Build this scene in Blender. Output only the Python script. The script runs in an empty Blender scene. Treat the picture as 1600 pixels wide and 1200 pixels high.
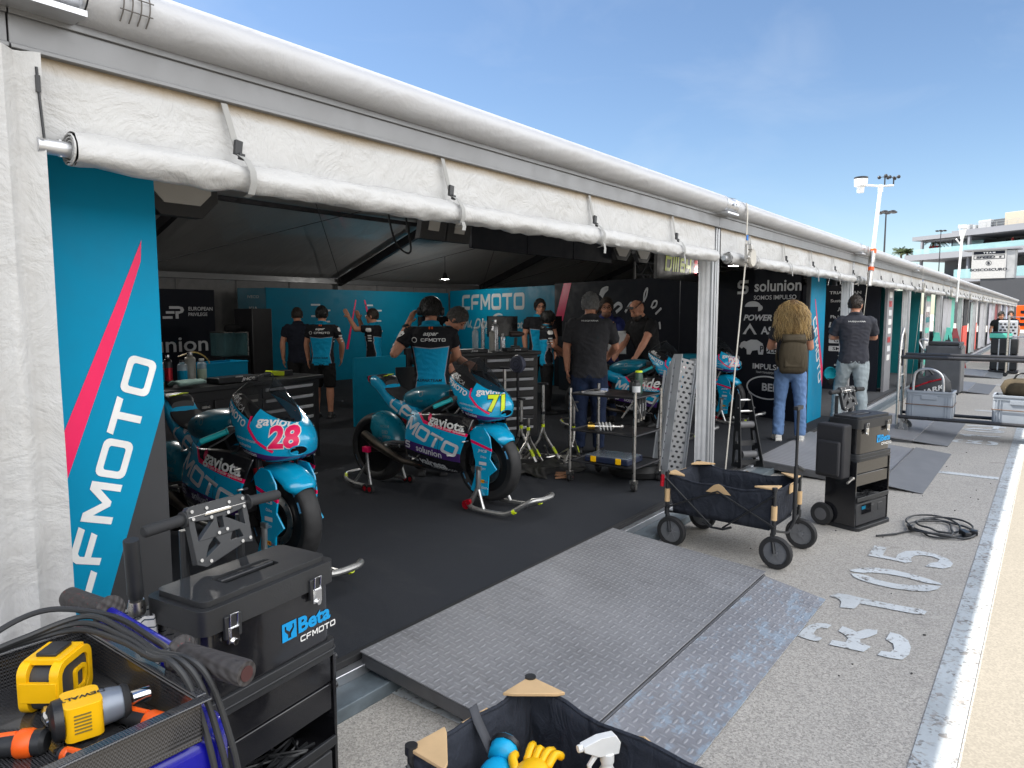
import bpy, bmesh, math, random
import numpy as np
from mathutils import Vector, Matrix, Euler
from mathutils.bvhtree import BVHTree
from mathutils.geometry import tessellate_polygon
from mathutils import noise as mnoise

SC = bpy.context.scene
COL = SC.collection
rnd = random.Random(7)
R = math.radians
PI = math.pi

# ---------------------------------------------------------------- camera, world, sun, exposure
cam = bpy.data.cameras.new('camera'); camo = bpy.data.objects.new('camera', cam); COL.objects.link(camo)
cam.sensor_width = 36.0; cam.lens = 25.2; cam.clip_start = 0.05; cam.clip_end = 3000
_rt = Vector((0.6012761, -0.79904133, 0)); _up = Vector((0.07950758, 0.05982921, 0.99503719)); _fw = Vector((0.79507584, 0.59829208, -0.09950372))
mt = Matrix((( _rt.x, _up.x, -_fw.x, 0), (_rt.y, _up.y, -_fw.y, 0), (_rt.z, _up.z, -_fw.z, 1.62), (0, 0, 0, 1)))
camo.matrix_world = mt
SC.camera = camo
SUN = Vector((-0.35, 1.0, 1.29)).normalized()
SUN_EL = math.asin(SUN.z); SUN_AZ = math.atan2(SUN.x, SUN.y)
world = bpy.data.worlds.new('World'); SC.world = world; world.use_nodes = True
wn = world.node_tree; wn.nodes.clear()
wo = wn.nodes.new('ShaderNodeOutputWorld'); wb = wn.nodes.new('ShaderNodeBackground')
sk = wn.nodes.new('ShaderNodeTexSky'); sk.sky_type = 'NISHITA'; sk.sun_disc = False
sk.sun_elevation = SUN_EL; sk.sun_rotation = SUN_AZ; sk.altitude = 0; sk.air_density = 1.0; sk.dust_density = 0.15; sk.ozone_density = 3.5
wb.inputs['Strength'].default_value = 0.062
# thin high cloud wisps mixed into the sky
wtc = wn.nodes.new('ShaderNodeTexCoord'); wmp = wn.nodes.new('ShaderNodeMapping'); wmp.inputs['Scale'].default_value = (1.2, 2.2, 5.0); wmp.inputs['Rotation'].default_value = (0, 0, 0.5)
wnz = wn.nodes.new('ShaderNodeTexNoise'); wnz.inputs['Scale'].default_value = 2.2; wnz.inputs['Detail'].default_value = 7; wnz.inputs['Roughness'].default_value = 0.55; wnz.inputs['Distortion'].default_value = 0.6
wrp = wn.nodes.new('ShaderNodeMapRange'); wrp.inputs['From Min'].default_value = 0.50; wrp.inputs['From Max'].default_value = 0.85; wrp.inputs['To Max'].default_value = 0.14
wmx = wn.nodes.new('ShaderNodeMix'); wmx.data_type = 'RGBA'; wmx.inputs[7].default_value = (6.0, 6.3, 6.8, 1)
wn.links.new(wtc.outputs['Generated'], wmp.inputs['Vector']); wn.links.new(wmp.outputs[0], wnz.inputs['Vector'])
wn.links.new(wnz.outputs['Fac'], wrp.inputs['Value']); wn.links.new(wrp.outputs[0], wmx.inputs[0])
wsp = wn.nodes.new('ShaderNodeSeparateXYZ'); wn.links.new(wtc.outputs['Generated'], wsp.inputs[0])   # unseen bright cloud bank, added behind the camera to light the shaded tent
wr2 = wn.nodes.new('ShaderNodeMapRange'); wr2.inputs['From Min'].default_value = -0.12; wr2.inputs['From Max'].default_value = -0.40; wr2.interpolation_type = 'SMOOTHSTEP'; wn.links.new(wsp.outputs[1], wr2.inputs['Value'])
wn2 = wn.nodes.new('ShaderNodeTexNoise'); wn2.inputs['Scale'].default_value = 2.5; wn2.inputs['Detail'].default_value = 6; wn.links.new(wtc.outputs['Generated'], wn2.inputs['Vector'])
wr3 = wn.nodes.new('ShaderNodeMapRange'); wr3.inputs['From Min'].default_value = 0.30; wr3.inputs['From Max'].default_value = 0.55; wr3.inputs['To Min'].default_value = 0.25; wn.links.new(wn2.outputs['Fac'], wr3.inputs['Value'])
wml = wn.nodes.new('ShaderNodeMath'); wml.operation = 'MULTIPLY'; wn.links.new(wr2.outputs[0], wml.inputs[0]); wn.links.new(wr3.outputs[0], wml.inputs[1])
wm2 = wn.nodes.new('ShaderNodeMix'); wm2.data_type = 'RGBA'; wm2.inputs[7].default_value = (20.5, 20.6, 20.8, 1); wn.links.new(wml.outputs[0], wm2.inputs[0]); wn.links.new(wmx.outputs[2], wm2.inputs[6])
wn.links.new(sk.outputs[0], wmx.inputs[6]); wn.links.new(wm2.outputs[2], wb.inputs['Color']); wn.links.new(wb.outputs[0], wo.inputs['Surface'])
sl = bpy.data.lights.new('sun', 'SUN'); sl.energy = 4.0; sl.angle = R(0.5); sl.color = (1.0, 0.94, 0.85)
so = bpy.data.objects.new('sun', sl); COL.objects.link(so); so.location = (0, 20, 40)
so.rotation_euler = SUN.to_track_quat('Z', 'Y').to_euler()
SC.view_settings.view_transform = 'Standard'; SC.view_settings.look = 'None'; SC.view_settings.exposure = 1.45; SC.view_settings.gamma = 1.0
SC.view_settings.use_curve_mapping = False
try:
    SC.cycles.use_denoising = True
    SC.cycles.max_bounces = 8; SC.cycles.diffuse_bounces = 5; SC.cycles.glossy_bounces = 4; SC.cycles.transmission_bounces = 6; SC.cycles.transparent_max_bounces = 12
    SC.cycles.caustics_reflective = False; SC.cycles.caustics_refractive = False
    SC.cycles.sample_clamp_indirect = 6.0
except Exception:
    pass

# ---------------------------------------------------------------- material helpers
def srgb(r, g, b):
    f = lambda c: (c / 255 / 12.92) if c / 255 <= 0.04045 else ((c / 255 + 0.055) / 1.055) ** 2.4
    return (f(r), f(g), f(b))
MATS = {}
class NB:
    """tiny node builder"""
    def __init__(s, mat):
        s.nt = mat.node_tree; s.n = s.nt.nodes; s.l = s.nt.links
        s.b = s.n['Principled BSDF']
        s.tc = s.n.new('ShaderNodeTexCoord')
    def put(s, sock, v):
        if isinstance(v, bpy.types.NodeSocket): s.l.new(v, sock)
        elif isinstance(v, (tuple, list)):
            sock.default_value = (*v, 1) if len(v) == 3 and sock.type == 'RGBA' else v
        else: sock.default_value = v
    def m(s, op, a, b=0.0, c=None):
        x = s.n.new('ShaderNodeMath'); x.operation = op; s.put(x.inputs[0], a); s.put(x.inputs[1], b)
        if c is not None: s.put(x.inputs[2], c)
        return x.outputs[0]
    def xyz(s, v):
        x = s.n.new('ShaderNodeSeparateXYZ'); s.l.new(v, x.inputs[0]); return x.outputs
    def noise(s, scale, vec=None, detail=3, rough=0.5, dist=0.0):
        x = s.n.new('ShaderNodeTexNoise'); x.inputs['Scale'].default_value = scale; x.inputs['Detail'].default_value = detail
        x.inputs['Roughness'].default_value = rough; x.inputs['Distortion'].default_value = dist
        s.l.new(vec or s.tc.outputs['Object'], x.inputs['Vector']); return x.outputs['Fac']
    def voro(s, scale, vec=None, out='Distance', feature='F1'):
        x = s.n.new('ShaderNodeTexVoronoi'); x.inputs['Scale'].default_value = scale; x.feature = feature
        s.l.new(vec or s.tc.outputs['Object'], x.inputs['Vector']); return x.outputs[out]
    def mapv(s, scale=(1, 1, 1), rot=(0, 0, 0), loc=(0, 0, 0), src='Object'):
        x = s.n.new('ShaderNodeMapping'); x.inputs['Scale'].default_value = scale; x.inputs['Rotation'].default_value = rot; x.inputs['Location'].default_value = loc
        s.l.new(s.tc.outputs[src], x.inputs['Vector']); return x.outputs[0]
    def ramp(s, f, lo, hi, a=0.0, b=1.0):
        x = s.n.new('ShaderNodeMapRange'); s.put(x.inputs['Value'], f); x.inputs['From Min'].default_value = lo; x.inputs['From Max'].default_value = hi
        x.inputs['To Min'].default_value = a; x.inputs['To Max'].default_value = b; return x.outputs[0]
    def mix(s, f, a, b):
        x = s.n.new('ShaderNodeMix'); x.data_type = 'RGBA'; s.put(x.inputs[0], f); s.put(x.inputs[6], a); s.put(x.inputs[7], b); return x.outputs[2]
    def bump(s, h, strength=0.3, dist=0.01, chain=None):
        x = s.n.new('ShaderNodeBump'); x.inputs['Strength'].default_value = strength; x.inputs['Distance'].default_value = dist
        s.put(x.inputs['Height'], h)
        if chain is not None: s.l.new(chain, x.inputs['Normal'])
        s.l.new(x.outputs[0], s.b.inputs['Normal']); return x.outputs[0]
def newmat(name, col=(.5, .5, .5), rough=.5, metal=0.0, spec=.5, coat=0.0):
    m = bpy.data.materials.new(name); m.use_nodes = True
    b = m.node_tree.nodes['Principled BSDF']
    b.inputs['Base Color'].default_value = (*col, 1); b.inputs['Roughness'].default_value = rough; b.inputs['Metallic'].default_value = metal
    b.inputs['Specular IOR Level'].default_value = spec
    if coat: b.inputs['Coat Weight'].default_value = coat; b.inputs['Coat Roughness'].default_value = 0.06
    return m
def M(name, col, rough=.5, metal=0.0, var=.12, vs=6.0, bump=0.0, bs=60.0, bd=.004, spec=.5, coat=0.0, rvar=.1):
    """plain painted / plastic / metal surface with slight colour, gloss and relief variation"""
    if name in MATS: return MATS[name]
    m = newmat(name, col, rough, metal, spec, coat); nb = NB(m)
    if var:
        f = nb.noise(vs, detail=5, rough=.6)
        nb.put(nb.b.inputs['Base Color'], nb.mix(nb.ramp(f, .3, .7), tuple(c * (1 - var) for c in col), tuple(min(1, c * (1 + var)) for c in col)))
        if rvar: nb.put(nb.b.inputs['Roughness'], nb.ramp(f, .3, .7, max(.02, rough - rvar), min(1, rough + rvar)))
    if bump: nb.bump(nb.noise(bs, detail=3), bump, bd)
    MATS[name] = m; return m
def glassmat(name, col=(1, 1, 1), alpha=.25, rough=.05):
    if name in MATS: return MATS[name]
    m = newmat(name, col, rough); b = m.node_tree.nodes['Principled BSDF']; b.inputs['Alpha'].default_value = alpha
    MATS[name] = m; return m

# ---------------------------------------------------------------- geometry helpers
class MB:
    """mesh builder: collects verts, faces and a material index per face"""
    def __init__(s): s.v = []; s.f = []; s.mi = []; s.T = Matrix.Identity(4)
    def add(s, vs, fs, mi=0):
        o = len(s.v); T = s.T
        s.v += [tuple(T @ Vector(v)) for v in vs]; s.f += [tuple(i + o for i in f) for f in fs]; s.mi += [mi] * len(fs); return s
    def box(s, c, d, mi=0, rot=None):
        x, y, z = d[0] / 2, d[1] / 2, d[2] / 2
        vs = [Vector(p) for p in ((-x, -y, -z), (x, -y, -z), (x, y, -z), (-x, y, -z), (-x, -y, z), (x, -y, z), (x, y, z), (-x, y, z))]
        if rot is not None:
            q = rot if isinstance(rot, Matrix) else Euler(rot).to_matrix()
            vs = [q @ v for v in vs]
        c = Vector(c)
        return s.add([v + c for v in vs], [(0, 3, 2, 1), (4, 5, 6, 7), (0, 1, 5, 4), (1, 2, 6, 5), (2, 3, 7, 6), (3, 0, 4, 7)], mi)
    def bb(s, a, b, mi=0):
        return s.box([(a[i] + b[i]) / 2 for i in range(3)], [abs(b[i] - a[i]) for i in range(3)], mi)
    def tube(s, pts, r, n=8, mi=0, cap=True, closed=False, flat=1.0):
        pts = [Vector(p) for p in pts]; k = len(pts); rr = r if isinstance(r, (list, tuple)) else [r] * k
        vs = []; fs = []
        ref = None
        for i, p in enumerate(pts):
            if closed: d = pts[(i + 1) % k] - pts[i - 1]
            else: d = pts[min(i + 1, k - 1)] - pts[max(i - 1, 0)]
            d = d.normalized() if d.length > 1e-9 else Vector((0, 0, 1))
            if ref is None:
                ref = Vector((0, 0, 1)) if abs(d.z) < .9 else Vector((1, 0, 0))
            u = (ref - d * ref.dot(d)).normalized(); w = d.cross(u); ref = u
            for j in range(n):
                a = 2 * PI * j / n
                vs.append(p + (u * math.cos(a) * flat + w * math.sin(a)) * rr[i])
        for i in range(k if closed else k - 1):
            for j in range(n):
                a = i * n + j; b = i * n + (j + 1) % n; c = ((i + 1) % k) * n + (j + 1) % n; d = ((i + 1) % k) * n + j
                fs.append((a, b, c, d))
        if cap and not closed:
            fs.append(tuple(range(n - 1, -1, -1))); fs.append(tuple((k - 1) * n + j for j in range(n)))
        return s.add(vs, fs, mi)
    def cyl(s, a, b, r, n=16, mi=0, r2=None):
        return s.tube([a, b], [r, r if r2 is None else r2], n, mi)
    def lathe(s, prof, axis='z', c=(0, 0, 0), n=24, mi=0, closed=False):
        """prof: list of (radius, height)"""
        vs = []; k = len(prof)
        for (r, h) in prof:
            for j in range(n):
                a = 2 * PI * j / n; x, y = r * math.cos(a), r * math.sin(a)
                p = (x, y, h) if axis == 'z' else ((h, x, y) if axis == 'x' else (x, h, y))
                vs.append(Vector(p) + Vector(c))
        fs = []
        for i in range(k if closed else k - 1):
            for j in range(n):
                q = (i * n + j, i * n + (j + 1) % n, ((i + 1) % k) * n + (j + 1) % n, ((i + 1) % k) * n + j)
                fs.append(q if axis != 'y' else q[::-1])
        if not closed:
            if prof[0][0] > 1e-6: fs.append(tuple(range(n - 1, -1, -1)))
            if prof[-1][0] > 1e-6: fs.append(tuple((k - 1) * n + j for j in range(n)))
        return s.add(vs, fs, mi)
    def prism(s, poly, h0, h1, frame=None, mi=0, holes=()):
        """extrude 2-D polygon (with holes) between h0 and h1; frame = (origin, u, v, n)"""
        o, u, v, w = [Vector(q) for q in (frame or ((0, 0, 0), (1, 0, 0), (0, 1, 0), (0, 0, 1)))]
        loops = [list(poly)] + [list(h) for h in holes]
        tri = tessellate_polygon([[Vector((p[0], p[1], 0)) for p in lp] for lp in loops])
        flat = [p for lp in loops for p in lp]; n = len(flat)
        vs = [o + u * p[0] + v * p[1] + w * h0 for p in flat] + [o + u * p[0] + v * p[1] + w * h1 for p in flat]
        fs = []
        for t in tri:
            a, b, c = [flat[i] for i in t]
            ccw = (b[0] - a[0]) * (c[1] - a[1]) - (b[1] - a[1]) * (c[0] - a[0]) > 0
            t2 = tuple(t) if ccw else tuple(reversed(t))
            fs.append(tuple(i + n for i in t2)); fs.append(tuple(reversed(t2)))
        o2 = 0
        for lp in loops:
            k = len(lp); ar = sum(lp[i][0] * lp[(i + 1) % k][1] - lp[(i + 1) % k][0] * lp[i][1] for i in range(k))
            for i in range(k):
                a, b = o2 + i, o2 + (i + 1) % k
                q = (a, b, b + n, a + n)
                fs.append(q if (ar > 0) == (lp is loops[0]) else q[::-1])
            o2 += k
        return s.add(vs, fs, mi)
    def grid(s, P, mi=0, flip=False, closeu=False):
        """P[i][j] points"""
        a, b = len(P), len(P[0]); vs = [p for row in P for p in row]; fs = []
        for i in range(a if closeu else a - 1):
            for j in range(b - 1):
                q = (i * b + j, i * b + j + 1, ((i + 1) % a) * b + j + 1, ((i + 1) % a) * b + j)
                fs.append(q[::-1] if flip else q)
        return s.add(vs, fs, mi)
    def ell(s, c, r, n=16, k=10, mi=0, rot=None):
        P = []
        q = Euler(rot).to_matrix() if rot is not None and not isinstance(rot, Matrix) else rot
        for i in range(k + 1):
            t = PI * i / k; row = []
            for j in range(n + 1):
                a = 2 * PI * j / n
                v = Vector((r[0] * math.sin(t) * math.cos(a), r[1] * math.sin(t) * math.sin(a), r[2] * math.cos(t)))
                if q is not None: v = q @ v
                row.append(v + Vector(c))
            P.append(row)
        return s.grid(P, mi)
    def mesh(s, name):
        me = bpy.data.meshes.new(name); me.from_pydata([tuple(v) for v in s.v], [], s.f); 
        return me
def smooth(me, ang=35):
    me.polygons.foreach_set('use_smooth', [True] * len(me.polygons))
    try: me.set_sharp_from_angle(angle=R(ang))
    except Exception: pass
def OB(name, mb, mats, parent=None, bev=0.0, sm=True, ang=35, weld=True, seg=2):
    me = mb.mesh(name) if isinstance(mb, MB) else mb
    mats = mats if isinstance(mats, (list, tuple)) else [mats]
    for m in mats: me.materials.append(m)
    if isinstance(mb, MB):
        me.polygons.foreach_set('material_index', mb.mi)
        bm = bmesh.new(); bm.from_mesh(me)
        if weld: bmesh.ops.remove_doubles(bm, verts=bm.verts, dist=1e-5)
        bm.normal_update(); bm.to_mesh(me); bm.free()
    if sm: smooth(me, ang)
    me.update()
    o = bpy.data.objects.new(name, me); COL.objects.link(o)
    if parent is not None: o.parent = parent
    if bev:
        b = o.modifiers.new('bevel', 'BEVEL'); b.width = bev; b.segments = seg; b.limit_method = 'ANGLE'; b.angle_limit = R(40); b.harden_normals = False
    return o
def tag(o, label=None, cat=None, group=None, kind=None):
    if label: o['label'] = label
    if cat: o['category'] = cat
    if group: o['group'] = group
    if kind: o['kind'] = kind
    return o
def thing(name, label, cat, loc=(0, 0, 0), rz=0.0, group=None):
    o = bpy.data.objects.new(name, None); COL.objects.link(o); o.empty_display_size = .1
    o.location = loc; o.rotation_euler = (0, 0, rz); return tag(o, label, cat, group)
def dup(o, loc=None, rz=None, label=None, parent=None):
    c = o.copy(); COL.objects.link(c)
    if parent is not None: c.parent = parent
    if loc is not None: c.location = loc
    if rz is not None: c.rotation_euler = (0, 0, rz)
    if label: c['label'] = label
    for ch in list(o.children): dup(ch, parent=c)
    return c
def struct(name, mb, mats, **k): return tag(OB(name, mb, mats, **k), kind='structure')

# ---------------------------------------------------------------- lettering
TXT = {}
def text2d(s, size=1.0, bold=.0, shear=.0, sx=1.0, align='CENTER', sp=1.0):
    key = (s, bold, shear, sp)
    if key not in TXT:
        cu = bpy.data.curves.new('lettering', 'FONT'); cu.body = s; cu.size = 1.0; cu.shear = shear; cu.offset = bold; cu.resolution_u = 3
        cu.space_character = sp; cu.fill_mode = 'FRONT'
        o = bpy.data.objects.new('lettering', cu); COL.objects.link(o)
        dg = bpy.context.evaluated_depsgraph_get(); me = bpy.data.meshes.new_from_object(o.evaluated_get(dg))
        v = np.array([tuple(x.co) for x in me.vertices]) if len(me.vertices) else np.zeros((0, 3)); f = [tuple(p.vertices) for p in me.polygons]
        bpy.data.objects.remove(o); bpy.data.curves.remove(cu); bpy.data.meshes.remove(me)
        TXT[key] = (v[:, :2] if len(v) else np.zeros((0, 2)), f)
    v, f = TXT[key]
    v = v.copy()
    if not len(v): return v, f
    w = v[:, 0].max() - v[:, 0].min(); h0 = 0.0; h = .7
    v[:, 0] -= v[:, 0].min() + (w / 2 if align == 'CENTER' else 0); v[:, 1] -= .35
    return v * size / .7 * np.array([sx, 1.0]), f       # size = capital height
def rrect(x0, y0, x1, y1, c):
    return [(x0 + c, y0), (x1 - c, y0), (x1, y0 + c), (x1, y1 - c), (x1 - c, y1), (x0 + c, y1), (x0, y1 - c), (x0, y0 + c)]
def arcr(x0, y0, x1, y1, r, n=4):
    p = []
    for cx, cy, a0 in ((x1 - r, y0 + r, -90), (x1 - r, y1 - r, 0), (x0 + r, y1 - r, 90), (x0 + r, y0 + r, 180)):
        for i in range(n + 1):
            a = R(a0 + 90 * i / n); p.append((cx + r * math.cos(a), cy + r * math.sin(a)))
    return p
BLOCK = {
    'C': (1.15, [(1.15, 1), (.28, 1), (.1, .93), (0, .75), (0, .25), (.1, .07), (.28, 0), (1.08, 0), (1.15, .22), (.3, .22), (.22, .3), (.22, .7), (.3, .78), (1.08, .78)], []),
    'F': (1.1, [(1.1, 1), (.28, 1), (.1, .93), (0, .75), (0, 0), (.22, 0), (.22, .34), (.9, .34), (.97, .55), (.22, .55), (.22, .7), (.3, .78), (1.03, .78)], []),
    'M': (1.25, [(0, 0), (0, 1), (.26, 1), (.625, .48), (.99, 1), (1.25, 1), (1.25, 0), (1.03, 0), (1.03, .66), (.7, .2), (.55, .2), (.22, .66), (.22, 0)], []),
    'O': (1.2, arcr(0, 0, 1.2, 1, .22), [arcr(.22, .22, .98, .78, .09)]),
    'T': (1.15, [(0, 1), (1.15, 1), (1.1, .78), (.69, .78), (.69, 0), (.46, 0), (.46, .78), (-.05, .78)], []),
}
def block2d(s, size=1.0, gap=.17, shear=.0):
    V = []; F = []; x = 0
    for ch in s:
        w, out, holes = BLOCK[ch]; loops = [out] + holes
        tri = tessellate_polygon([[Vector((p[0], p[1], 0)) for p in lp] for lp in loops]); fl = [p for lp in loops for p in lp]
        o = len(V); V += [(p[0] + x, p[1]) for p in fl]
        for t in tri:
            a, b, c = [fl[i] for i in t]
            F.append(tuple(i + o for i in (t if (b[0] - a[0]) * (c[1] - a[1]) - (b[1] - a[1]) * (c[0] - a[0]) > 0 else tuple(reversed(t)))))
        x += w + gap
    V = np.array(V, float); V[:, 0] -= (x - gap) / 2; V[:, 1] -= .5; V[:, 0] += shear * V[:, 1]
    return V * size, F
def poly2d(poly, holes=()):
    loops = [list(poly)] + [list(h) for h in holes]
    tri = tessellate_polygon([[Vector((p[0], p[1], 0)) for p in lp] for lp in loops]); fl = [p for lp in loops for p in lp]; F = []
    for t in tri:
        a, b, c = [fl[i] for i in t]
        F.append(tuple(t) if (b[0] - a[0]) * (c[1] - a[1]) - (b[1] - a[1]) * (c[0] - a[0]) > 0 else tuple(reversed(t)))
    return np.array(fl, float), F
def join2d(*parts):
    V = []; F = []
    for v, f in parts:
        o = len(V); V += [tuple(p) for p in v]; F += [tuple(i + o for i in q) for q in f]
    return np.array(V, float).reshape(-1, 2), F
def shift(vf, dx=0, dy=0, rot=0, sc=1.0):
    v, f = vf; c, s_ = math.cos(rot), math.sin(rot)
    if not len(v): return v, f
    w = np.array(v) * sc
    return np.stack([w[:, 0] * c - w[:, 1] * s_ + dx, w[:, 0] * s_ + w[:, 1] * c + dy], 1), f
def stroke2d(pts, w):
    """ribbon along 2-D polyline (hand lettering)"""
    P = [Vector((p[0], p[1])) for p in pts]; k = len(P); V = []; F = []
    ww = list(np.interp(np.linspace(0, 1, k), np.linspace(0, 1, len(w)), w)) if isinstance(w, (list, tuple)) else [w] * k
    for i in range(k):
        d = (P[min(i + 1, k - 1)] - P[max(i - 1, 0)]).normalized(); n = Vector((-d.y, d.x)) * ww[i] / 2
        V += [tuple(P[i] + n), tuple(P[i] - n)]
    for i in range(k - 1): F.append((2 * i, 2 * i + 1, 2 * i + 3, 2 * i + 2))
    return np.array(V), F
def solu2d(size):
    """the S-like ring mark used in front of one sponsor's word"""
    a = arcr(0, 0, 1, 1, .25)
    return shift(join2d(poly2d([(1.0, .78), (1.0, 1.0), (.2, 1.0), (0, .8), (0, .5), (.15, .4), (.75, .4), (.78, .3), (.75, .2), (0, .2), (0, 0), (.8, 0), (1, .2), (1, .5), (.85, .6), (.25, .6), (.22, .7), (.25, .78)])), -.5 * size, -.5 * size, 0, size)
def flatdecal(name, vf, o, u, v, mat, parent=None, off=.003, th=0.0):
    o, u, v = Vector(o), Vector(u).normalized(), Vector(v).normalized(); n = u.cross(v)
    mb = MB(); mb.add([o + u * p[0] + v * p[1] + n * off for p in vf[0]], vf[1])
    return OB(name, mb, mat, parent, sm=False)
def bvh_of(objs, local=True):
    V = []; F = []
    dg = bpy.context.evaluated_depsgraph_get()
    for o in objs:
        e = o.evaluated_get(dg); me = e.to_mesh(); b = len(V)
        V += [tuple(v.co) for v in me.vertices]; F += [tuple(i + b for i in p.vertices) for p in me.polygons]; e.to_mesh_clear()
    return BVHTree.FromPolygons(V, F)
def wrapdecal(name, vf, o, u, v, mat, parent, bvh, off=.002, maxlen=.03, reach=.6, merge=None):
    """project lettering along -(u x v) onto a surface"""
    o, u, v = Vector(o), Vector(u).normalized(), Vector(v); v = (v - u * v.dot(u)).normalized(); n = u.cross(v)
    bm = bmesh.new(); vs = [bm.verts.new((p[0], p[1], 0)) for p in vf[0]]
    for f in vf[1]:
        try: bm.faces.new([vs[i] for i in f])
        except ValueError: pass
    for _ in range(4):
        es = [e for e in bm.edges if e.calc_length() > maxlen]
        if not es: break
        bmesh.ops.subdivide_edges(bm, edges=es, cuts=1)
    bmesh.ops.triangulate(bm, faces=bm.faces)
    dead = []
    for q in bm.verts:
        p = o + u * q.co.x + v * q.co.y
        h = bvh.ray_cast(p + n * reach, -n, reach * 2)
        if h[0] is None: dead.append(q); continue
        nn = h[1] if h[1].dot(n) > 0 else -h[1]
        q.co = h[0] + nn * off
    bmesh.ops.delete(bm, geom=dead, context='VERTS')
    if not bm.faces: bm.free(); return None
    # drop faces torn across a step in the surface
    bad = [f for f in bm.faces if max(e.calc_length() for e in f.edges) > maxlen * 3]
    bmesh.ops.delete(bm, geom=bad, context='FACES')
    if merge is not None:
        bm.verts.ensure_lookup_table(); bm.verts.index_update()
        merge.add([tuple(q.co) for q in bm.verts], [tuple(x.index for x in f.verts) for f in bm.faces]); bm.free(); return None
    me = bpy.data.meshes.new(name); bm.to_mesh(me); bm.free()
    return OB(name, me, mat, parent, sm=True, ang=180)
def crom(pts, n=6, closed=False):
    """Catmull-Rom through points"""
    P = [Vector(p) for p in pts]; k = len(P); out = []
    rng = k if closed else k - 1
    for i in range(rng):
        p0 = P[(i - 1) % k] if closed or i > 0 else P[0] * 2 - P[1]; p1 = P[i]; p2 = P[(i + 1) % k]; p3 = P[(i + 2) % k] if closed or i + 2 < k else P[-1] * 2 - P[-2]
        for j in range(n):
            t = j / n
            out.append(.5 * ((2 * p1) + (p2 - p0) * t + (2 * p0 - 5 * p1 + 4 * p2 - p3) * t * t + (3 * p1 - p0 - 3 * p2 + p3) * t ** 3))
    if not closed: out.append(P[-1].copy())
    return out
def csurf(ctrl, nu=4, nv=4):
    """Catmull-Rom patch from a rectangular control net"""
    rows = [crom(r, nv) for r in ctrl]
    cols = [crom([rows[i][j] for i in range(len(rows))], nu) for j in range(len(rows[0]))]
    return [[cols[j][i] for j in range(len(cols))] for i in range(len(cols[0]))]

# ---------------------------------------------------------------- shared materials
WHITE = M('white_paint', (.78, .78, .76), .45)
SILVER = M('silver_print', (.42, .42, .41), .6, var=.05)
GREYL = M('light_grey_print', (.62, .63, .65), .5, var=.04)
TEAL = M('teal_print', srgb(0, 138, 178), .6, var=.05, spec=.15)
TEALD = M('teal_wall_print', srgb(0, 122, 152), .55, var=.05, spec=.2)
PINK = M('pink_print', srgb(240, 14, 92), .4, var=.04)
BLACK = M('black_plastic', (.018, .019, .021), .42, var=.2, bump=.1, bs=400)
BLACKG = M('gloss_black', (.008, .008, .01), .1, var=.1)
RUBBER = M('rubber', (.02, .02, .021), .75, var=.2, bump=.15, bs=150)
NAVY = M('navy_print', (.0065, .0085, .016), .6, var=.1, spec=.25)
CHARC = M('charcoal_print', (.03, .031, .034), .55, var=.08)
STEEL = M('brushed_steel', (.55, .53, .5), .32, 1.0, var=.15, vs=30)
CHROME = M('chrome', (.75, .75, .75), .1, 1.0, var=.05)
ALU = M('aluminium', (.62, .63, .65), .38, .9, var=.1, vs=10)
ALUP = M('grey_aluminium_profile', (.20, .202, .205), .42, .55, var=.08, vs=8)
DARKM = M('dark_metal', (.05, .05, .055), .4, .8, var=.2)
ORANGE = M('orange_plastic', srgb(245, 95, 20), .4)
YELLOW = M('yellow_plastic', srgb(250, 190, 10), .4, var=.08)
FLUO = M('fluorescent_yellow', srgb(215, 235, 30), .5, var=.05)
REDA = M('red_anodised', srgb(190, 20, 40), .3, .4)
TAN = M('tan_fabric', srgb(205, 172, 128), .8, bump=.3, bs=900, bd=.001)
# ================================================================ SETTING: ground, paint, carpet
def asphalt_mat():
    m = newmat('asphalt', (.2, .19, .18), .9); nb = NB(m)
    big = nb.noise(.35, detail=6, rough=.6); mid = nb.noise(3.0, detail=4)
    st = nb.voro(115.0, out='Color'); stf = nb.xyz(st)[0]; st2 = nb.xyz(nb.voro(210.0, out='Color'))[1]
    c = nb.mix(nb.ramp(stf, .0, 1.0), (.29, .272, .245), (.50, .468, .42))
    c = nb.mix(nb.ramp(st2, .78, .95, 0, .75), c, (.60, .56, .50))
    c = nb.mix(nb.ramp(st2, .0, .14, .7, 0), c, (.14, .134, .125))
    c = nb.mix(nb.ramp(big, .35, .7, .0, .45), c, (.24, .228, .21))
    c = nb.mix(nb.ramp(mid, .62, .8, .0, .3), c, (.17, .16, .15))
    nb.put(nb.b.inputs['Base Color'], c)
    c = nb.mix(nb.ramp(nb.noise(1.7, nb.mapv((1, 1, 1), loc=(3, 7, 0)), detail=3), .68, .74, 0, .4), c, (.10, .095, .09))
    nb.put(nb.b.inputs['Base Color'], c)
    nb.bump(nb.voro(115.0), .35, .003)
    return m
ASPH = asphalt_mat()
g = MB(); S = 600
xs = [-S, -40, -5, 0, 5, 10, 20, 40, 80, S]
g.grid([[(x, y, 0) for y in (S, 60, 14, 6, 2, 0, -3, -10, -60, -S)] for x in xs], flip=False)
gr = struct('ground', g, ASPH, sm=False)
CONCR = newmat('road_concrete', (.36, .33, .28), .9); nb = NB(CONCR)
_c = nb.mix(nb.xyz(nb.voro(130.0, out='Color'))[0], (.195, .178, .148), (.265, .242, .20)); _c = nb.mix(nb.ramp(nb.noise(.6, detail=6), .4, .75, 0, .35), _c, (.17, .155, .125))
nb.put(nb.b.inputs['Base Color'], _c); nb.bump(nb.voro(140.0), .25, .002)
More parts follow.
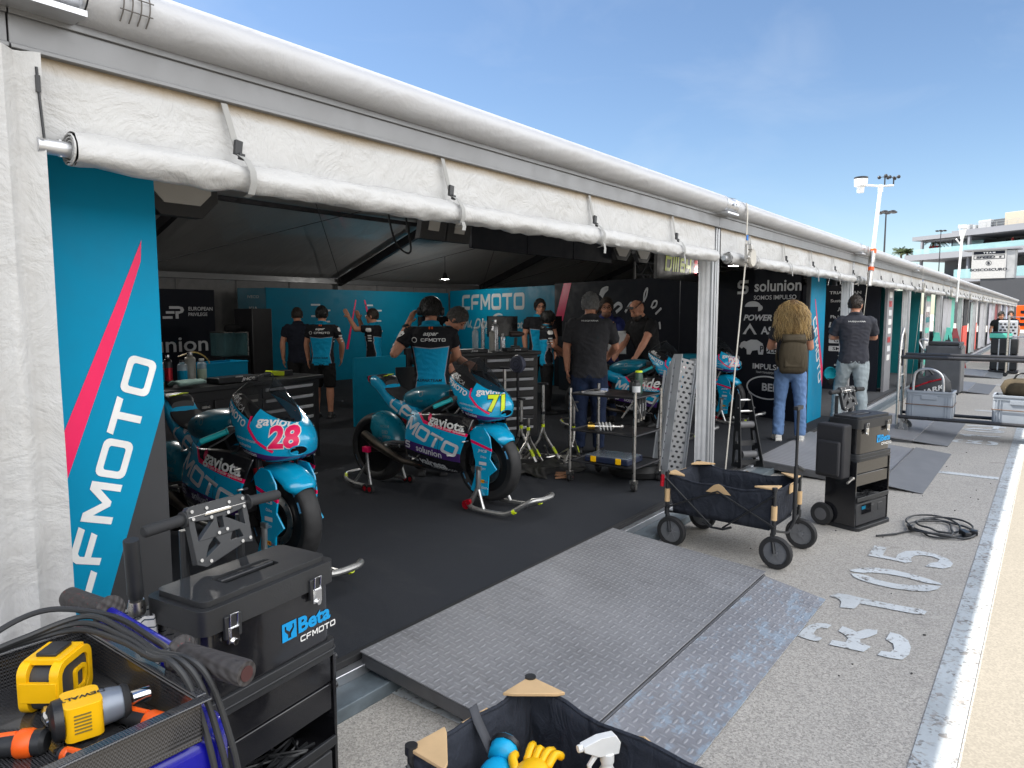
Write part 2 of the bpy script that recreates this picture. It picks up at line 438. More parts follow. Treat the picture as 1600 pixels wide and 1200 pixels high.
mb = MB(); mb.grid([[(x, y, .003) for y in (.171, -1, -4, -9, -40)] for x in (-60, -20, -5, 0, 3, 6, 10, 20, 40, 90, 200)], flip=False)
struct('road', mb, CONCR, sm=False)
def paint_mat(name, wear_lo, wear_hi, col=(.62, .65, .66)):
    m = newmat(name, col, .75); nb = NB(m)
    f = nb.noise(9.0, detail=8, rough=.72); d = nb.voro(70.0, out='Color')
    w = nb.m('ADD', f, nb.ramp(nb.xyz(d)[0], 0, 1, -.13, .13))
    w = nb.ramp(w, wear_lo, wear_hi)
    dirt = nb.mix(nb.ramp(nb.noise(1.6, detail=6), .35, .7), col, tuple(c * .72 for c in col))
    st = nb.mix(nb.xyz(d)[1], (.12, .115, .11), (.33, .31, .29))
    nb.put(nb.b.inputs['Base Color'], nb.mix(w, dirt, st)); nb.bump(nb.voro(70.0), .4, .003)
    return m
PAINTM = paint_mat('worn_road_paint', .57, .67, (.60, .63, .64))
PAINTW = paint_mat('old_line_paint', .50, .66, (.47, .51, .53))
mb = MB(); mb.grid([[(x, y, .004) for y in (.322, .25, .182)] for x in (-20, -5, 0, 3, 6, 10, 20, 40, 90)])
tag(OB('painted_line', mb, PAINTW, sm=False), kind='structure')
mb = MB(); mb.bb((8.30, .335, .003), (8.42, .93, .004)); mb.bb((14.0, .335, .003), (14.12, .95, .004)); mb.bb((19.2, .335, .003), (19.35, .95, .004)); mb.bb((2.02, 1.2, .003), (2.28, 2.2, .0045))
tag(OB('painted_bay_lines', mb, PAINTM, sm=False), kind='structure')
# stencilled pitch numbers, tops towards the tents
def el(cx, cy, rx, ry, a0, a1, n=14): return [(cx + rx * math.cos(R(a0 + (a1 - a0) * i / n)), cy + ry * math.sin(R(a0 + (a1 - a0) * i / n))) for i in range(n + 1)]
# outlines of the worn stencil digits in metres (x along the row, y towards the tents)
DIG = {'5':[[(1.8,0.502),(1.796,0.424),(1.606,0.417),(1.594,0.338),(1.694,0.34),(1.797,0.309),(1.858,0.24),(1.852,0.149),(1.788,0.061),(1.705,0.024),(1.621,0.029),(1.56,0.064),(1.542,0.159),(1.627,0.146),(1.677,0.109),(1.742,0.103),(1.78,0.148),(1.77,0.208),(1.726,0.247),(1.66,0.258),(1.577,0.242),(1.533,0.271),(1.548,0.362),(1.542,0.495)]],'0':[[(1.176,0.533),(1.257,0.488),(1.324,0.406),(1.345,0.316),(1.333,0.216),(1.302,0.117),(1.268,0.051),(1.24,0.033),(1.221,0.107),(1.228,0.151),(1.249,0.236),(1.246,0.332),(1.211,0.412),(1.173,0.452),(1.156,0.509)],[(1.119,0.515),(1.14,0.465),(1.136,0.425),(1.106,0.367),(1.094,0.307),(1.099,0.239),(1.133,0.169),(1.185,0.115),(1.208,0.039),(1.143,0.049),(1.075,0.089),(1.026,0.167),(1.006,0.261),(1.008,0.349),(1.03,0.43),(1.063,0.483)]],'1':[[(0.659,0.527),(0.727,0.505),(0.744,0.449),(0.737,0.373),(0.742,0.278),(0.752,0.163),(0.766,0.079),(0.746,0.054),(0.695,0.059),(0.677,0.096),(0.666,0.173),(0.657,0.263),(0.648,0.368),(0.552,0.376),(0.524,0.444),(0.611,0.457),(0.648,0.478)]],'3':[[(0.023,0.531),(0.107,0.531),(0.187,0.517),(0.235,0.495),(0.26,0.454),(0.256,0.425),(0.202,0.432),(0.194,0.461),(0.158,0.475),(0.099,0.475),(0.076,0.461),(0.07,0.426),(0.019,0.43),(0.011,0.472)],[(0.277,0.378),(0.262,0.325),(0.247,0.305),(0.317,0.27),(0.338,0.224),(0.284,0.217),(0.214,0.245),(0.169,0.273),(0.129,0.263),(0.112,0.212),(0.033,0.231),(0.026,0.297),(0.015,0.382),(0.079,0.381),(0.092,0.322),(0.147,0.323),(0.179,0.346),(0.203,0.381)],[(0.347,0.167),(0.346,0.124),(0.298,0.08),(0.222,0.057),(0.135,0.052),(0.057,0.07),(0.043,0.117),(0.039,0.171),(0.097,0.166),(0.108,0.128),(0.152,0.119),(0.212,0.132),(0.246,0.171)]]}
DIG['4'] = [[(1.38, .50), (1.48, .50), (1.66, .18), (1.66, .12), (1.58, .12), (1.58, .04), (1.48, .04), (1.48, .12), (1.30, .12), (1.30, .19), (1.48, .19), (1.55, .19), (1.40, .46)]]
def number(x, y, digs, label):
    t = thing('painted_number', label, 'road marking', (x, y, .004), 0, 'stencilled pitch numbers')
    for ch, dx in digs: flatdecal('digit', join2d(*[shift(poly2d(p), dx) for p in DIG[ch]]), (0, 0, 0), (1, 0, 0), (0, 1, 0), PAINTM, t, .001)
    return t
number(3.6, .4, (('3', 0), ('1', 0), ('0', 0), ('5', 0)), 'large white stencilled 3 105 on the asphalt beside the coiled cable')
number(10.4, .4, (('3', 0), ('1', .05), ('0', .1), ('4', .2)), 'white stencilled 3 104 painted on the asphalt under the crate trolley bars')

def carpet_mat():
    m = newmat('carpet', (.021, .024, .031), .95, spec=.2); nb = NB(m)
    f = nb.noise(260, detail=2); g2 = nb.noise(2.2, detail=6, rough=.65); st = nb.noise(14, detail=6, rough=.8)
    c = nb.mix(f, (.016, .018, .022), (.038, .041, .049)); c = nb.mix(nb.ramp(g2, .45, .75, 0, .5), c, (.030, .032, .036))
    c = nb.mix(nb.ramp(st, .66, .78, 0, .5), c, (.085, .086, .088)); c = nb.mix(nb.ramp(nb.noise(1.1, nb.mapv((3, 1, 1), (0, 0, .4)), detail=8, rough=.7), .55, .75, 0, .45), c, (.050, .051, .053))
    nb.put(nb.b.inputs['Base Color'], c); nb.bump(f, .5, .003); return m
CARP = carpet_mat()
mb = MB(); mb.bb((-5, 2.39, .0), (11.0, 13.6, .12)); struct('floor', mb, CARP, sm=False)
mb = MB(); mb.bb((11.02, 2.39, 0), (66, 13.6, .115)); struct('far_floor', mb, M('dark_floor', (.05, .052, .057), .8), sm=False)
mb = MB()   # rubber nosing of the carpet, aluminium channel, painted steel base beam
mb.bb((-5, 2.355, .095), (66, 2.392, .127), 0); mb.bb((-5, 2.31, .035), (66, 2.36, .094), 1); mb.bb((-5, 2.345, .055), (66, 2.362, .09), 1)
mb.bb((-5, 2.165, .0), (66, 2.31, .052), 2); mb.bb((-5, 2.16, .0), (66, 2.18, .058), 2)
BLUEG = M('painted_steel_blue_grey', (.13, .16, .18), .5, .2, var=.35, vs=7)
tag(OB('floor_base_rail', mb, [RUBBER, ALU, BLUEG], bev=.003), kind='structure')

# ================================================================ TENT ROW
def pvc_mat(name, col, bump=.55, trans=0.0, scale=1.0, stain=False):
    m = newmat(name, col, .42); nb = NB(m)
    v = nb.mapv((1, 1, 1)); w = nb.noise(5 * scale, v, detail=6, rough=.6, dist=1.0); fine = nb.noise(26 * scale, v, detail=5, rough=.65, dist=.9)
    dirt = nb.noise(1.1, nb.mapv((1, 1, 3)), detail=7, rough=.7)
    nb.put(nb.b.inputs['Base Color'], nb.mix(nb.ramp(dirt, .45, .75, 0, .55), col, (col[0] * .82, col[1] * .79, col[2] * .74)))
    if stain:
        z = nb.xyz(nb.tc.outputs['Object'])[2]; k = nb.m('MULTIPLY', nb.ramp(nb.m('ADD', z, nb.m('MULTIPLY', nb.m('SUBTRACT', dirt, .5), .06)), 2.292, 2.328), .9)
        base = nb.b.inputs['Base Color'].links[0].from_socket; nb.put(nb.b.inputs['Base Color'], nb.mix(k, base, (.33, .25, .15)))
    h = nb.m('ADD', w, nb.m('MULTIPLY', fine, .16))
    nb.bump(h, bump, .035); return m
PVC = pvc_mat('white_pvc', (.485, .485, .48), .45); PVCV = pvc_mat('stained_valance_pvc', (.485, .485, .48), .62, stain=True); PVCR = pvc_mat('white_pvc_roof', (.46, .465, .48), .28, scale=.7)
def lining_mat():
    m = newmat('dark_lining', (.45, .45, .45), .3, spec=.8, coat=.8); nb = NB(m)
    v = nb.mapv((1.0, .35, .35), (0, 0, .35)); w = nb.noise(3.2, v, detail=5, rough=.55, dist=.8)
    nb.put(nb.b.inputs['Base Color'], nb.mix(w, (.27, .27, .272), (.35, .347, .343)))
    nb.bump(w, .4, .07); return m
LINING = lining_mat()
BAY = 5.2
STRAPM = M('white_webbing', (.33, .33, .32), .8, bump=.2, bs=500)
def hn(x, y, z, s=1.0): return mnoise.noise(Vector((x * s, y * s, z * s)))
def roll_mb(x0, x1, seed, r=.047, zc=2.085, yc=2.285, straps=()):
    mb = MB(); n = int((x1 - x0) / .025); P = []
    for i in range(n + 1):
        x = x0 + (x1 - x0) * i / n; row = []
        e = min(i, n - i) / n
        pinch = sum(math.exp(-((x - s) / .05) ** 2) for s in straps)
        for j in range(21):
            a = 2 * PI * j / 20
            rr = r * (1.0 - .10 * pinch) + .010 * hn(x * 2.1 + seed, math.cos(a) * .9, math.sin(a) * .9, 1.6) + .007 * hn(x * 9 + seed + 2.5 * math.sin(a), math.cos(a), math.sin(a) + 7, 1.3) * (1 - .5 * math.sin(a))
            sag = .010 * hn(x * .9, seed, 3.1)
            yy = yc + rr * math.cos(a) * 1.02; zz = zc + sag + rr * math.sin(a) * (1.12 if math.sin(a) > 0 else 1.0)
            row.append((x, yy, zz))
        P.append(row)
    mb.grid(P, 0, flip=True)
    for xe, sg in ((x0, -1), (x1, 1)):   # spiral ends: rings of rolled sheet
        for k, q in enumerate((.043, .034, .025)):
            mb.tube([(xe + sg * .002 * (3 - k), yc + q * math.cos(t * .4), zc + q * math.sin(t * .4)) for t in range(16)], .0035, 5, 0)
        mb.lathe([(0.045, xe - sg * .004), (.02, xe - sg * .004), (0, xe - sg * .003)], 'x', (0, yc, zc), 18, 0)
    return mb
def valance_mb(x0, x1, z0, z1, seed):
    mb = MB(); n = int((x1 - x0) / .05); P = []
    for i in range(n + 1):
        x = x0 + (x1 - x0) * i / n; row = []
        for k in range(9):
            t = k / 8; z = z0 + (z1 - z0) * t
            y = 2.325 + .012 * hn(x * 1.7, z * 3 + seed, 1.2) * (1 - t * .6) + .005 * hn(x * 5, z * 7 + seed, 4.2)
            row.append((x, y, z))
        P.append(row)
    mb.grid(P, 0, flip=True); return mb
def gutter_mb(x0, x1, seed):
    mb = MB(); n = max(3, int((x1 - x0) / .04)); prof = [(2.62, 2.66), (2.45, 2.635), (2.33, 2.61), (2.265, 2.592), (2.225, 2.565), (2.205, 2.53), (2.212, 2.495), (2.235, 2.468), (2.27, 2.455), (2.33, 2.452)]
    prof = [(p.x, p.y) for p in crom([(a, b, 0) for a, b in prof], 3)]; P = []
    for i in range(n + 1):
        x = x0 + (x1 - x0) * i / n; row = []
        for k, (y, z) in enumerate(prof):
            t = k / (len(prof) - 1)
            w = max(0, t - .35)
            d = .012 * w * hn(x * 7 + t * 9 + seed, t * 2, 0.3) + .003 * hn(x * 1.2, t * 3, seed)
            row.append((x, y - d, z - .012 * max(0, t - .8) * 5 * (.5 + .5 * hn(x * 1.3, seed, 8.8))))
        P.append(row)
    mb.grid(P, 0, flip=True); return mb
def strap(mb_s, mb_b, x, z0=2.33, seed=0, tail=.0, lean=.05, dark=False, xb=None):
    """webbing from the eave down over the roll, with a plastic buckle"""
    k = 1 if dark else 0
    def rib(pts, w, m, mi):
        P = [[(px - w / 2, py, pz), (px + w / 2, py, pz)] for (px, py, pz) in pts]
        m.grid(P, mi, flip=False)
        m.grid([[(a[0], a[1] + .002, a[2]), (b[0], b[1] + .002, b[2])] for a, b in P], mi, flip=True)
    x2 = x + lean
    rib([(x, 2.306, z0), (x + lean * .4, 2.30, z0 - .08), (x + lean * .75, 2.29, 2.165)], .010 if dark else .024, mb_s, 0)
    rib([(x + lean * .75, 2.285, 2.165), (x + lean * .85, 2.245, 2.14), (x + lean * .95, 2.222, 2.10), (x2, 2.222, 2.06), (x2, 2.24, 2.025), (x2, 2.27, 2.018)], .010 if dark else .026, mb_s, 0)
    if tail: rib([(x2, 2.226, 2.04), (x2 + .004, 2.222, 2.03 - tail * .4), (x2 - .004, 2.219, 2.03 - tail)], .024, mb_s, 0)
    mb_b.box((x + lean * .68, 2.286, 2.185), (.028, .014, .05), 0, (0, R(8), 0)); mb_b.box((x + lean * .8, 2.276, 2.155), (.022, .012, .022), 0, (0, R(8), 0))
PROFW = M('white_profile_edge', (.70, .70, .70), .5)
def bay(i, x0, label, detail=True, strapx=None, front=True):
    x1 = x0 + BAY; t = thing('marquee_bay', label, 'tent', (0, 0, 0), 0, 'tent bays along the row')
    mb = MB(); yr, zr = 8.0, 4.76
    out = [(2.60, 2.66), (yr, zr), (13.5, 2.66)]
    mb.grid([[(x, y, z) for y, z in out] for x in (x0, x1)], 0, flip=False); mb.grid([[(x, y, z - .02) for y, z in out] for x in (x0, x1)], 0, flip=True)
    OB('roof_sheet', mb, PVCR, t, sm=False)
    mb = MB(); P = []
    nx, ny = 14, 24
    for a in range(nx + 1):
        u = a / nx; row = []
        for b in range(ny + 1):
            v = b / ny; y = 2.42 + (13.62 - 2.42) * v; z = 2.42 + (zr - .2 - 2.42) * (1 - abs(2 * v - 1)) ** 1.0
            sag = -.05 * math.sin(PI * u) * (.6 + .4 * math.sin(3 * PI * min(v, 1 - v) * 2) ** 2)
            row.append((x0 + BAY * u, y, z + sag + .012 * hn(u * 4 + i, v * 9, 2.2)))
        P.append(row)
    mb.grid(P, 0, flip=True); OB('ceiling_lining', mb, LINING, t)
    mb = MB(); mb.bb((x0, 2.31, 2.335), (x1 - .004, 2.43, 2.452), 0); mb.bb((x0, 2.298, 2.335), (x1 - .004, 2.309, 2.348), 0); mb.bb((x0, 2.300, 2.425), (x1 - .004, 2.309, 2.448), 0)
    OB('eave_beam', mb, ALUP, t, bev=.002)
    gx0 = x0 + .17
    OB('gutter_sheet', gutter_mb(gx0, x1 - .02, i * 3.7), PVCR, t)
    mb = MB(); mb.lathe([(.062, x0 - .10), (.066, x0 - .10), (.066, x0 - .06), (.060, x0 - .055), (.060, x0 + .15), (.064, x0 + .155), (.064, x0 + .165), (.058, x0 + .17)], 'x', (0, 2.268, 2.525), 24)
    mb.bb((x0 - .10, 2.205, 2.44), (x0 + .16, 2.33, 2.456)); mb.cyl((x0 + .03, 2.205, 2.52), (x0 + .03, 2.195, 2.52), .012, 8); mb.cyl((x0 + .10, 2.206, 2.53), (x0 + .10, 2.197, 2.53), .008, 8)
    OB('gutter_joint', mb, ALU, t)
    mb = MB()   # extruded post: core, two flanges, keder grooves
    mb.bb((x0 - .065, 2.335, 0), (x0 + .065, 2.46, 2.335), 0); mb.bb((x0 - .03, 2.322, 0), (x0 - .01, 2.334, 2.334), 0); mb.bb((x0 + .015, 2.322, 0), (x0 + .05, 2.334, 2.334), 0); mb.bb((x0 - .10, 2.33, 0.0), (x0 + .10, 2.47, .012), 0)
    OB('post', mb, M('post_alloy', (.46, .47, .48), .4, .4, var=.06), t, bev=.004)
    mb = MB()   # rear posts and wall
    mb.bb((x0 - .06, 13.52, 0.1), (x0 + .06, 13.64, 2.4), 0); mb.bb((x0, 13.5, 2.28), (x1 - .004, 13.62, 2.40), 0)
    OB('rear_beam', mb, ALUP, t, bev=.004)
    mb = MB(); mb.bb((x0, 13.66, 0), (x1 - .004, 13.68, 2.62), 0)
    for k in range(1, 4): mb.bb((x0 + BAY * k / 4 - .02, 13.635, .1), (x0 + BAY * k / 4 + .02, 13.659, 2.3), 0)
    OB('rear_wall', mb, M('rear_canvas', (.22, .215, .21), .7, var=.15, bump=.2, bs=8, bd=.02), t, sm=False)
    sl = math.atan2(zr - .24 - 2.42, 5.6)
    for sgn, yc in ((1, 5.2), (-1, 10.8)):
        mb = MB(); mb.box((x0, yc, (2.42 + zr - .24) / 2 - .13), (.10, 5.6 / math.cos(sl), .17), 0, (sgn * sl, 0, 0)); OB('rafter', mb, DARKM, t, bev=.005)
    for y in (5.2, 10.7):
        mb = MB(); z = 2.42 + (zr - .24 - 2.42) * (1 - abs(y - 8) / 5.6) - .07
        mb.bb((x0 + .052, y - .03, z - .05), (x1 - .055, y + .03, z + .03)); OB('purlin', mb, DARKM, t, bev=.004)
    for a, b in (((x0 + .06, 13.4, 2.32), (x1 - .06, 8.3, 4.25)), ((x1 - .06, 13.4, 2.32), (x0 + .06, 8.3, 4.25))):
        mb = MB(); mb.cyl(a, b, .007, 6); OB('bracing_cable', mb, BLACK, t)
    if front:
        OB('valance', valance_mb(x0 + .07, x1 - .07, 2.10, 2.336, i * 1.3), PVCV, t)
        r0, r1 = x0 + .13, x1 - .17
        sx = strapx or [x0 + .75 + 1.06 * k for k in range(5)]
        ro = OB('rolled_curtain', roll_mb(r0, r1, i * 5.1, straps=[s + .05 for s in sx]), PVC, t, ang=60)
        mb = MB(); mb.cyl((r0 - .09, 2.285, 2.083), (r0 + .02, 2.285, 2.083), .022, 16); mb.cyl((r0 - .03, 2.285, 2.06), (r0 - .03, 2.285, 2.107), .006, 6); OB('roll_pipe', mb, ALU, ro)
        for k, s in enumerate(sx):
            ms, mbk = MB(), MB(); strap(ms, mbk, s, seed=k, tail=(0, .03, .05, .05, .04)[k % 5], lean=.05)
            a = OB('strap', ms, STRAPM, ro); OB('buckle', mbk, BLACK, a, bev=.002)
    # folded side curtain beside the post
    mb = MB(); P = []
    for a in range(9):
        P.append([(x0 - .078 + +.003 * math.sin(a * 1.9) + .003 * hn(a, z * 2, i), 2.452 - .0125 * a, z) for z in [0.03 + 2.05 * k / 24 for k in range(25)]])
    mb.grid(P, 0, flip=True)
    if i > 0: OB('side_curtain', mb, PROFW, t, ang=60)
    return t
b0 = bay(0, .80, 'nearest white tent bay with teal banner, open over the dark carpet', strapx=[1.43, 2.53, 3.85, 5.05])
mb = MB(); gp = [(2.33, 2.615), (2.262, 2.597), (2.218, 2.568), (2.199, 2.53), (2.206, 2.493), (2.23, 2.466)]
for xx in (1.06, 1.085, 1.11, 1.135): mb.tube(crom([(xx, y, z) for y, z in gp], 4), .0022, 5)
for k in (3.2, 4.1): y, z = gp[int(k)]; mb.tube([(1.05, y - .003, z), (1.145, y - .003, z)], .002, 5)
OB('stitching', mb, M('stitch_grey', (.12, .11, .10), .8), b0)
# short dark strap near the right end of the first roll
b1 = bay(1, 6.0, 'second tent bay, its post behind the leaning grey ramp, dark logo wall inside')
bm1 = bay(-1, -4.4, 'tent bay cut off at the left edge, showing only its beam end and white drape', front=False)
for o in list(bm1.children):
    if o.name.split('.')[0] in ('post', 'rear_wall'): pass
mb = MB(); mb.bb((-4.4, 2.34, 0), (.60, 2.355, 2.336)); OB('light_block_wall', mb, PVC, bm1, sm=False)  # unseen canvas added to stop light entering through the next bay
mb = MB(); P = []                       # wide folded drape at the left edge of the picture
for a in range(15):
    P.append([(.600 + .0185 * a, 2.285 + .018 * math.sin(a * 1.25) + .006 * hn(a * .6, z * 2.5, 5), z) for z in [0.02 + 2.31 * k / 30 for k in range(31)]])
mb.grid(P, 0, flip=True); OB('side_curtain', mb, PVC, b0, ang=60)
mb = MB(); mb.tube([(.848, 2.272, 2.29), (.85, 2.268, 2.2), (.853, 2.262, 2.10)], .004, 6); mb.box((.848, 2.268, 2.245), (.011, .008, .045)); OB('zip_pull', mb, BLACK, b0)
FAR = [(2, 'third tent bay, open beside the dark logo wall behind the standing man'), (3, 'fourth tent bay with the deep teal partition inside'), (4, 'fifth tent bay with mint green and black panels')]
for i, lb in FAR: bay(i, .8 + BAY * i, lb)
b5 = bay(5, .8 + BAY * 5, 'distant tent bay number six along the row, red and black panel inside')
words = ['beyond the red panel', 'with a dark curtain', 'near the orange board', 'behind the distant crew', 'before the row end', 'next to the last', 'last in the row']
for k in range(6, 13): dup(b5, (BAY * (k - 5), 0, 0), label='small far white tent bay ' + words[k - 6])

# ---------------------------------------------------------------- partition walls of the team box
def upright(name, label, cat, a, b, z0, z1, mats, th=.05, group=None, mi=None):
    """vertical board from a to b (x, y); returns the thing and a frame (origin, along, up) on its left-hand face looking a to b"""
    a, b = Vector((*a, 0)), Vector((*b, 0)); d = (b - a); L = d.length; d.normalize(); n = Vector((d.y, -d.x, 0))
    t = thing(name, label, cat, (0, 0, 0), 0, group)
    mb = MB(); c = (a + b) / 2 - n * th / 2
    mb.box((c.x, c.y, (z0 + z1) / 2), (L, th, z1 - z0), 0, (0, 0, math.atan2(d.y, d.x)))
    OB('panel', mb, mats, t, bev=.003)
    def fr(s, z): return (a + d * s + Vector((0, 0, z)), d, Vector((0, 0, 1)))
    return t, fr, L
def lab(name, t, fr, s, z, vf, mat, off=.004):
    o, u, v = fr(s, z); return flatdecal(name, vf, o, u, v, mat, t, off)
# back wall, teal
bw, fr, L = upright('partition_wall', 'long teal back wall panel with small sponsor lines and pink stripes behind the mechanics', 'partition', (8.57, 12.6), (14.0, 12.6), .12, 2.115, TEALD)
for x, w in ((1.2, .3), (2.7, .3)):
    for r in range(6): lab('sponsor_line', bw, fr, x + (.25 if r % 2 else 0), 1.78 - .12 * r, poly2d(rrect(-.12, -.018, .12 + .02 * (r % 3), .018, .006)), GREYL)
lab('pink_stripe', bw, fr, 2.35, 1.3, poly2d([(-.35, -.5), (-.28, -.5), (-.02, .6), (-.05, .6)]), PINK); lab('pink_stripe', bw, fr, 2.35, 1.3, poly2d([(.2, .6), (.24, .6), (.62, -.5), (.50, -.5)]), PINK)
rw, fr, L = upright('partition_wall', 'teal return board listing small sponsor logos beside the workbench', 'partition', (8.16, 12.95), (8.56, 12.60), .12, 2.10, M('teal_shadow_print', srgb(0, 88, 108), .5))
for k, (s, sz) in enumerate((('IVECO', .055), ('KIA', .075), ('', 0), ('FICXA', .055), ('V', .09), ('riciar', .05), ('BELL', .07))):
    z = 1.93 - .235 * k
    if s: lab('sponsor_logo', rw, fr, L / 2 + .03, z, text2d(s, sz, .015), SILVER)
    else: lab('sponsor_logo', rw, fr, L / 2 + .03, z, poly2d(rrect(-.14, -.07, .14, .07, .01)), SILVER); lab('sponsor_logo', rw, fr, L / 2 + .03, z, text2d('JHCB', .055, .02), NAVY, .006)
# right-hand wall: teal end with lettering, then navy with a brushed signature and logos
A = Vector((14.0, 12.55)); B = Vector((10.08, 2.66)); D = (B - A).normalized(); LL = (B - A).length
def on(s): p = A + D * s; return (p.x, p.y)
SPL = 4.75
w1, fr, L = upright('partition_wall', 'teal side wall with big silver block lettering and a team script', 'partition', on(0), on(SPL), .12, 2.17, TEALD)
lab('team_lettering', w1, fr, 2.15, 1.865, shift(block2d('CFMOTO', .37), 0, 0), SILVER)
for o in w1.children:
    if o.name.startswith('team_lett'): o.scale = (1, 1, 1)
# team script, brushed strokes (only its general flow)
scr = [([(.66, 1.24), (.8, 1.40), (.95, 1.42), (.85, 1.26), (.78, 1.22), (.98, 1.42), (1.0, 1.24)], .045), ([(1.05, 1.25), (1.18, 1.42), (1.12, 1.30), (1.22, 1.24)], .045), ([(1.22, 1.02), (1.45, 1.42), (1.62, 1.42), (1.58, 1.28), (1.42, 1.24)], .05),
       ([(1.88, 1.40), (1.70, 1.36), (1.72, 1.24), (1.85, 1.26), (1.98, 1.42), (1.95, 1.25)], .045), ([(2.03, 1.22), (2.18, 1.42), (2.3, 1.53), (2.5, 1.58), (2.68, 1.56)], [.03, .05, .06, .05, .03])]
for k, (p, w) in enumerate(scr): lab('team_script', w1, fr, 0, 0, stroke2d(crom([(a, b, 0) for a, b in p], 5), w), SILVER, .004 + .0006 * k)
lab('team_word', w1, fr, 2.05, 1.17, text2d('T E A M', .10, .0, sx=1.5), SILVER); lab('class_word', w1, fr, 3.45, 1.36, text2d('Moto2', .17, .03, .15, 1.15), SILVER)
w2, fr2, L2 = upright('partition_wall', 'navy side wall with white brush script, seen behind the bald man', 'partition', on(SPL), on(8.28), .12, 2.20, NAVY)
S2 = SPL
lab('red_slash', w2, fr2, 0, 0, poly2d([(.32, 2.195), (.58, 2.195), (.30, 1.45), (.02, 1.45)]), PINK)
sig = [([(6.24, 1.93), (6.30, 2.03), (6.45, 2.06), (6.35, 1.99), (6.28, 1.90)], .07), ([(7.43, 1.80), (7.45, 1.95), (7.52, 2.03), (7.50, 1.9), (7.43, 1.80)], .035), ([(7.62, 1.70), (7.68, 1.80), (7.76, 1.80), (7.73, 1.72), (7.64, 1.69)], .035), ([(7.73, 1.59), (7.80, 1.64), (7.87, 1.69)], .04), ([(7.85, 1.34), (7.845, 1.40), (7.83, 1.46)], .04), ([(6.6, 1.70), (6.75, 1.78), (6.85, 1.72), (6.7, 1.62)], .06), ([(6.95, 1.62), (7.1, 1.78), (7.2, 1.7)], .05)]
for p, w in sig: lab('brush_script', w2, fr2, -S2, 0, stroke2d(crom([(a, b, 0) for a, b in p], 5), w), GREYL)
w3, fr3, L3 = upright('partition_wall', 'navy sponsor wall with a bear outline mark, behind the blonde woman', 'partition', on(8.30), on(10.55), .12, 2.235, NAVY)
def l3(s, z, vf, m=GREYL):
    if s < 10.1 and z < 1.8 and z != .55: vf = (np.array(vf[0]) * .80, vf[1]); s = s + .10
    return lab('sponsor_logo', w3, fr3, s - 8.30, z, vf, m)
l3(9.57, 1.985, solu2d(.20)); l3(10.17, 1.995, text2d('solunion', .155, .02, sx=1.05)); l3(10.13, 1.83, text2d('SOMOS IMPULSO', .06, .01, sx=1.1))
l3(9.66, 1.70, join2d(poly2d(el(0, 0, .18, .10, 0, 180)[:], ()), shift(poly2d(el(0, 0, .1, .06, -90, 90)), .12, -.02))); l3(9.75, 1.545, text2d('POWER', .10, .035, .25, 1.25))
l3(9.62, 1.375, poly2d([(-.16, -.09), (0, .11), (.16, -.09), (.10, -.09), (0, .03), (-.06, -.03), (-.09, -.09)])); l3(9.92, 1.365, text2d('AS', .13, .03, sx=1.2))
bear = [(-.28, -.02), (-.24, .06), (-.17, .09), (-.12, .08), (-.02, .12), (.12, .12), (.24, .06), (.28, -.02), (.26, -.14), (.16, -.14), (.14, -.06), (.02, -.08), (-.02, -.15), (-.10, -.15), (-.11, -.06), (-.18, -.02), (-.22, -.05)]
l3(9.66, 1.13, poly2d(bear)); l3(10.06, 1.10, poly2d(rrect(-.17, -.075, .17, .075, .02))); lab('sponsor_logo', w3, fr3, 10.06 - 8.30, 1.10, text2d('POLE', .09, .02), NAVY, .006)
l3(9.42, .86, join2d(poly2d(el(-.05, -.07, .05, .05, 0, 360)), poly2d(el(.05, .01, .045, .045, 0, 360)), poly2d(el(0, .11, .04, .04, 0, 360)))); l3(9.93, .85, text2d('IMPULSE', .095, .015, sx=1.2)); l3(9.93, .765, text2d('TEAM TRANSPORTS', .035))
l3(10.05, .55, poly2d(el(0, 0, .36, .17, 0, 360, 40), [el(0, 0, .335, .15, 0, 360, 40)])); l3(10.05, .56, text2d('BELL', .13, .03, sx=1.2))
# dark board on the left at the back
w4, fr4, L4 = upright('partition_wall', 'dark board with an angular mark and large rounded white lettering', 'partition', (4.2, 12.42), (7.34, 12.40), .12, 2.03, NAVY)
lab('sponsor_logo', w4, fr4, 2.42, 1.64, shift(join2d(poly2d([(-.25, .16), (.05, .16), (.20, .13), (.24, .04), (.20, -.04), (.05, -.09), (.05, -.24), (-.05, -.24), (-.05, -.0), (.1, -.0), (.13, .04), (.1, .075), (-.25, .075)]), poly2d([(-.36, -.08), (-.36, 0), (-.08, 0), (-.08, -.08)]), poly2d([(-.47, -.24), (-.47, -.16), (-.15, -.16), (-.15, -.24)])), 0, 0, 0, .55), GREYL)
def fitw(vf, w): v = np.array(vf[0]); return v * np.array([w / (v[:, 0].max() - v[:, 0].min()), 1]), vf[1]
lab('sponsor_logo', w4, fr4, 2.865, 1.685, fitw(text2d('EUROPEAN', .065, .015), .46), GREYL); lab('sponsor_logo', w4, fr4, 2.81, 1.585, fitw(text2d('PRIVILEGE', .06, .015), .36), GREYL); lab('sponsor_logo', w4, fr4, 2.19, 1.06, fitw(text2d('solunion', .27, .012), 1.58), GREYL)
# left wall of the box (dark), hidden mostly behind the banner
mb = MB(); mb.bb((.62, 2.72, .12), (.67, 13.4, 2.3)); lw = tag(OB('partition_wall', mb, NAVY, bev=.003), 'dark side wall running back from the teal banner at the left end of the box', 'partition')

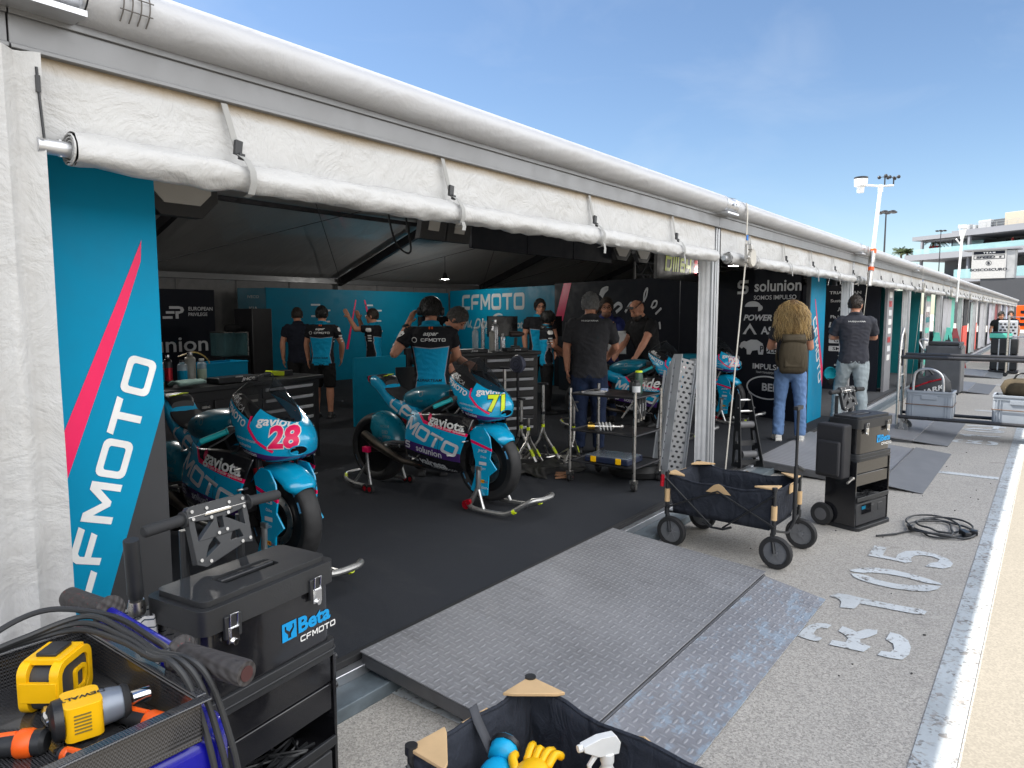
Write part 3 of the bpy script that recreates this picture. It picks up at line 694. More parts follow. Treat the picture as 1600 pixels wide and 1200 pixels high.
# ---------------------------------------------------------------- the two banner panels
def banner(name, label, poly, y, z0, z1, x0, x1, teal_poly, stripe, letters):
    t = thing(name, label, 'banner', (0, 0, 0), 0, 'teal banners at the box ends')
    mb = MB(); mb.bb((x0, y, z0), (x1, y + .05, z1)); OB('panel', mb, CHARC, t, bev=.004)
    fr = lambda s, z: ((s, y, z), Vector((1, 0, 0)), Vector((0, 0, 1)))
    lab('teal_field', t, fr, 0, 0, poly2d(teal_poly), TEAL, .003); lab('pink_stripe', t, fr, 0, 0, poly2d(stripe), PINK, .0045)
    o, u, v, vf = letters
    flatdecal('team_lettering', vf, (o[0], y, o[1]), (u[0], 0, u[1]), (v[0], 0, v[1]), WHITE, t, .0045)
    return t
bx0, bx1 = .62, 1.325
u = Vector((.286, .832)).normalized(); v = Vector((-u.y, u.x)); c = Vector((1.162, 1.024)) + v * .0515
vf = block2d('CFMOTO', .104); vf = (vf[0] * np.array([.88 / (vf[0][:, 0].max() - vf[0][:, 0].min()), 1]), vf[1])
banner('team_banner', 'tall teal banner with large white block letters reading upward and a pink stripe', None, 2.60, .12, 2.30, bx0, bx1,
       [(bx0 + .002, .122), (.93, .122), (1.062, .522), (1.323, 1.290), (1.323, 2.298), (bx0 + .002, 2.298)], [(1.268, 1.874), (1.262, 1.80), (1.20, 1.625), (.966, 1.02), (.80, .59), (.80, .75), (.965, 1.186), (1.182, 1.675)], (c, u, v, vf))
u = Vector((.42, -.88)).normalized(); v = Vector((-u.y, u.x)); vf = block2d('CFMOTO', .17); vf = (vf[0] * np.array([1.0 / (vf[0][:, 0].max() - vf[0][:, 0].min()), 1]), vf[1])
banner('team_banner', 'narrow looking teal banner edge-on behind the blonde woman, white letters reading downward', None, 2.60, .12, 2.26, 10.04, 10.84,
       [(10.10, .122), (10.838, .122), (10.838, 2.258), (10.06, 2.258)], [(10.27, 1.80), (10.30, 1.80), (10.836, .82), (10.836, .55), (10.70, .85)], ((10.50, 1.10), u, v, vf))
# clamp lamp on the corner of the far banner
t = thing('clamp_lamp', 'black lamp clamped near the top of the far teal banner', 'lamp', (10.9, 2.55, 2.10)); mb = MB(); mb.cyl((0, 0, .12), (0, 0, -.02), .012); mb.box((0, 0, .13), (.06, .05, .04)); OB('bracket', mb, BLACK, t, bev=.003)
mb = MB(); mb.lathe([(.02, .07), (.045, .06), (.065, -.04), (.06, -.045), (.03, .0), (0, .0)], 'z', (0, -.02, -.06), 16); OB('shade', mb, DARKM, t)

# ---------------------------------------------------------------- things hanging from the ceiling
FACE = M('white_sign_face', (.50, .49, .47), .5, var=.03)
def octo(w, h, c): return [(-w / 2 + c, -h / 2), (w / 2 - c, -h / 2), (w / 2, -h / 2 + c), (w / 2, h / 2 - c), (w / 2 - c, h / 2), (-w / 2 + c, h / 2), (-w / 2, h / 2 - c), (-w / 2, -h / 2 + c)]
def hang(name, label, x, y, z, outer, inner, rz=0, group='number boards hanging from the ceiling'):
    t = thing(name, label, 'hanging sign', (x, y, z), rz, group); F = ((0, 0, 0), (1, 0, 0), (0, 0, 1), (0, -1, 0))
    mb = MB(); mb.prism(outer, -.06, 0, F); OB('frame', mb, CHARC, t, bev=.003); mb = MB(); mb.prism(inner, .001, .008, F); OB('face', mb, FACE, t)
    mb = MB(); zt = max(p[1] for p in outer)
    for s in (-.5, .5): mb.cyl((s * outer[1][0], .03, zt - .01), (s * outer[1][0], .03, zt + (.25 if y < 4 else .45)), .004, 5)
    OB('hanger', mb, BLACK, t); return t
hang('number_board', 'dark framed octagon board beside the teal banner top', 1.755, 3.2, 2.235, octo(.36, .36, .08), octo(.28, .25, .055))
for x, w, lb in ((4.83, .36, 'slanted board with white patch, left of the pair by the black pelmet'), (5.18, .34, 'slanted board with white patch, right of the pair by the black pelmet')):
    hang('number_board', lb, x, 4.5, 2.45, [(-.20, -.18), (.12, -.18), (.2, .2), (-.12, .2)], [(-.10, -.10), (.04, -.10), (.12, .18), (-.02, .18)], 0)
for x, lb in ((8.35, 'pale octagon board at the right end of the black pelmet, left one'), (8.95, 'pale octagon board near the board with yellow characters, right one')):
    hang('number_board', lb, x, 4.5, 2.52, octo(.46, .46, .11), octo(.36, .36, .09))
t = thing('ceiling_pelmet', 'long black pelmet hanging under the ceiling behind the rolled curtain', 'pelmet', (6.75, 4.55, 2.27)); mb = MB()
for k in range(3): mb.box((-1.36 + .92 * k + .46 - .02, 0, .17), (.905, .04, .40))
OB('panel', mb, NAVY, t, bev=.003); mb = MB(); [mb.cyl((x, 0, .36), (x, 0, .85), .006, 6) for x in (-1.2, 0, 1.2)]; OB('hanger', mb, BLACK, t)
t = thing('name_board', 'dark board with angular yellow letters and digits under the ceiling', 'hanging sign', (10.0, 4.5, 2.27)); mb = MB(); mb.box((.05, 0, .05), (1.45, .05, .46)); OB('panel', mb, CHARC, t, bev=.003)
flatdecal('lettering', join2d(shift(poly2d([(0, 0), (.16, 0), (.22, .06), (.22, .22), (0, .22)], [[(.05, .05), (.15, .05), (.17, .08), (.17, .17), (.05, .17)]]), -.42, -.08), *[shift(poly2d([(0, 0), (.05, 0), (.05, .22), (0, .22)]), -.16 + .075 * k, -.08) for k in range(3)], shift(poly2d([(.02, .22), (.2, .22), (.2, .17), (.06, .17), (.06, .14), (.2, .14), (.2, 0), (.02, 0)], [[(.06, .05), (.15, .05), (.15, .09), (.06, .09)]]), .07, -.08), shift(poly2d([(0, .22), (.05, .22), (.05, .12), (.14, .12), (.14, .22), (.19, .22), (.19, 0), (.14, 0), (.14, .07), (0, .07)]), .30, -.08)), (0, -.025, .02), (1, 0, 0), (.12, 0, 1), FLUO, t)
flatdecal('sticker', join2d(*[poly2d(rrect(.62, -.14 + .09 * k, .74, -.07 + .09 * k, .01)) for k in range(3)]), (0, -.025, .05), (1, 0, 0), (0, 0, 1), REDA, t)
mb = MB(); [mb.cyl((x, .0, .28), (x, .0, .85), .006, 6) for x in (-.5, .6)]; OB('hanger', mb, BLACK, t)
# lighting truss piece with small lamps
t = thing('lamp_truss', 'short black truss under the ceiling beside the board with yellow characters', 'truss', (11.7, 6.0, 2.30)); mb = MB()
for z in (0, .22): mb.cyl((-.1, 0, z), (1.2, 0, z), .016, 8)
for k in range(5): mb.cyl((-.1 + .26 * k, 0, 0 if k % 2 else .22), (.16 + .26 * k, 0, .22 if k % 2 else 0), .010, 6)
mb.cyl((-.1, 0, -.22), (-.1, 0, .22), .02, 8); mb.cyl((0, 0, .2), (0, 0, 1.1), .008, 6); mb.cyl((1.1, 0, .2), (1.1, 0, 1.1), .008, 6); OB('truss_frame', mb, BLACK, t)
mb = MB(); [mb.lathe([(.03, .05), (.06, -.03), (.05, -.035), (0, -.03)], 'z', (.2 + .28 * k, 0, -.06), 12) for k in range(4)]; OB('lamp_head', mb, BLACK, t)
# dangling power cable
mb = MB(); mb.tube(crom([(4.72, 5, 2.75), (4.74, 5, 2.5), (4.82, 5, 2.28), (4.95, 5, 2.19), (5.02, 5, 2.22), (4.99, 5, 2.4), (4.96, 5, 2.55), (5.0, 5, 2.8)], 8), .010, 6); mb.tube([(4.98, 5, 2.45), (4.985, 5, 2.38)], .02, 8); tag(OB('hanging_cable', mb, BLACK), 'black cable loop dangling from the ceiling in mid tent', 'cable')
# small lit ceiling spots, plus hidden fill lamps added to brighten the interior
LAMP = newmat('lit_lamp', (1, 1, 1)); LAMP.node_tree.nodes['Principled BSDF'].inputs['Emission Color'].default_value = (1, .97, .9, 1); LAMP.node_tree.nodes['Principled BSDF'].inputs['Emission Strength'].default_value = 6
def spot(label, x, y, z, power):
    t = thing('spot_lamp', label, 'lamp', (x, y, z), 0, 'lit spot lamps under the ceiling'); mb = MB(); mb.lathe([(.02, .14), (.035, .12), (.06, .02), (.12, 0), (.115, -.01), (.06, .0)], 'z', (0, 0, 0), 20); mb.cyl((0, 0, .13), (0, 0, .5), .008, 6); OB('housing', mb, BLACK, t)
    mb = MB(); mb.lathe([(.095, -.006), (.0, -.016)], 'z', (0, 0, 0), 20); OB('bulb', mb, LAMP, t)
    l = bpy.data.lights.new('lamp_light', 'POINT'); l.energy = power; l.shadow_soft_size = .06; l.color = (1, .96, .9); o = bpy.data.objects.new('lamp_light', l); COL.objects.link(o); o.parent = t; o.location = (0, 0, -.10)
spot('small lit lamp above the silver wall lettering', 12.0, 10.9, 2.36, 18)
spot('lit lamp under the ceiling of the second bay, right of the first post', 11.6, 4.2, 2.38, 16)
spot('added fill lamp far back on the left, unseen behind the banner', 3.0, 9.0, 2.45, 16)  # fill lamp added out of view, likewise the next two
spot('added fill lamp unseen high behind the black pelmet', 7.4, 6.3, 2.55, 18)
spot('added fill lamp unseen high behind the rolled curtain, left', 3.4, 6.3, 2.55, 18)
# low teal partition behind bike 71, two boards on a post with a headset
t = thing('low_partition', 'waist high teal partition of two boards behind bike 71', 'partition', (0, 0, 0)); mb = MB(); mb.bb((6.17, 7.2, .13), (7.10, 7.24, 1.03)); OB('left_board', mb, TEALD, t, bev=.003); mb = MB(); mb.bb((7.22, 7.2, .13), (8.30, 7.24, 1.06)); OB('right_board', mb, TEALD, t, bev=.003)
mb = MB(); mb.bb((7.11, 7.19, .12), (7.21, 7.25, 1.12)); OB('post', mb, DARKM, t, bev=.003)
for x, lb in ((7.30, 'black headset hung on the low teal partition near its middle post'), (8.12, 'black headset hung on the right end of the low teal partition')):
    t = thing('headset', lb, 'headset', (x, 7.16, .98), 0, 'headsets hung on the low partition'); mb = MB(); mb.tube([(.09 * math.cos(a), 0, .08 * math.sin(a)) for a in [PI * k / 10 for k in range(11)]], .012, 6); OB('headband', mb, BLACK, t)
    for s in (-1, 1): mb = MB(); mb.ell((.09 * s, 0, -.04), (.035, .04, .055), 12, 8); OB('ear_cup', mb, BLACK, t)

# unseen white units added behind the camera to bounce sunlight into the tent
HW = M('white_cladding', (.34, .34, .335), .5, var=.05, vs=.5)
for k in range(7):
    x = -16 + 9.2 * k; t = thing('bounce_unit', 'white bounce unit added across the road, out of the picture behind the camera', 'building', (x, -11, 0), 0, 'white bounce units added across the road')
    mb = MB(); mb.bb((0, -5, 0), (8.8, 0, 4.6)); OB('body', mb, HW, t, bev=.05); mb = MB(); mb.bb((3.6, .0, 0.05), (4.7, .03, 2.1)); OB('door', mb, CHARC, t)
    for q in (1.0, 6.2): mb = MB(); mb.bb((q, .0, 1.1), (q + 1.5, .03, 2.1)); OB('window', mb, CHARC, t)

mb = MB(); r5 = random.Random(21)
for k in range(70): x = r5.uniform(1.6, 12); y = r5.uniform(.35, 2.1); q = r5.uniform(.003, .008); mb.ell((x, y, q * .4), (q, q * r5.uniform(.6, 1.2), q * .6), 6, 4)
tag(OB('gravel_bits', mb, M('dark_grit', (.07, .065, .06), .9)), kind='stuff')
# ================================================================ RAMPS
def diamond_mat(name, col, blue=None, scale=(26, 26), rot=0.0, ribs=False):
    m = newmat(name, col, .48, .35); nb = NB(m)
    X = nb.xyz(nb.mapv((scale[0], scale[1], 1), (0, 0, rot)))
    big = nb.noise(1.3, detail=7, rough=.7); fine = nb.noise(40, detail=4)
    if ribs:
        h = nb.m('PINGPONG', X[0], .5); h = nb.ramp(h, .12, .3)
    else:
        fx = nb.m('FLOOR', X[0]); fy = nb.m('FLOOR', X[1]); par = nb.m('MODULO', nb.m('ABSOLUTE', nb.m('ADD', fx, fy)), 2.0)
        lx = nb.m('SUBTRACT', nb.m('FRACT', X[0]), .5); ly = nb.m('SUBTRACT', nb.m('FRACT', X[1]), .5)
        def lob(a, b): return nb.m('ADD', nb.m('POWER', nb.m('DIVIDE', a, .62), 2.0), nb.m('POWER', nb.m('DIVIDE', b, .17), 2.0))
        d = nb.m('ADD', nb.m('MULTIPLY', lob(lx, ly), nb.m('SUBTRACT', 1.0, par)), nb.m('MULTIPLY', lob(ly, lx), par))
        h = nb.ramp(d, 1.0, .25)
    c = nb.mix(nb.ramp(big, .35, .7), tuple(x * .82 for x in col), tuple(min(1, x * 1.12) for x in col))
    c = nb.mix(nb.ramp(nb.noise(4, nb.mapv((3.2, .35, 1)), detail=6, rough=.7), .52, .78, 0, .42), c, (.13, .125, .12))
    c = nb.mix(nb.ramp(nb.noise(5, detail=6, rough=.75), .60, .72, 0, .5), c, (.10, .095, .09))
    c = nb.mix(nb.ramp(nb.noise(7.3, nb.mapv((1, 1, 1), loc=(5, 2, 0)), detail=6, rough=.8), .70, .76, 0, .6), c, (.38, .38, .38))
    c = nb.mix(nb.m('MULTIPLY', h, .38), c, (.46, .46, .48))
    nb.put(nb.b.inputs['Base Color'], c)
    if blue:
        w = nb.noise(6.0, nb.mapv((.6, 1.6, 1)), detail=8, rough=.75); w2 = nb.noise(34, detail=4, rough=.7)
        edge = nb.ramp(nb.xyz(nb.tc.outputs['Object'])[1], blue[0], blue[1])
        f = nb.m('ADD', nb.m('ADD', w, nb.m('MULTIPLY', nb.m('SUBTRACT', w2, .5), .35)), nb.m('MULTIPLY', edge, .16))
        f = nb.ramp(f, .53, .61)
        nb.put(nb.b.inputs['Base Color'], nb.mix(nb.m('MULTIPLY', f, .48), c, (.24, .345, .45))); nb.put(nb.b.inputs['Metallic'], nb.ramp(f, 0, 1, .3, 0))
    nb.put(nb.b.inputs['Roughness'], nb.ramp(big, .3, .7, .40, .58))
    nb.bump(nb.m('ADD', h, nb.m('MULTIPLY', fine, .12)), .55, .003); return m
DIAM = diamond_mat('checker_plate', (.29, .29, .30)); DIAMB = diamond_mat('checker_plate_blue_paint', (.28, .28, .295), (-.03, -.33))
STEELG = M('grey_steel', (.13, .13, .135), .5, .5, var=.25)
t = thing('plate_ramp', 'large checker plate ramp with worn blue paint on its lower flap, in the foreground', 'ramp', (2.0, 2.34, 0))
mb = MB(); q = math.atan2(.075, 1.05); mb.box((1.13, -.525, .105), (2.26, 1.05, .006), 0, (q, 0, 0)); OB('plate', mb, DIAM, t, bev=.0015)
mb = MB(); 
mb.box((1.13, -.02, .105), (2.2, .03, .055)); OB('edge_beam', mb, STEELG, t, bev=.002)
for x in (.02, 2.24, 1.13): mb = MB(); mb.box((x, -.525, .072), (.035, 1.03, .055), 0, (q, 0, 0)); OB('bearer', mb, STEELG, t, bev=.002)
fl = OB('lower_flap', MB().box((0, 0, 0), (2.10, .345, .005)), DIAMB, t, bev=.0015); fl.location = (1.13, -1.238, .0375); fl.rotation_euler = (math.atan2(.060, .345), 0, 0)
mb = MB(); mb.cyl((.06, -1.058, .0615), (2.2, -1.058, .0615), .008, 8); OB('hinge', mb, STEELG, t)
WOOD = M('old_wood', (.16, .11, .07), .85, var=.4, vs=20, bump=.4, bs=60)
mb = MB(); mb.box((2.125, 2.235, .080), (.10, .13, .05), 0, (0, 0, .15)); tag(OB('wood_block', mb, WOOD, bev=.004), 'small wooden block packed under the ramp corner', 'wood block')
RIB = diamond_mat('ribbed_aluminium', (.22, .22, .23), None, (14, 14), 0, True)
t = thing('ribbed_ramp', 'grey ribbed loading ramp under the feet of the blonde woman', 'ramp', (7.25, 2.36, 0)); mb = MB(); q = math.atan2(.085, 1.15)
mb.box((1.05, -.575, .085), (2.1, 1.15, .012), 0, (q, 0, 0)); OB('plate', mb, RIB, t, bev=.002)
for x in (.02, .7, 1.4, 2.08): OB('bearer', MB().box((x, -.575, .05), (.04, 1.14, .065), 0, (q, 0, 0)), STEELG, t, bev=.002)
fl = OB('lower_flap', MB().box((0, 0, 0), (2.25, .36, .006)), M('grey_rubber_mat', (.16, .165, .175), .7, var=.15, bump=.15, bs=200), t, bev=.002); fl.location = (1.10, -1.34, .024); fl.rotation_euler = (math.atan2(.040, .36), 0, 0)
mb = MB(); mb.cyl((0, -1.155, .045), (2.1, -1.155, .045), .010, 8); OB('hinge', mb, STEELG, t)
for (x, lb) in ((10.1, 'flat grey ramp under the standing man, behind the crates'), (17.0, 'ribbed grey ramp before the dark grey cabinet'), (21.2, 'far grey ramp edge beside the black cases')):
    t = thing('ribbed_ramp', lb, 'ramp', (x, 2.30, 0), 0, 'ramps down the row'); mb = MB(); mb.box((1.0, -.5, .07), (2.2, 1.0, .02), 0, (.06, 0, 0)); OB('plate', mb, RIB, t, bev=.002)
    mb = MB(); mb.box((1.0, -1.18, .02), (2.2, .38, .01), 0, (.07, 0, 0)); OB('lower_flap', mb, M('grey_rubber_mat', (.16, .165, .175), .7), t, bev=.002)
    for xx in (-.05, 2.05): OB('bearer', MB().box((xx, -.5, .035), (.05, .98, .05), 0, (.06, 0, 0)), STEELG, t)

# ================================================================ FAR BAYS: partitions, curtains and doors seen down the row
MINT = M('mint_print', srgb(95, 200, 180), .45); DTEAL = M('deep_teal_print', srgb(0, 112, 118), .5, var=.06); SILV = M('silver_sheet', (.5, .52, .53), .3, .5, var=.3, vs=3); REDP = M('red_orange_print', srgb(225, 60, 35), .5); DRED = M('dark_red_print', srgb(130, 18, 28), .5); CURT = M('grey_curtain', (.42, .42, .44), .8, var=.1); LAV = M('lavender_curtain', (.44, .43, .48), .8, var=.1); NAVYB = M('dark_blue_print', srgb(25, 40, 85), .5)
def endwall(x, y0, y1, mat_, lb, z1=2.15, cols=None, group='partitions of the far boxes'):
    t = thing('partition_wall', lb, 'partition', (x, y0, 0), 0, group); mb = MB(); mb.bb((0, 0, .1), (.06, y1 - y0, z1)); OB('panel', mb, mat_, t, bev=.003); return t
# navy logo wall just behind the standing man
t = endwall(15.0, 2.62, 6.8, NAVY, 'dark navy sponsor wall with a column of white logos right of the standing man')
rows = ['TRIATHLAN', 'Sustainment', 'JHCB', 'Fb industria', 'LIGHT', 'IXRACE', 'GLASS', 'SMART', 'WP', 'energy', 'MAIN']
for k, s in enumerate(rows):
    z = 2.0 - .155 * k
    if s in ('GLASS', 'SMART'): flatdecal('sponsor_logo', poly2d(rrect(-.26, -.05, .26, .05, .01)), (0, .62, z), (0, -1, 0), (0, 0, 1), GREYL, t, .004); flatdecal('sponsor_logo', text2d(s, .06, .02, sx=1.4), (0, .62, z), (0, -1, 0), (0, 0, 1), NAVY, t, .006)
    else: flatdecal('sponsor_logo', text2d(s, .055 if k not in (4,) else .10, .02, .15 if k in (2, 4, 8) else 0, sx=1.35), (0, .62, z), (0, -1, 0), (0, 0, 1), GREYL, t, .004)
t2 = thing('end_panel', 'grey end panel with small red and white stickers beside the navy logo wall', 'panel', (15.02, 2.50, 0)); mb = MB(); mb.bb((0, 0, .1), (.62, .05, 2.12)); OB('panel', mb, M('grey_panel_print', (.22, .22, .235), .5), t2, bev=.003)
for k in range(8): flatdecal('sticker', poly2d(rrect(-.16, -.055, .16, .055, .02)), (.3, 0, 1.95 - .17 * k), (1, 0, 0), (0, 0, 1), (WHITE, REDA, GREYL, WHITE)[k % 4], t2, .004)
endwall(15.75, 2.62, 6.5, DTEAL, 'thin slice of teal wall right of the stickered end panel')
endwall(20.0, 2.6, 7.5, DTEAL, 'broad deep teal wall inside the fourth bay')
t2 = thing('end_panel', 'shiny silver and teal end panel closing the deep teal wall', 'panel', (20.05, 2.50, 0)); mb = MB(); mb.bb((0, 0, .1), (.9, .05, 2.12)); OB('panel', mb, SILV, t2, bev=.003)
for k in range(7): flatdecal('sticker', poly2d(rrect(-.3, -.06, .35, .07, .02)), (.4, 0, 1.95 - .26 * k), (1, 0, 0), (0, 0, 1), (MINT, WHITE, DTEAL)[k % 3], t2, .004)
def twotone(x, y, lb, top, bot, w=1.0, zs=1.15):
    t = thing('end_panel', lb, 'panel', (x, y, 0), 0, 'end panels of the far boxes'); mb = MB(); mb.bb((0, 0, zs), (w, .05, 2.12)); OB('upper_panel', mb, top, t, bev=.003); mb = MB(); mb.bb((0, 0, .1), (w, .05, zs - .002)); OB('lower_panel', mb, bot, t, bev=.003)
twotone(22.1, 2.50, 'mint panel above black, left of the grey curtain', MINT, NAVY, .7, 1.0); twotone(25.2, 2.5, 'mint panel above black, right of the grey curtain', MINT, NAVY, 1.2, 1.0)
def drape(x, w, lb, mat_, y=2.45):
    mb = MB(); P = [[(x + w * a / 14, y + .04 * math.sin(a * 1.4), z) for z in (.05, .6, 1.2, 2.0)] for a in range(15)]; mb.grid(P, 0, flip=True); tag(OB('curtain', mb, mat_), lb, 'curtain', 'curtains along the far bays')
drape(23.0, 1.9, 'smooth grey curtain in the fifth bay between two mint panels', CURT); drape(31.2, 2.2, 'grey green curtain right of the first red panel', M('grey_green_curtain', (.33, .40, .40), .8)); drape(35.4, 3.4, 'greyish curtain beyond the narrow orange panel', CURT); drape(40.6, 4.0, 'lavender grey curtain before the dark red panel', LAV)
drape(48.6, 2.0, 'lavender curtain past the dark red panel', LAV); drape(54.0, 3.0, 'pale blue curtain far along the row', M('pale_blue_curtain', (.40, .44, .55), .8)); drape(60.5, 5, 'last grey curtain of the row', CURT)
twotone(28.3, 2.5, 'silver post panel with red foot beside the first red panel', SILV, REDP, .8, 1.1); twotone(29.4, 2.5, 'black panel above a bright red lower half', NAVY, REDP, 1.6, 1.15); twotone(33.7, 2.5, 'narrow white panel above orange red', WHITE, REDP, 1.3, 1.2); twotone(45.0, 2.5, 'dark red panel above red', DRED, REDP, 2.8, .8); twotone(51.3, 2.5, 'dark blue panel far along the row', NAVYB, NAVY, 2.2, .7); twotone(57.5, 2.5, 'small dark red panel far along the row', DRED, NAVY, 2.2, .7)

# ================================================================ TIE-DOWN STRAPS and masts on the row
ROPE = M('strap_webbing', (.50, .48, .43), .8, bump=.3, bs=400)
def tie(x, label, foot=(0, 0)):
    t = thing('tie_down_strap', label, 'strap', (x, 2.2, 0), 0, 'ratchet straps from the eave to the ground'); w = .030
    top = [(-.0, .28, 2.66), (0, .10, 2.615), (0, 0, 2.57), (0, -.012, 2.50), (-.01, -.012, 2.18)]; bot = [(-.015, -.012, 2.05), (-.10 + foot[0], .09 + foot[1], .06)]
    for nm, pts in (('upper_strap', top), ('lower_strap', bot)):
        mb = MB(); mb.grid([[(p[0] - w / 2, p[1], p[2]), (p[0] + w / 2, p[1], p[2])] for p in pts], 0); mb.grid([[(p[0] - w / 2, p[1] + .003, p[2]), (p[0] + w / 2, p[1] + .003, p[2])] for p in pts], 0, flip=True); OB(nm, mb, ROPE, t)
    mb = MB(); mb.box((-.012, -.02, 2.13), (.045, .03, .16)); mb.box((.0, -.04, 2.19), (.05, .05, .05)); mb.cyl((-.04, -.035, 2.10), (.02, -.035, 2.10), .014, 10); OB('ratchet', mb, STEEL, t, bev=.004)
    mb = MB(); mb.lathe([(.02, -.02), (.075, -.02), (.082, 0), (.075, .02), (.02, .02)], 'y', (.075, -.03, 2.10), 20); m2 = OB('coiled_webbing', mb, ROPE, t); m2.scale = (1, 1, 1)
    mb = MB(); mb.box((.0, -.016, 2.27), (.034, .006, .045)); OB('blue_tag', mb, M('blue_tag', srgb(30, 110, 190), .6), t); return t
TT = tie(6.33, 'ratchet strap with coiled webbing and blue tag beside the first post')
dup(TT, (11.5, 2.2, 0), label='ratchet strap hanging below the weather mast above the standing man'); dup(TT, (16.9, 2.2, 0), label='ratchet strap crossing the deep teal wall')
for k, lb in ((21.9, 'ratchet strap crossing the mint panels'), (27.2, 'ratchet strap by the red panel'), (32.4, 'small far ratchet strap before the grey green curtain'), (37.6, 'far ratchet strap before the lavender curtain')): dup(TT, (k, 2.2, 0), label=lb)
# weather mast
t = thing('weather_mast', 'white pole with rain gauge and black cup anemometers strapped to the gutter', 'weather station', (11.45, 2.16, 2.0))
mb = MB(); pts = [(0, 0, 0), (.20, -.05, 1.40)]; mb.tube(pts, [.028, .025], 12); OB('pole', mb, WHITE, t)
for q in (((.0, .0, .0), (.03, -.006, .2)), ((.05, -.01, .33), (.075, -.016, .5))): OB('clamp_sleeve', MB().tube(q, .039, 12), STEEL, t)
mb = MB(); mb.tube([(.03, -.008, .22), (.04, -.01, .27)], .042, 12); mb.tube([(.075, -.018, .47), (.085, -.02, .53)], .042, 12); mb.box((.1, -.03, .45), (.04, .02, .12)); OB('orange_strap', mb, ORANGE, t)
mb = MB(); mb.tube([(-.14, .12, 1.42), (.20, -.05, 1.43), (.42, -.18, 1.46)], .016, 8); mb.box((.21, -.05, 1.40), (.06, .06, .10)); OB('cross_arm', mb, WHITE, t, bev=.004)
mb = MB(); mb.lathe([(.0, -.13), (.045, -.13), (.05, -.05), (.085, -.04), (.09, .06), (.08, .062), (.0, .05)], 'z', (-.16, .14, 1.44), 20); gp = OB('rain_gauge', mb, WHITE, t); mb = MB(); mb.lathe([(.0, .066), (.092, .066), (.092, .085), (.08, .09), (0, .088)], 'z', (-.16, .14, 1.44), 20); OB('gauge_rim', mb, BLACK, gp)
for (x, y) in ((.27, -.09), (.42, -.18)):
    mb = MB(); mb.cyl((x, y, 1.45), (x, y, 1.56), .010, 8); mb.ell((x, y, 1.57), (.02, .02, .02), 8, 6)
    for k in range(3):
        a = 2.1 * k + x * 5; mb.cyl((x, y, 1.57), (x + .07 * math.cos(a), y + .07 * math.sin(a), 1.57), .004, 5); mb.ell((x + .08 * math.cos(a), y + .08 * math.sin(a), 1.57), (.026, .026, .026), 10, 6)
    OB('anemometer', mb, BLACK, t)
t = thing('antenna_mast', 'tall white pole with a flared head standing on the gutter far along the row', 'mast', (23.6, 2.2, 2.3)); mb = MB(); mb.tube([(0, 0, -.4), (.25, -.02, 1.35)], [.032, .030], 10); mb.tube([(.25, -.02, 1.35), (.27, -.02, 1.62)], [.035, .09], 12); mb.box((.27, -.02, 1.70), (.20, .20, .09)); OB('pole', mb, WHITE, t, bev=.006); mb = MB(); mb.tube([(.2, 0, 1.2), (.05, .1, 1.35)], .02, 6); OB('bracket', mb, WHITE, t)

# ================================================================ FAR BUILDING
def mulp(p0, d, s): return Vector((p0[0] + d[0] * s, p0[1] + d[1] * s, 0))
P0 = (140.0, 18.0); DR = (-.549, -.836); NR = (-.836, .549)
CONC = M('pale_concrete', (.21, .22, .245), .8, var=.05, vs=.3); DGREY = M('dark_cladding', (.07, .078, .088), .6, var=.1, vs=.5); GLASSB = glassmat('balcony_glass', (.35, .55, .58), .5, .08); BWHITE = M('building_white', (.36, .37, .38), .7); CREAM = M('cream_render', (.40, .36, .29), .8); WIN = M('dark_window', (.012, .014, .018), .12)
bt = thing('pit_building', 'large terraced grey and white building beyond the tents with rooftop plant', 'building', (140, 18, 0), math.atan2(DR[1], DR[0]))
# local: x along facade to the right, y = inward is -? (n points to the camera): local y axis = (-sin, cos) of rz
def bbx(nm, a, b, m, par=None, bev=0): mb = MB(); mb.bb(a, b); return OB(nm, mb, m, par or bt, bev=bev)
# local +y = rot90(DR) = (.836,-.549) which points away from camera
bbx('roof_slab', (-.5, -2.5, 13.5), (60, 25, 14.15), CONC); bbx('upper_wall', (4.6, 5.0, 10.4), (60, 24, 13.48), DGREY); bbx('terrace_slab', (-1.2, -3.2, 10.2), (60, 25, 11.15), CONC)
bbx('void_wall', (.5, 4.0, 0), (60, 24, 10.18), DGREY); bbx('balcony_slab', (-1, -3.2, 6.35), (60, 4, 6.85), CONC); bbx('balcony_glass', (8.0, -3.1, 6.87), (60, -3.04, 8.3), GLASSB); bbx('terrace_glass', (.2, -2.9, 11.17), (60, -2.85, 12.0), GLASSB)
bbx('lower_block', (13.2, -9, 0), (60, 3.9, 4.6), M('dark_block', (.045, .048, .055), .6)); bbx('lower_coping', (13.0, -9.2, 4.62), (60, 3.9, 4.95), CONC)
for k in range(14): bbx('column', (1.0 + 4.2 * k, -2.3, 0), (1.35 + 4.2 * k, -1.9, 13.48), CONC) if k in (0, 2) else None
f = bbx('pavilion_frame', (1.2, -1.6, 13.2), (8.8, 4.8, 13.45), CONC); [bbx('pavilion_post', (x, -1.5, 11.16), (x + .12, -1.38, 13.2), DARKM, f) for x in (3.0, 6.0, 8.6)]; bbx('pavilion_glass', (3.2, 2.0, 11.16), (8.8, 2.06, 13.1), GLASSB, f)
for (x, w, h, z) in ((10.2, 2.2, 1.9, 11.17), (13.2, 1.1, 1.7, 11.17), (16.5, 2.4, 1.9, 11.17), (12.0, 3.0, 1.6, 7.0), (17.2, 2.6, 1.6, 7.0)): bbx('window', (x, 4.93 if z > 9 else 3.93, z), (x + w, 4.99 if z > 9 else 3.99, z + h), WIN)
rl = bbx('roof_parapet', (6.5, -2.2, 14.17), (60, -2.0, 14.45), CONC)
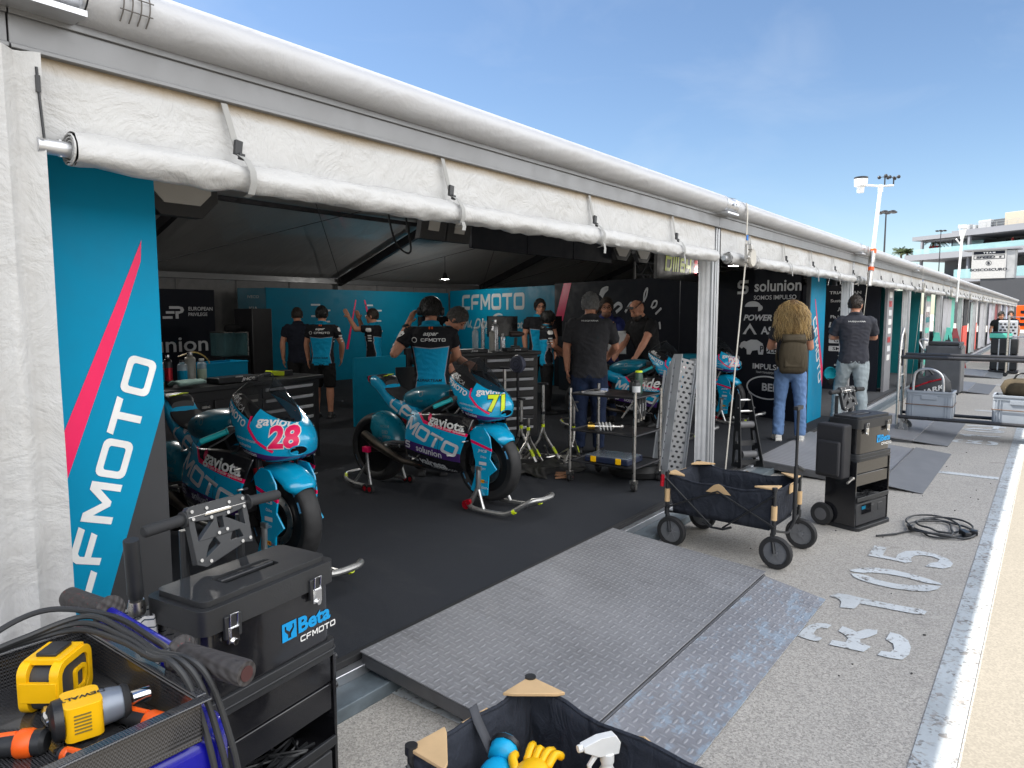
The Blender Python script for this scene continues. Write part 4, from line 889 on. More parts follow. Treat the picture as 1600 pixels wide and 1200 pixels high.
for k, (x, w, h, d, mm) in enumerate(((6.6, 1.2, 1.3, 2, BWHITE), (8.3, .5, 1.1, 2, BWHITE), (9.2, 2.1, 1.7, 2, BWHITE), (11.7, 1.8, 1.6, 2, DGREY), (13.4, 3.0, 2.4, 3, CREAM), (16.7, 1.2, 1.2, 2, CREAM), (17.9, 3.0, 1.5, 2, BWHITE), (21.5, 3.0, 2.0, 2, BWHITE))): bbx('roof_plant', (x, 0, 14.17), (x + w, d, 14.17 + h), mm, rl, .05)
mb = MB()
for z in (14.9, 15.3): mb.bb((6.6, -1.1, z), (40, -1.06, z + .04))
for k in range(20): mb.bb((6.6 + 1.6 * k, -1.1, 14.2), (6.64 + 1.6 * k, -1.06, 15.3))
OB('roof_railing', mb, STEEL, rl)
for (x, w) in ((4.2, 3.2), (9.6, 3.0), (14.2, 2.0), (19.5, 2.0)): bbx('planter', (x, -2.6, 11.17), (x + w, -2.0, 11.62), BWHITE)
# sign tower
SGN = WHITE
t = thing('sign_tower', 'white sign board with black lettering on a dark tower beyond the tents', 'sign', (105, 8.45, 0), R(-97)); 
mb = MB(); mb.bb((0, 0, 5.7), (3.55, 1.6, 9.1)); OB('board', mb, M('sign_white', (.42, .42, .415), .5), t, bev=.02); mb = MB(); mb.bb((-.9, -.2, 9.11), (4.8, 2.2, 9.26)); OB('top_cap', mb, CONC, t)
flatdecal('lettering', join2d(shift(poly2d(rrect(-1.6, -.24, 1.6, .24, .02), [rrect(-1.54, -.18, 1.54, .18, .02)]), 0, .72), shift(text2d('SPEED', .22, .05, .1, 2.3), -.35, .72), shift(text2d('ii', .22, .05, .1, 1.6), 1.15, .72), shift(poly2d(el(0, 0, .30, .30, 0, 360, 24), [el(0, 0, .25, .25, 0, 360, 24)]), 0, .0), shift(text2d('B', .30, .06), 0, .0), shift(text2d('BOSCOSCURO', .30, .03, sx=1.35), 0, -.78)), (1.78, 0, 7.55), (1, 0, 0), (0, 0, 1), NAVY, t, .02)
flatdecal('black_band', poly2d(rrect(-1.6, -.18, 1.6, .18, .02)), (1.78, 0, 8.80), (1, 0, 0), (0, 0, 1), NAVY, t, .02); flatdecal('lettering', text2d('T E A M', .17, .04, sx=1.5), (1.78, 0, 8.80), (1, 0, 0), (0, 0, 1), WHITE, t, .03)
mb = MB(); mb.bb((3.56, .05, 5.7), (4.4, 1.55, 9.0)); OB('side_board', mb, M('weathered_board', (.3, .31, .32), .7, var=.3, vs=.6), t); mb = MB(); mb.bb((1.0, .1, 0), (6, 3.0, 5.68)); OB('tower_base', mb, M('dark_block', (.045, .048, .055), .6), t)
# floodlight masts
for (x, y, h, lb) in ((60, 10.4, 9.0, 'thin floodlight mast behind the weather pole'), (120, 13.6, 13.2, 'floodlight mast with a ring of lamps above the terrace pavilion')):
    t = thing('floodlight_mast', lb, 'mast', (x, y, 0), 0, 'floodlight masts'); mb = MB(); mb.tube([(0, 0, 0), (0, 0, h)], [.10, .05], 8); OB('pole', mb, DARKM, t); mb = MB()
    for k in range(6): a = k * PI / 3; mb.ell((.55 * math.cos(a), .55 * math.sin(a), h), (.24, .24, .10), 10, 6)
    mb.tube([(.55 * math.cos(k * PI / 6), .55 * math.sin(k * PI / 6), h) for k in range(12)], .03, 5, closed=True); OB('lamp_ring', mb, DARKM, t)
# palms on the terrace
LEAF = M('palm_leaf', (.07, .10, .035), .6, var=.4); TRUNK = M('palm_trunk', (.16, .12, .08), .9)
def palm(x, y, z0, h, s, n, lb, ball=False):
    t = thing('palm_tree', lb, 'palm', (x, y, z0), 0, 'palms on the terrace'); mb = MB(); mb.tube([(0, 0, 0), (.05 * s, 0, h * .6), (0, 0, h)], [.14 * s, .11 * s, .12 * s], 8); OB('trunk', mb, TRUNK, t); mb = MB(); r = random.Random(int(x * 7 + y))
    for k in range(n):
        a = r.uniform(0, 2 * PI); el_ = r.uniform(-.1, 1.25); L = s * r.uniform(.8, 1.15); pts = []
        for q in range(7):
            u = q / 6; pts.append(Vector((math.cos(a) * L * u * math.cos(el_ * (1 - .3 * u)), math.sin(a) * L * u * math.cos(el_ * (1 - .3 * u)), h + L * (u * math.sin(el_) - (.75 if not ball else .35) * u * u))))
        for q in range(6):
            d = (pts[q + 1] - pts[q]).normalized(); sd = d.cross(Vector((0, 0, 1)))
            if sd.length < .01: continue
            sd.normalize()
            for sg in (-1, 1):
                for e in range(3):
                    b = pts[q].lerp(pts[q + 1], e / 3); tip = b + sd * sg * L * .26 * math.sin(PI * (.15 + .8 * (q + e / 3) / 6)) + d * L * .12 - Vector((0, 0, L * .10)); mb.add([b, b + d * L * .05, tip], [(0, 1, 2)])
        mb.tube([p for p in pts], [.02 * s] * 7, 4)
    OB('fronds', mb, LEAF, t, sm=False)
palm(140.6, 21.7, 9.3, 2.6, 1.5, 46, 'round headed palm left of the terrace', True); palm(139.4, 20.6, 9.3, 2.4, 1.4, 46, 'second round headed palm touching the first at the terrace corner', True)
palm(140.2, 16.9, 11.2, 2.3, 1.6, 26, 'tall drooping palm at the left end of the terrace'); palm(139.3, 15.9, 11.2, 2.1, 1.4, 26, 'drooping palm next to the terrace pavilion'); palm(130.6, 3.6, 11.2, .6, 1.5, 24, 'bushy palm on the terrace above the sign board')
# ================================================================ MOTORCYCLES
PURP = srgb(70, 42, 110); CT = srgb(10, 160, 205); CPK = srgb(240, 14, 92); CBK = (.010, .010, .012)
def livery(name, kind):
    m = newmat(name, CT, .22, coat=.7); nb = NB(m); o = nb.xyz(nb.tc.outputs['Object']); x, z = o[0], o[2]
    lin = lambda x0, z0, k: nb.m('ADD', nb.m('MULTIPLY', nb.m('SUBTRACT', x, x0), k), z0)
    gt = lambda a, b: nb.m('GREATER_THAN', a, b); sub = lambda a, b: nb.m('SUBTRACT', a, b)
    if kind == 'side':
        zp = nb.m('MAXIMUM', lin(.021, .766, -.734), lin(.164, .661, -.151)); d = sub(z, zp)
        c = nb.mix(gt(lin(0, .50, -.105), z), CT, PURP); c = nb.mix(gt(lin(0, .425, -.105), z), c, CBK)
        c = nb.mix(gt(nb.m('MULTIPLY', gt(.292, z), gt(.06, x)), .5), c, srgb(240, 110, 20)); c = nb.mix(gt(d, -.012), c, CPK); c = nb.mix(gt(d, .012), c, CBK); gap = nb.m('ABSOLUTE', sub(x, nb.m('ADD', .335, nb.m('MULTIPLY', sub(z, .5), .25)))); c = nb.mix(nb.m('MULTIPLY', gt(.0022, gap), gt(.60, z)), c, (.004, .004, .005))
    elif kind == 'nose':
        c = nb.mix(gt(lin(.5, .785, -.20), z), CT, PURP); c = nb.mix(nb.m('MULTIPLY', gt(z, lin(.37, 1.010, -.42)), gt(.60, x)), c, CBK); c = nb.mix(gt(lin(.5, .735, -.16), z), c, CBK)
    elif kind == 'guard':
        d = sub(z, lin(.55, .54, -.26)); c = nb.mix(gt(nb.m('ABSOLUTE', d), .011), CPK, CT)
    elif kind == 'tail':
        d = sub(z, lin(-.66, .915, -.9)); c = nb.mix(gt(-.60, x), CT, CBK); c = nb.mix(gt(-.635, x), c, CPK); c = nb.mix(gt(-.65, x), c, CBK)
    else: c = nb.mix(0.0, CT, CT)
    nb.put(nb.b.inputs['Base Color'], c); return m
LV = {k: livery('fairing_' + k, k) for k in ('side', 'nose', 'guard', 'tail', 'plain')}
TANKM = M('tank_teal', srgb(0, 112, 136), .3, var=.1, coat=.4)
SCREEN = glassmat('smoked_screen', (.02, .022, .025), .50, .04)
TYRE = M('tyre', (.018, .018, .019), .62, var=.25, vs=20, bump=.3, bs=120, bd=.002); RIMM = M('dark_rim', (.012, .012, .013), .35, .3); TITAN = M('heat_tinted_steel', (.22, .19, .16), .35, 1.0, var=.3)
ENG = M('engine_castings', (.045, .045, .048), .5, .5, var=.3, bump=.4, bs=60); FORK = M('red_fork', srgb(170, 20, 30), .3, .4); GRIPM = M('teal_grip', srgb(0, 150, 155), .6); CARB = M('dark_carbon', (.012, .012, .013), .3, var=.3, vs=60)
def tubeC_(mb, pts, r): mb.tube(crom(pts, 5), r, 6)
def mirror_net(net): return [[(p[0], -p[1], p[2]) for p in row] for row in net]
def ring_loft(mb, secs, n=20, mi=0, pw=2.6, cap=True):
    """superellipse sections: (x, zc, half width, half height)"""
    pts = []
    for (x, zc, a, b) in secs:
        row = []
        for j in range(n + 1):
            t = 2 * PI * j / n; c, s = math.cos(t), math.sin(t)
            row.append(Vector((x, a * math.copysign(abs(c) ** (2 / pw), c), zc + b * math.copysign(abs(s) ** (2 / pw), s))))
        pts.append(row)
    cols = [crom([pts[i][j] for i in range(len(pts))], 4) for j in range(n + 1)]
    P = [[cols[j][i] for j in range(n + 1)] for i in range(len(cols[0]))]
    mb.grid(P, mi, flip=True)
    if cap: mb.add(P[0][:-1], [tuple(range(n))], mi); mb.add(P[-1][:-1], [tuple(range(n - 1, -1, -1))], mi)
def wheel(par, x, z, r, w, front):
    mb = MB(); k = 12; prof = []
    for j in range(k + 1):
        a = -PI * .62 + 2 * PI * .62 * j / k; prof.append((r - w * .62 + w * .62 * math.cos(a), w * math.sin(a)))
    prof = [(r - .085, -w * .72)] + prof + [(r - .085, w * .72)]
    mb.lathe(prof, 'y', (x, 0, z), 48, closed=False); ty = OB('tyre', mb, TYRE, par, ang=60)
    mb = MB()
    for a0 in (18, 42, 200, 224): mb.grid([[(x + q * math.cos(R(a0 + 3 * e)), s * (w * .985 - (q - r + .075) * .12), z + q * math.sin(R(a0 + 3 * e))) for q in (r - .062, r - .046)] for e in range(6) for s in (-1,)], 0)
    OB('sidewall_mark', mb, M('pale_blue_print', srgb(90, 160, 205), .6), ty)
    mb = MB(); rr = r - .075; mb.lathe([(rr, -w * .74), (rr + .006, -w * .70), (rr - .012, -w * .5), (rr - .02, 0), (rr - .012, w * .5), (rr + .006, w * .70), (rr, w * .74), (rr - .03, w * .6), (rr - .035, 0), (rr - .03, -w * .6), (rr, -w * .74)], 'y', (x, 0, z), 40)
    mb.lathe([(.0, -w * .8), (.03, -w * .8), (.035, -.02), (.035, .02), (.03, w * .8), (0, w * .8)], 'y', (x, 0, z), 16)
    for s in range(6):
        a = s * PI / 3 + .3; p = Vector((math.cos(a), 0, math.sin(a))); q = Vector((-p.z, 0, p.x))
        for e in (-1, 1): mb.tube([Vector((x, 0, z)) + p * .03 + q * e * .012, Vector((x, 0, z)) + p * (rr - .02) + q * e * .03], [.011, .008], 6)
    OB('rim', mb, RIMM, par)
    mb = MB(); s = -1
    dr = .145 if front else .10
    for s in ((-1, 1) if front else (1,)): mb.lathe([(dr - .045, s * w * .9 - .002), (dr, s * w * .9 - .002), (dr, s * w * .9 + .002), (dr - .045, s * w * .9 + .002)], 'y', (x, 0, z), 32, closed=True)
    OB('brake_disc', mb, STEEL, par)
def motorbike(x0, y0, label, num, ncol, nout, extra='std', z0=.12):
    t = thing('motorcycle', label, 'motorcycle', (x0, y0, z0), R(-90), 'racing motorcycles in the tent')
    for nm, x, z, r, w, fr in (('front_wheel', .62, .35, .287, .058, True), ('rear_wheel', -.60, .345, .295, .078, False)):
        wv = bpy.data.objects.new(nm, None); COL.objects.link(wv); wv.parent = t; wheel(wv, x, z, r, w, fr)
    # fairing sides
    net = [[(-.03, -.16, .735), (-.045, -.205, .62), (-.05, -.228, .50), (-.055, -.20, .37), (-.055, -.12, .285), (-.05, 0, .265)],
           [(.10, -.195, .72), (.10, -.24, .61), (.10, -.25, .49), (.10, -.215, .36), (.10, -.125, .268), (.10, 0, .25)],
           [(.27, -.215, .735), (.27, -.25, .615), (.265, -.258, .49), (.26, -.222, .36), (.255, -.13, .262), (.25, 0, .245)],
           [(.45, -.215, .745), (.44, -.245, .625), (.42, -.25, .50), (.395, -.215, .375), (.385, -.125, .275), (.38, 0, .255)],
           [(.63, -.185, .715), (.612, -.222, .625), (.555, -.23, .51), (.50, -.20, .40), (.47, -.115, .30), (.46, 0, .28)]]
    mb = MB(); mb.grid(csurf(net, 8, 6), 0, flip=True); mb.grid(csurf(mirror_net(net), 8, 6), 0)
    
    for s in (-1, 1):
        for (px, pz) in ((.02, .70), (.56, .66), (.06, .36), (.43, .43), (.30, .50), (.58, .55)): mb.cyl((px, s * .262, pz), (px, s * .20, pz), .0065, 8, 1)
    side = OB('side_fairing', mb, [LV['side'], STEEL], t, ang=180); sm_ = side.modifiers.new('thickness', 'SOLIDIFY'); sm_.thickness = .004; sm_.offset = -1
    # nose
    half = [[(.34, -.115, 1.035), (.455, -.125, 1.045), (.58, -.12, .985), (.69, -.075, .925)], [(.365, -.155, .975), (.485, -.168, .965), (.61, -.165, .915), (.725, -.115, .872)],
            [(.43, -.185, .895), (.53, -.195, .865), (.64, -.19, .832), (.745, -.135, .806)], [(.49, -.19, .80), (.56, -.20, .772), (.65, -.188, .742), (.735, -.135, .725)], [(.52, -.17, .745), (.58, -.165, .722), (.65, -.15, .705), (.71, -.10, .698)]]
    half = [[r[k] for r in half] for k in range(4)]           # rows rear -> front, cols top -> bottom
    cen = [(.762, 0, .905), (.80, 0, .862), (.828, 0, .805), (.80, 0, .735), (.755, 0, .705)]
    net = half + [cen] + mirror_net(half)[::-1]
    mb = MB(); mb.grid(csurf(net, 7, 7), 0, flip=True); nose = OB('upper_fairing', mb, LV['nose'], t, ang=180); sm_ = nose.modifiers.new('thickness', 'SOLIDIFY'); sm_.thickness = .004; sm_.offset = -1
    # screen
    net = [[(.345, -.114, 1.037), (.44, -.078, 1.115), (.50, -.035, 1.152), (.515, 0, 1.158)], [(.455, -.124, 1.047), (.53, -.082, 1.078), (.585, -.036, 1.092), (.597, 0, 1.095)], [(.58, -.119, .987), (.635, -.078, 1.0), (.675, -.035, 1.008), (.683, 0, 1.01)], [(.69, -.074, .927), (.73, -.05, .925), (.755, -.025, .916), (.765, 0, .91)]]
    net = [r + [(p[0], -p[1], p[2]) for p in r[-2::-1]] for r in net]
    mb = MB(); mb.grid(csurf(net, 6, 5), 0, flip=True); OB('windscreen', mb, SCREEN, t, ang=180)
    mb = MB(); mb.tube(crom([net[k][0] for k in range(4)], 5), .003, 5); mb.tube(crom([net[k][-1] for k in range(4)], 5), .003, 5); mb.tube(crom(net[0], 5), .003, 5); OB('screen_edge', mb, BLACK, t)
    # intake
    mb = MB(); mb.lathe([(.0, -.004), (.030, -.002), (.034, .002)], 'x', (0, 0, 0), 20); ik = OB('air_intake', mb, BLACKG, t); ik.location = (.812, -.035, .762); ik.rotation_euler = (0, R(28), R(-22)); ik.scale = (1, 1.35, .85)
    mb = MB(); mb.tube([(.002, .036 * math.cos(a), .036 * math.sin(a)) for a in [2 * PI * k / 20 for k in range(20)]], .004, 6, closed=True); ir = OB('intake_rim', mb, LV['plain'], ik)
    # tank, seat, tail
    mb = MB(); ring_loft(mb, [(-.21, .79, .09, .055), (-.15, .80, .125, .075), (-.05, .815, .15, .095), (.06, .825, .16, .10), (.16, .835, .15, .095), (.24, .85, .12, .075), (.27, .85, .09, .055)], 20); tank = OB('fuel_tank', mb, TANKM, t, ang=60)
    mb = MB(); ring_loft(mb, [(-.02, .675, .15, .085), (-.15, .70, .145, .085), (-.28, .735, .13, .075), (-.40, .80, .115, .075), (-.47, .865, .105, .085), (-.54, .905, .10, .065), (-.63, .925, .075, .042), (-.70, .942, .035, .014)], 20, pw=3.0); tail = OB('tail_unit', mb, LV['tail'], t, ang=60)
    mb = MB(); ring_loft(mb, [(-.18, .782, .10, .014), (-.26, .802, .115, .014), (-.36, .84, .11, .016), (-.425, .872, .09, .014)], 16); OB('seat_pad', mb, M('seat_foam', (.02, .02, .021), .8), t)
    mb = MB(); ring_loft(mb, [(-.425, .905, .075, .03), (-.46, .945, .085, .022), (-.53, .968, .08, .010)], 14); bs = OB('back_pad', mb, BLACK, t)
    mb = MB(); r5 = random.Random(5)
    for k in range(6): mb.box((-.455 - .008 * k, -.05 + .02 * k, .969 + .001 * k), (.02, .03 + .02 * r5.random(), .004), 0, (0, R(-15), r5.uniform(-.5, .5)))
    OB('sprayed_mark', mb, FLUO, bs)
    # chassis
    mb = MB(); mb.box((.06, 0, .47), (.30, .26, .30)); mb.box((.0, 0, .60), (.34, .20, .16)); mb.cyl((.16, -.14, .43), (.16, .14, .43), .09, 20); mb.cyl((-.02, -.15, .40), (-.02, .15, .40), .07, 20); mb.box((.33, 0, .62), (.14, .3, .22)); mb.box((.36, 0, .84), (.12, .20, .14)); OB('engine', mb, ENG, t, bev=.012)
    mb = MB()
    for s in (-1, 1):
        mb.tube([(.42, s * .06, .84), (.30, s * .12, .80), (.05, s * .165, .66), (-.06, s * .16, .50), (-.08, s * .12, .40)], [.035, .04, .035, .03, .03], 8, flat=1.4); mb.tube([(-.04, s * .10, .42), (-.30, s * .115, .40), (-.60, s * .10, .345)], [.03, .032, .024], 8, flat=1.5)
        mb.cyl((-.60, s * .05, .345), (-.60, s * .135, .345), .02, 12); mb.tube([(-.05, s * .15, .45), (-.16, s * .2, .44), (-.20, s * .24, .45)], .012, 6)
    OB('frame', mb, DARKM, t)
    mb = MB(); mb.tube([(-.22, -.17, .44), (-.20, -.30, .445)], .011, 8); mb.box((-.19, -.20, .43), (.10, .012, .03)); OB('foot_peg', mb, STEEL, t, bev=.003)
    mb = MB(); mb.tube([(-.30, .02, .62), (-.12, .02, .52)], .03, 12); [mb.lathe([(.036, -.005), (.036, .005)], 'x', (-.27 + .025 * k, .02, .60 - .012 * k), 12) for k in range(5)]; OB('rear_shock', mb, REDA, t)
    mb = MB(); mb.tube(crom([(.20, -.10, .30), (.05, -.12, .285), (-.12, -.15, .295), (-.18, -.165, .31)], 4), .024, 12); OB('exhaust_header', mb, TITAN, t); mb = MB(); mb.tube([(-.17, -.162, .305), (-.30, -.175, .36), (-.45, -.185, .42), (-.575, -.19, .485)], [.026, .036, .040, .037], 16); OB('exhaust', mb, TITAN, t)
    mb = MB(); mb.lathe([(.036, 0), (.030, .002), (.0, .03)], 'z', (0, 0, 0), 16); eo = OB('exhaust_opening', mb, BLACKG, t); eo.location = (-.577, -.1901, .4865); d = Vector((-.125, -.005, .065)).normalized(); eo.rotation_euler = d.to_track_quat('Z', 'Y').to_euler()
    mb = MB(); mb.prism(rrect(-.12, .36, .12, .60, .02), -.01, .02, ((.40, 0, 0), (0, 1, 0), (0, 0, 1), (1, 0, .25))); OB('radiator', mb, M('radiator_fins', (.06, .06, .065), .5, .6, var=.3, vs=80), t)
    mb = MB(); [tubeC_(mb, [(.50, s * .09, .84), (.58, s * .13, .80), (.57, s * .125, .60), (.575, s * .10, .44)], .006) for s in (-1, 1)]; tubeC_(mb, [(.44, -.14, .88), (.52, -.10, .93), (.48, -.02, .86)], .006); tubeC_(mb, [(.30, -.15, .78), (.40, -.17, .72), (.46, -.12, .80)], .008); OB('hose', mb, BLACK, t)
    mb = MB(); mb.tube([(-.60 + .055 * math.cos(a), .085, .345 + .055 * math.sin(a)) for a in [PI * .5 + PI * q / 8 for q in range(9)]] + [(-.02, .085, .385), (0, .085, .42), (-.02, .085, .455), (-.60, .085, .40)], .007, 6); OB('chain', mb, STEEL, t)
    # front end
    for s in (-1, 1):
        mb = MB(); mb.tube([(.47, s * .10, .86), (.535, s * .10, .62)], .026, 12); OB('fork_tube', mb, DARKM, t)
        mb = MB(); mb.tube([(.53, s * .10, .64), (.545, s * .10, .585)], .029, 12, 1); mb.tube([(.545, s * .10, .585), (.60, s * .10, .385)], .019, 12, 2); mb.tube([(.60, s * .10, .385), (.62, s * .10, .33)], .026, 12, 0); mb.box((.615, s * .10, .345), (.06, .03, .08), 0); OB('fork_lower', mb, [DARKM, FORK, CHROME], t, bev=.004)
        mb = MB(); mb.box((.535, s * .085, .40), (.05, .05, .11), 0, (0, R(15), 0)); OB('brake_caliper', mb, DARKM, t, bev=.008)
        g = Vector((.47, s * .15, .875)); e = Vector((.36, s * .335, .80))
        mb = MB(); mb.tube([(.47, s * .09, .87), tuple(g)], .018, 8); mb.tube([tuple(g), tuple(g.lerp(e, .35))], .011, 8); mb.tube([tuple(g.lerp(e, .25) + Vector((.03, 0, 0))), tuple(g.lerp(e, .6) + Vector((.075, 0, -.01))), tuple(e + Vector((.085, 0, -.02)))], .006, 6); mb.box(tuple(g.lerp(e, .2)), (.05, .05, .035), 0, (0, 0, s * -.9)); OB('clip_on_bar', mb, BLACK, t)
        mb = MB(); mb.tube([tuple(g.lerp(e, .33)), tuple(g.lerp(e, .36)), tuple(g.lerp(e, .38)), tuple(e)], [.022, .022, .017, .017], 12); OB('grip', mb, GRIPM, t)
        # fender side guard
        pl = [(.535, .60), (.60, .655), (.68, .65), (.735, .58), (.75, .49), (.735, .42), (.80, .348), (.725, .29), (.712, .143), (.655, .128), (.545, .165), (.585, .272), (.592, .377)]
        P = [Vector((p[0], s * (.115 - .02 * abs(p[1] - .35)), p[1])) for p in pl]
        mb = MB(); mb.prism(pl, 0, .012, ((0, -.122, 0), (1, 0, 0), (0, 0, 1), (0, -1, 0))) if s < 0 else mb.prism(pl, -.012, 0, ((0, .134, 0), (1, 0, 0), (0, 0, 1), (0, 1, 0)))
        gd = OB('fork_guard', mb, LV['guard'], t, bev=.004)
        if s < 0: guard = gd
    mb = MB(); P = []
    for k in range(17):
        a = R(42 + (128 - 42) * k / 16); row = []; rr = .302 + .012 * math.sin(PI * k / 16)
        for j in range(13):
            b = -1 + 2 * j / 12; wd = .105 if k > 1 else .06 + .03 * k
            row.append((.62 + (rr - .05 * abs(b) ** 3) * math.cos(a), wd * b, .35 + (rr - .05 * abs(b) ** 3) * math.sin(a)))
        P.append(row)
    mb.grid(P, 0, flip=False); fd = OB('front_fender', mb, LV['plain'], t, ang=180); sm_ = fd.modifiers.new('thickness', 'SOLIDIFY'); sm_.thickness = .004; sm_.offset = 0
    # rear hugger
    mb = MB(); P = []
    for k in range(15):
        a = R(84 - 74 * k / 14); row = []
        for j in range(11):
            b = -1 + 2 * j / 10; rr = .315 - .03 * abs(b) ** 3 + .05 * (k / 14) * (1 - abs(b)); row.append((-.60 + rr * math.cos(a), .10 * b, .345 + rr * math.sin(a)))
        row = [(-.60 + (rr - .11 - .07 * math.sin(PI * k / 14)) * math.cos(a), -.112, .345 + (rr - .11 - .07 * math.sin(PI * k / 14)) * math.sin(a))] + row
        P.append(row)
    mb.grid(P, 0, flip=True); hg = OB('rear_hugger', mb, M('hugger_teal', srgb(0, 122, 145), .3, coat=.4), t, ang=180); sm_ = hg.modifiers.new('thickness', 'SOLIDIFY'); sm_.thickness = .004; sm_.offset = 0
    # lettering
    bpy.context.view_layer.update()
    bs_, bn, bt_, bg, bh, bf, bk = [bvh_of([o]) for o in (side, nose, tail, guard, hg, fd, tank)]
    S = lambda nm, vf, o, m_, bv, par, ang=-90, ml=.03, off=.0035: wrapdecal(nm, vf, o, (-math.sin(R(ang)), math.cos(R(ang)), 0), (0, 0, 1), m_, par, bv, off, ml)
    big = block2d('CFMOTO', .098, .13, .18)
    if extra != 'ande':
        vf = shift(block2d('MOTO', .110, .10, .25), 0, 0, R(-18)); S('team_lettering', vf, (.235, -.5, .55), GREYL, bs_, side)
        S('team_lettering', shift(block2d('CF', .11, .12, .15), 0, 0, R(-26)), (-.19, -.5, .728), GREYL, bt_, tail)
        S('sponsor_lettering', shift(text2d('gaviota', .064, .025, sx=1.35), 0, 0, R(-7)), (.40, -.5, .672), WHITE, bs_, side); S('sponsor_lettering', shift(text2d('The Sun & Shutter Specialists', .018, .01, sx=1.1), 0, 0, R(-7)), (.42, -.5, .628), WHITE, bs_, side)
        S('red_swoosh', shift(poly2d(el(0, 0, .02, .028, 0, 360, 16)), 0, 0), (.225, -.5, .70), PINK, bs_, side)
    else:
        S('sponsor_lettering', shift(text2d('nde', .11, .02, .3, 1.1), 0, 0, R(8)), (.42, -.5, .66), WHITE, bs_, side); S('sponsor_lettering', text2d('TO SPANIA', .030, .01, sx=1.2), (.40, -.5, .59), WHITE, bs_, side); S('team_lettering', shift(block2d('MOTO', .108, .12, .25), 0, 0, R(-18)), (.235, -.5, .545), GREYL, bs_, side)
    S('sponsor_lettering', shift(join2d(shift(solu2d(.058), -.20), shift(text2d('solunion', .050, .015, sx=1.1), .035)), 0, 0, R(-7)), (.19, -.5, .445), GREYL, bs_, side)
    S('sponsor_lettering', shift(text2d('valresa', .052, .03, sx=1.25), 0, 0, R(-6)), (.23, -.5, .345), GREYL, bs_, side); S('sponsor_lettering', shift(text2d('YOIGO NEGOCIOS', .018, .01), 0, 0, R(-6)), (.31, -.5, .305), GREYL, bs_, side); S('sponsor_lettering', shift(text2d('Andalucia', .022, .01, .3), 0, 0, R(-10)), (.02, -.5, .36), GREYL, bs_, side)
    S('team_lettering', shift(text2d('CFMOTO', .034, .03, sx=1.2), 0, 0, R(-24)), (.455, -.5, .945), WHITE, bn, nose); S('sponsor_lettering', shift(text2d('UNICA', .026, .01, .2, 1.2), 0, 0, R(-24)), (.46, -.5, .995), SILVER, bn, nose); S('sponsor_lettering', shift(text2d('WRS', .030, .04, .2, 1.2), 0, 0, R(-20)), (.41, -.5, 1.03), WHITE, bn, nose)
    S('pink_stripe', stroke2d([(-.07, .095), (-.068, .04), (.0, -.03), (.085, -.085)], .014), (.660, -.17, .845), PINK, bn, nose, -80)
    S('sponsor_lettering', shift(join2d(shift(solu2d(.022), -.085), text2d('solunion', .021, .02)), 0, 0, R(-10)), (.61, -.5, .752), GREYL, bn, nose); S('sponsor_lettering', shift(join2d(text2d('EUROPEAN PRIVILEGE', .011, .01), shift(text2d('azulmarino', .016, .005), 0, -.028)), 0, 0, R(-8)), (.585, -.5, .82), GREYL, bn, nose)
    S('sponsor_lettering', shift(text2d('gaviota', .042, .025, sx=1.25), 0, 0, R(-4)), (.55, -.45, .905) if 0 else (.735, -.12, .912), WHITE, bn, nose, -52)
    nv = text2d(num, .104, .04, .08, 1.02); no = text2d(num, .104, .072, .08, 1.02)
    S('number', nv, (.778, -.105, .836), ncol, bn, nose, -48, .02, .006); S('number_outline', no, (.778, -.105, .836), nout, bn, nose, -48, .02, .0045)
    S('sponsor_sticker', poly2d(rrect(-.042, -.012, .042, .012, .003)), (.685, -.5, .245), YELLOW, bg, guard, -90, .05); S('sponsor_lettering', text2d('PIRELLI', .013, .02, sx=1.1), (.685, -.5, .245), REDA, bg, guard, -90, .05, .0045)
    S('sponsor_lettering', join2d(text2d('JHCB', .018, .02, .2, 1.4), shift(text2d('Öhlins', .015, .01), .01, -.045), shift(poly2d(rrect(-.035, -.012, .035, .012, .003)), .005, -.095), shift(text2d('EXEDY', .013, .01), .005, -.135), shift(text2d('fabero', .022, .01), .02, -.275)), (.665, -.5, .475), GREYL, bg, guard, -90, .05)
    S('sponsor_lettering', join2d(text2d('IMPULSE', .020, .01), shift(poly2d(el(0, 0, .034, .017, 0, 360, 20)), -.10, -.05)), (.70, -.5, .60), GREYL, bf, fd, -70)
    S('sponsor_lettering', join2d(text2d('FICXA', .022), shift(text2d('DID', .028, .03), .01, -.045), shift(text2d('IVECO', .022, .02), .03, -.085)), (-.42, -.5, .55), M('dim_grey_print', (.2, .25, .27), .5), bh, hg)
    S('tank_mark', join2d(poly2d(el(0, 0, .022, .022, 0, 360, 20), [el(0, 0, .015, .015, 0, 360, 20)]), shift(text2d('aspar', .022, 0, .3), -.01, -.05)), (.06, -.5, .86), M('dim_grey_print', (.2, .25, .27), .5), bk, tank)
    return t
SGR = M('stand_alloy', (.50, .50, .49), .35, .85, var=.12)
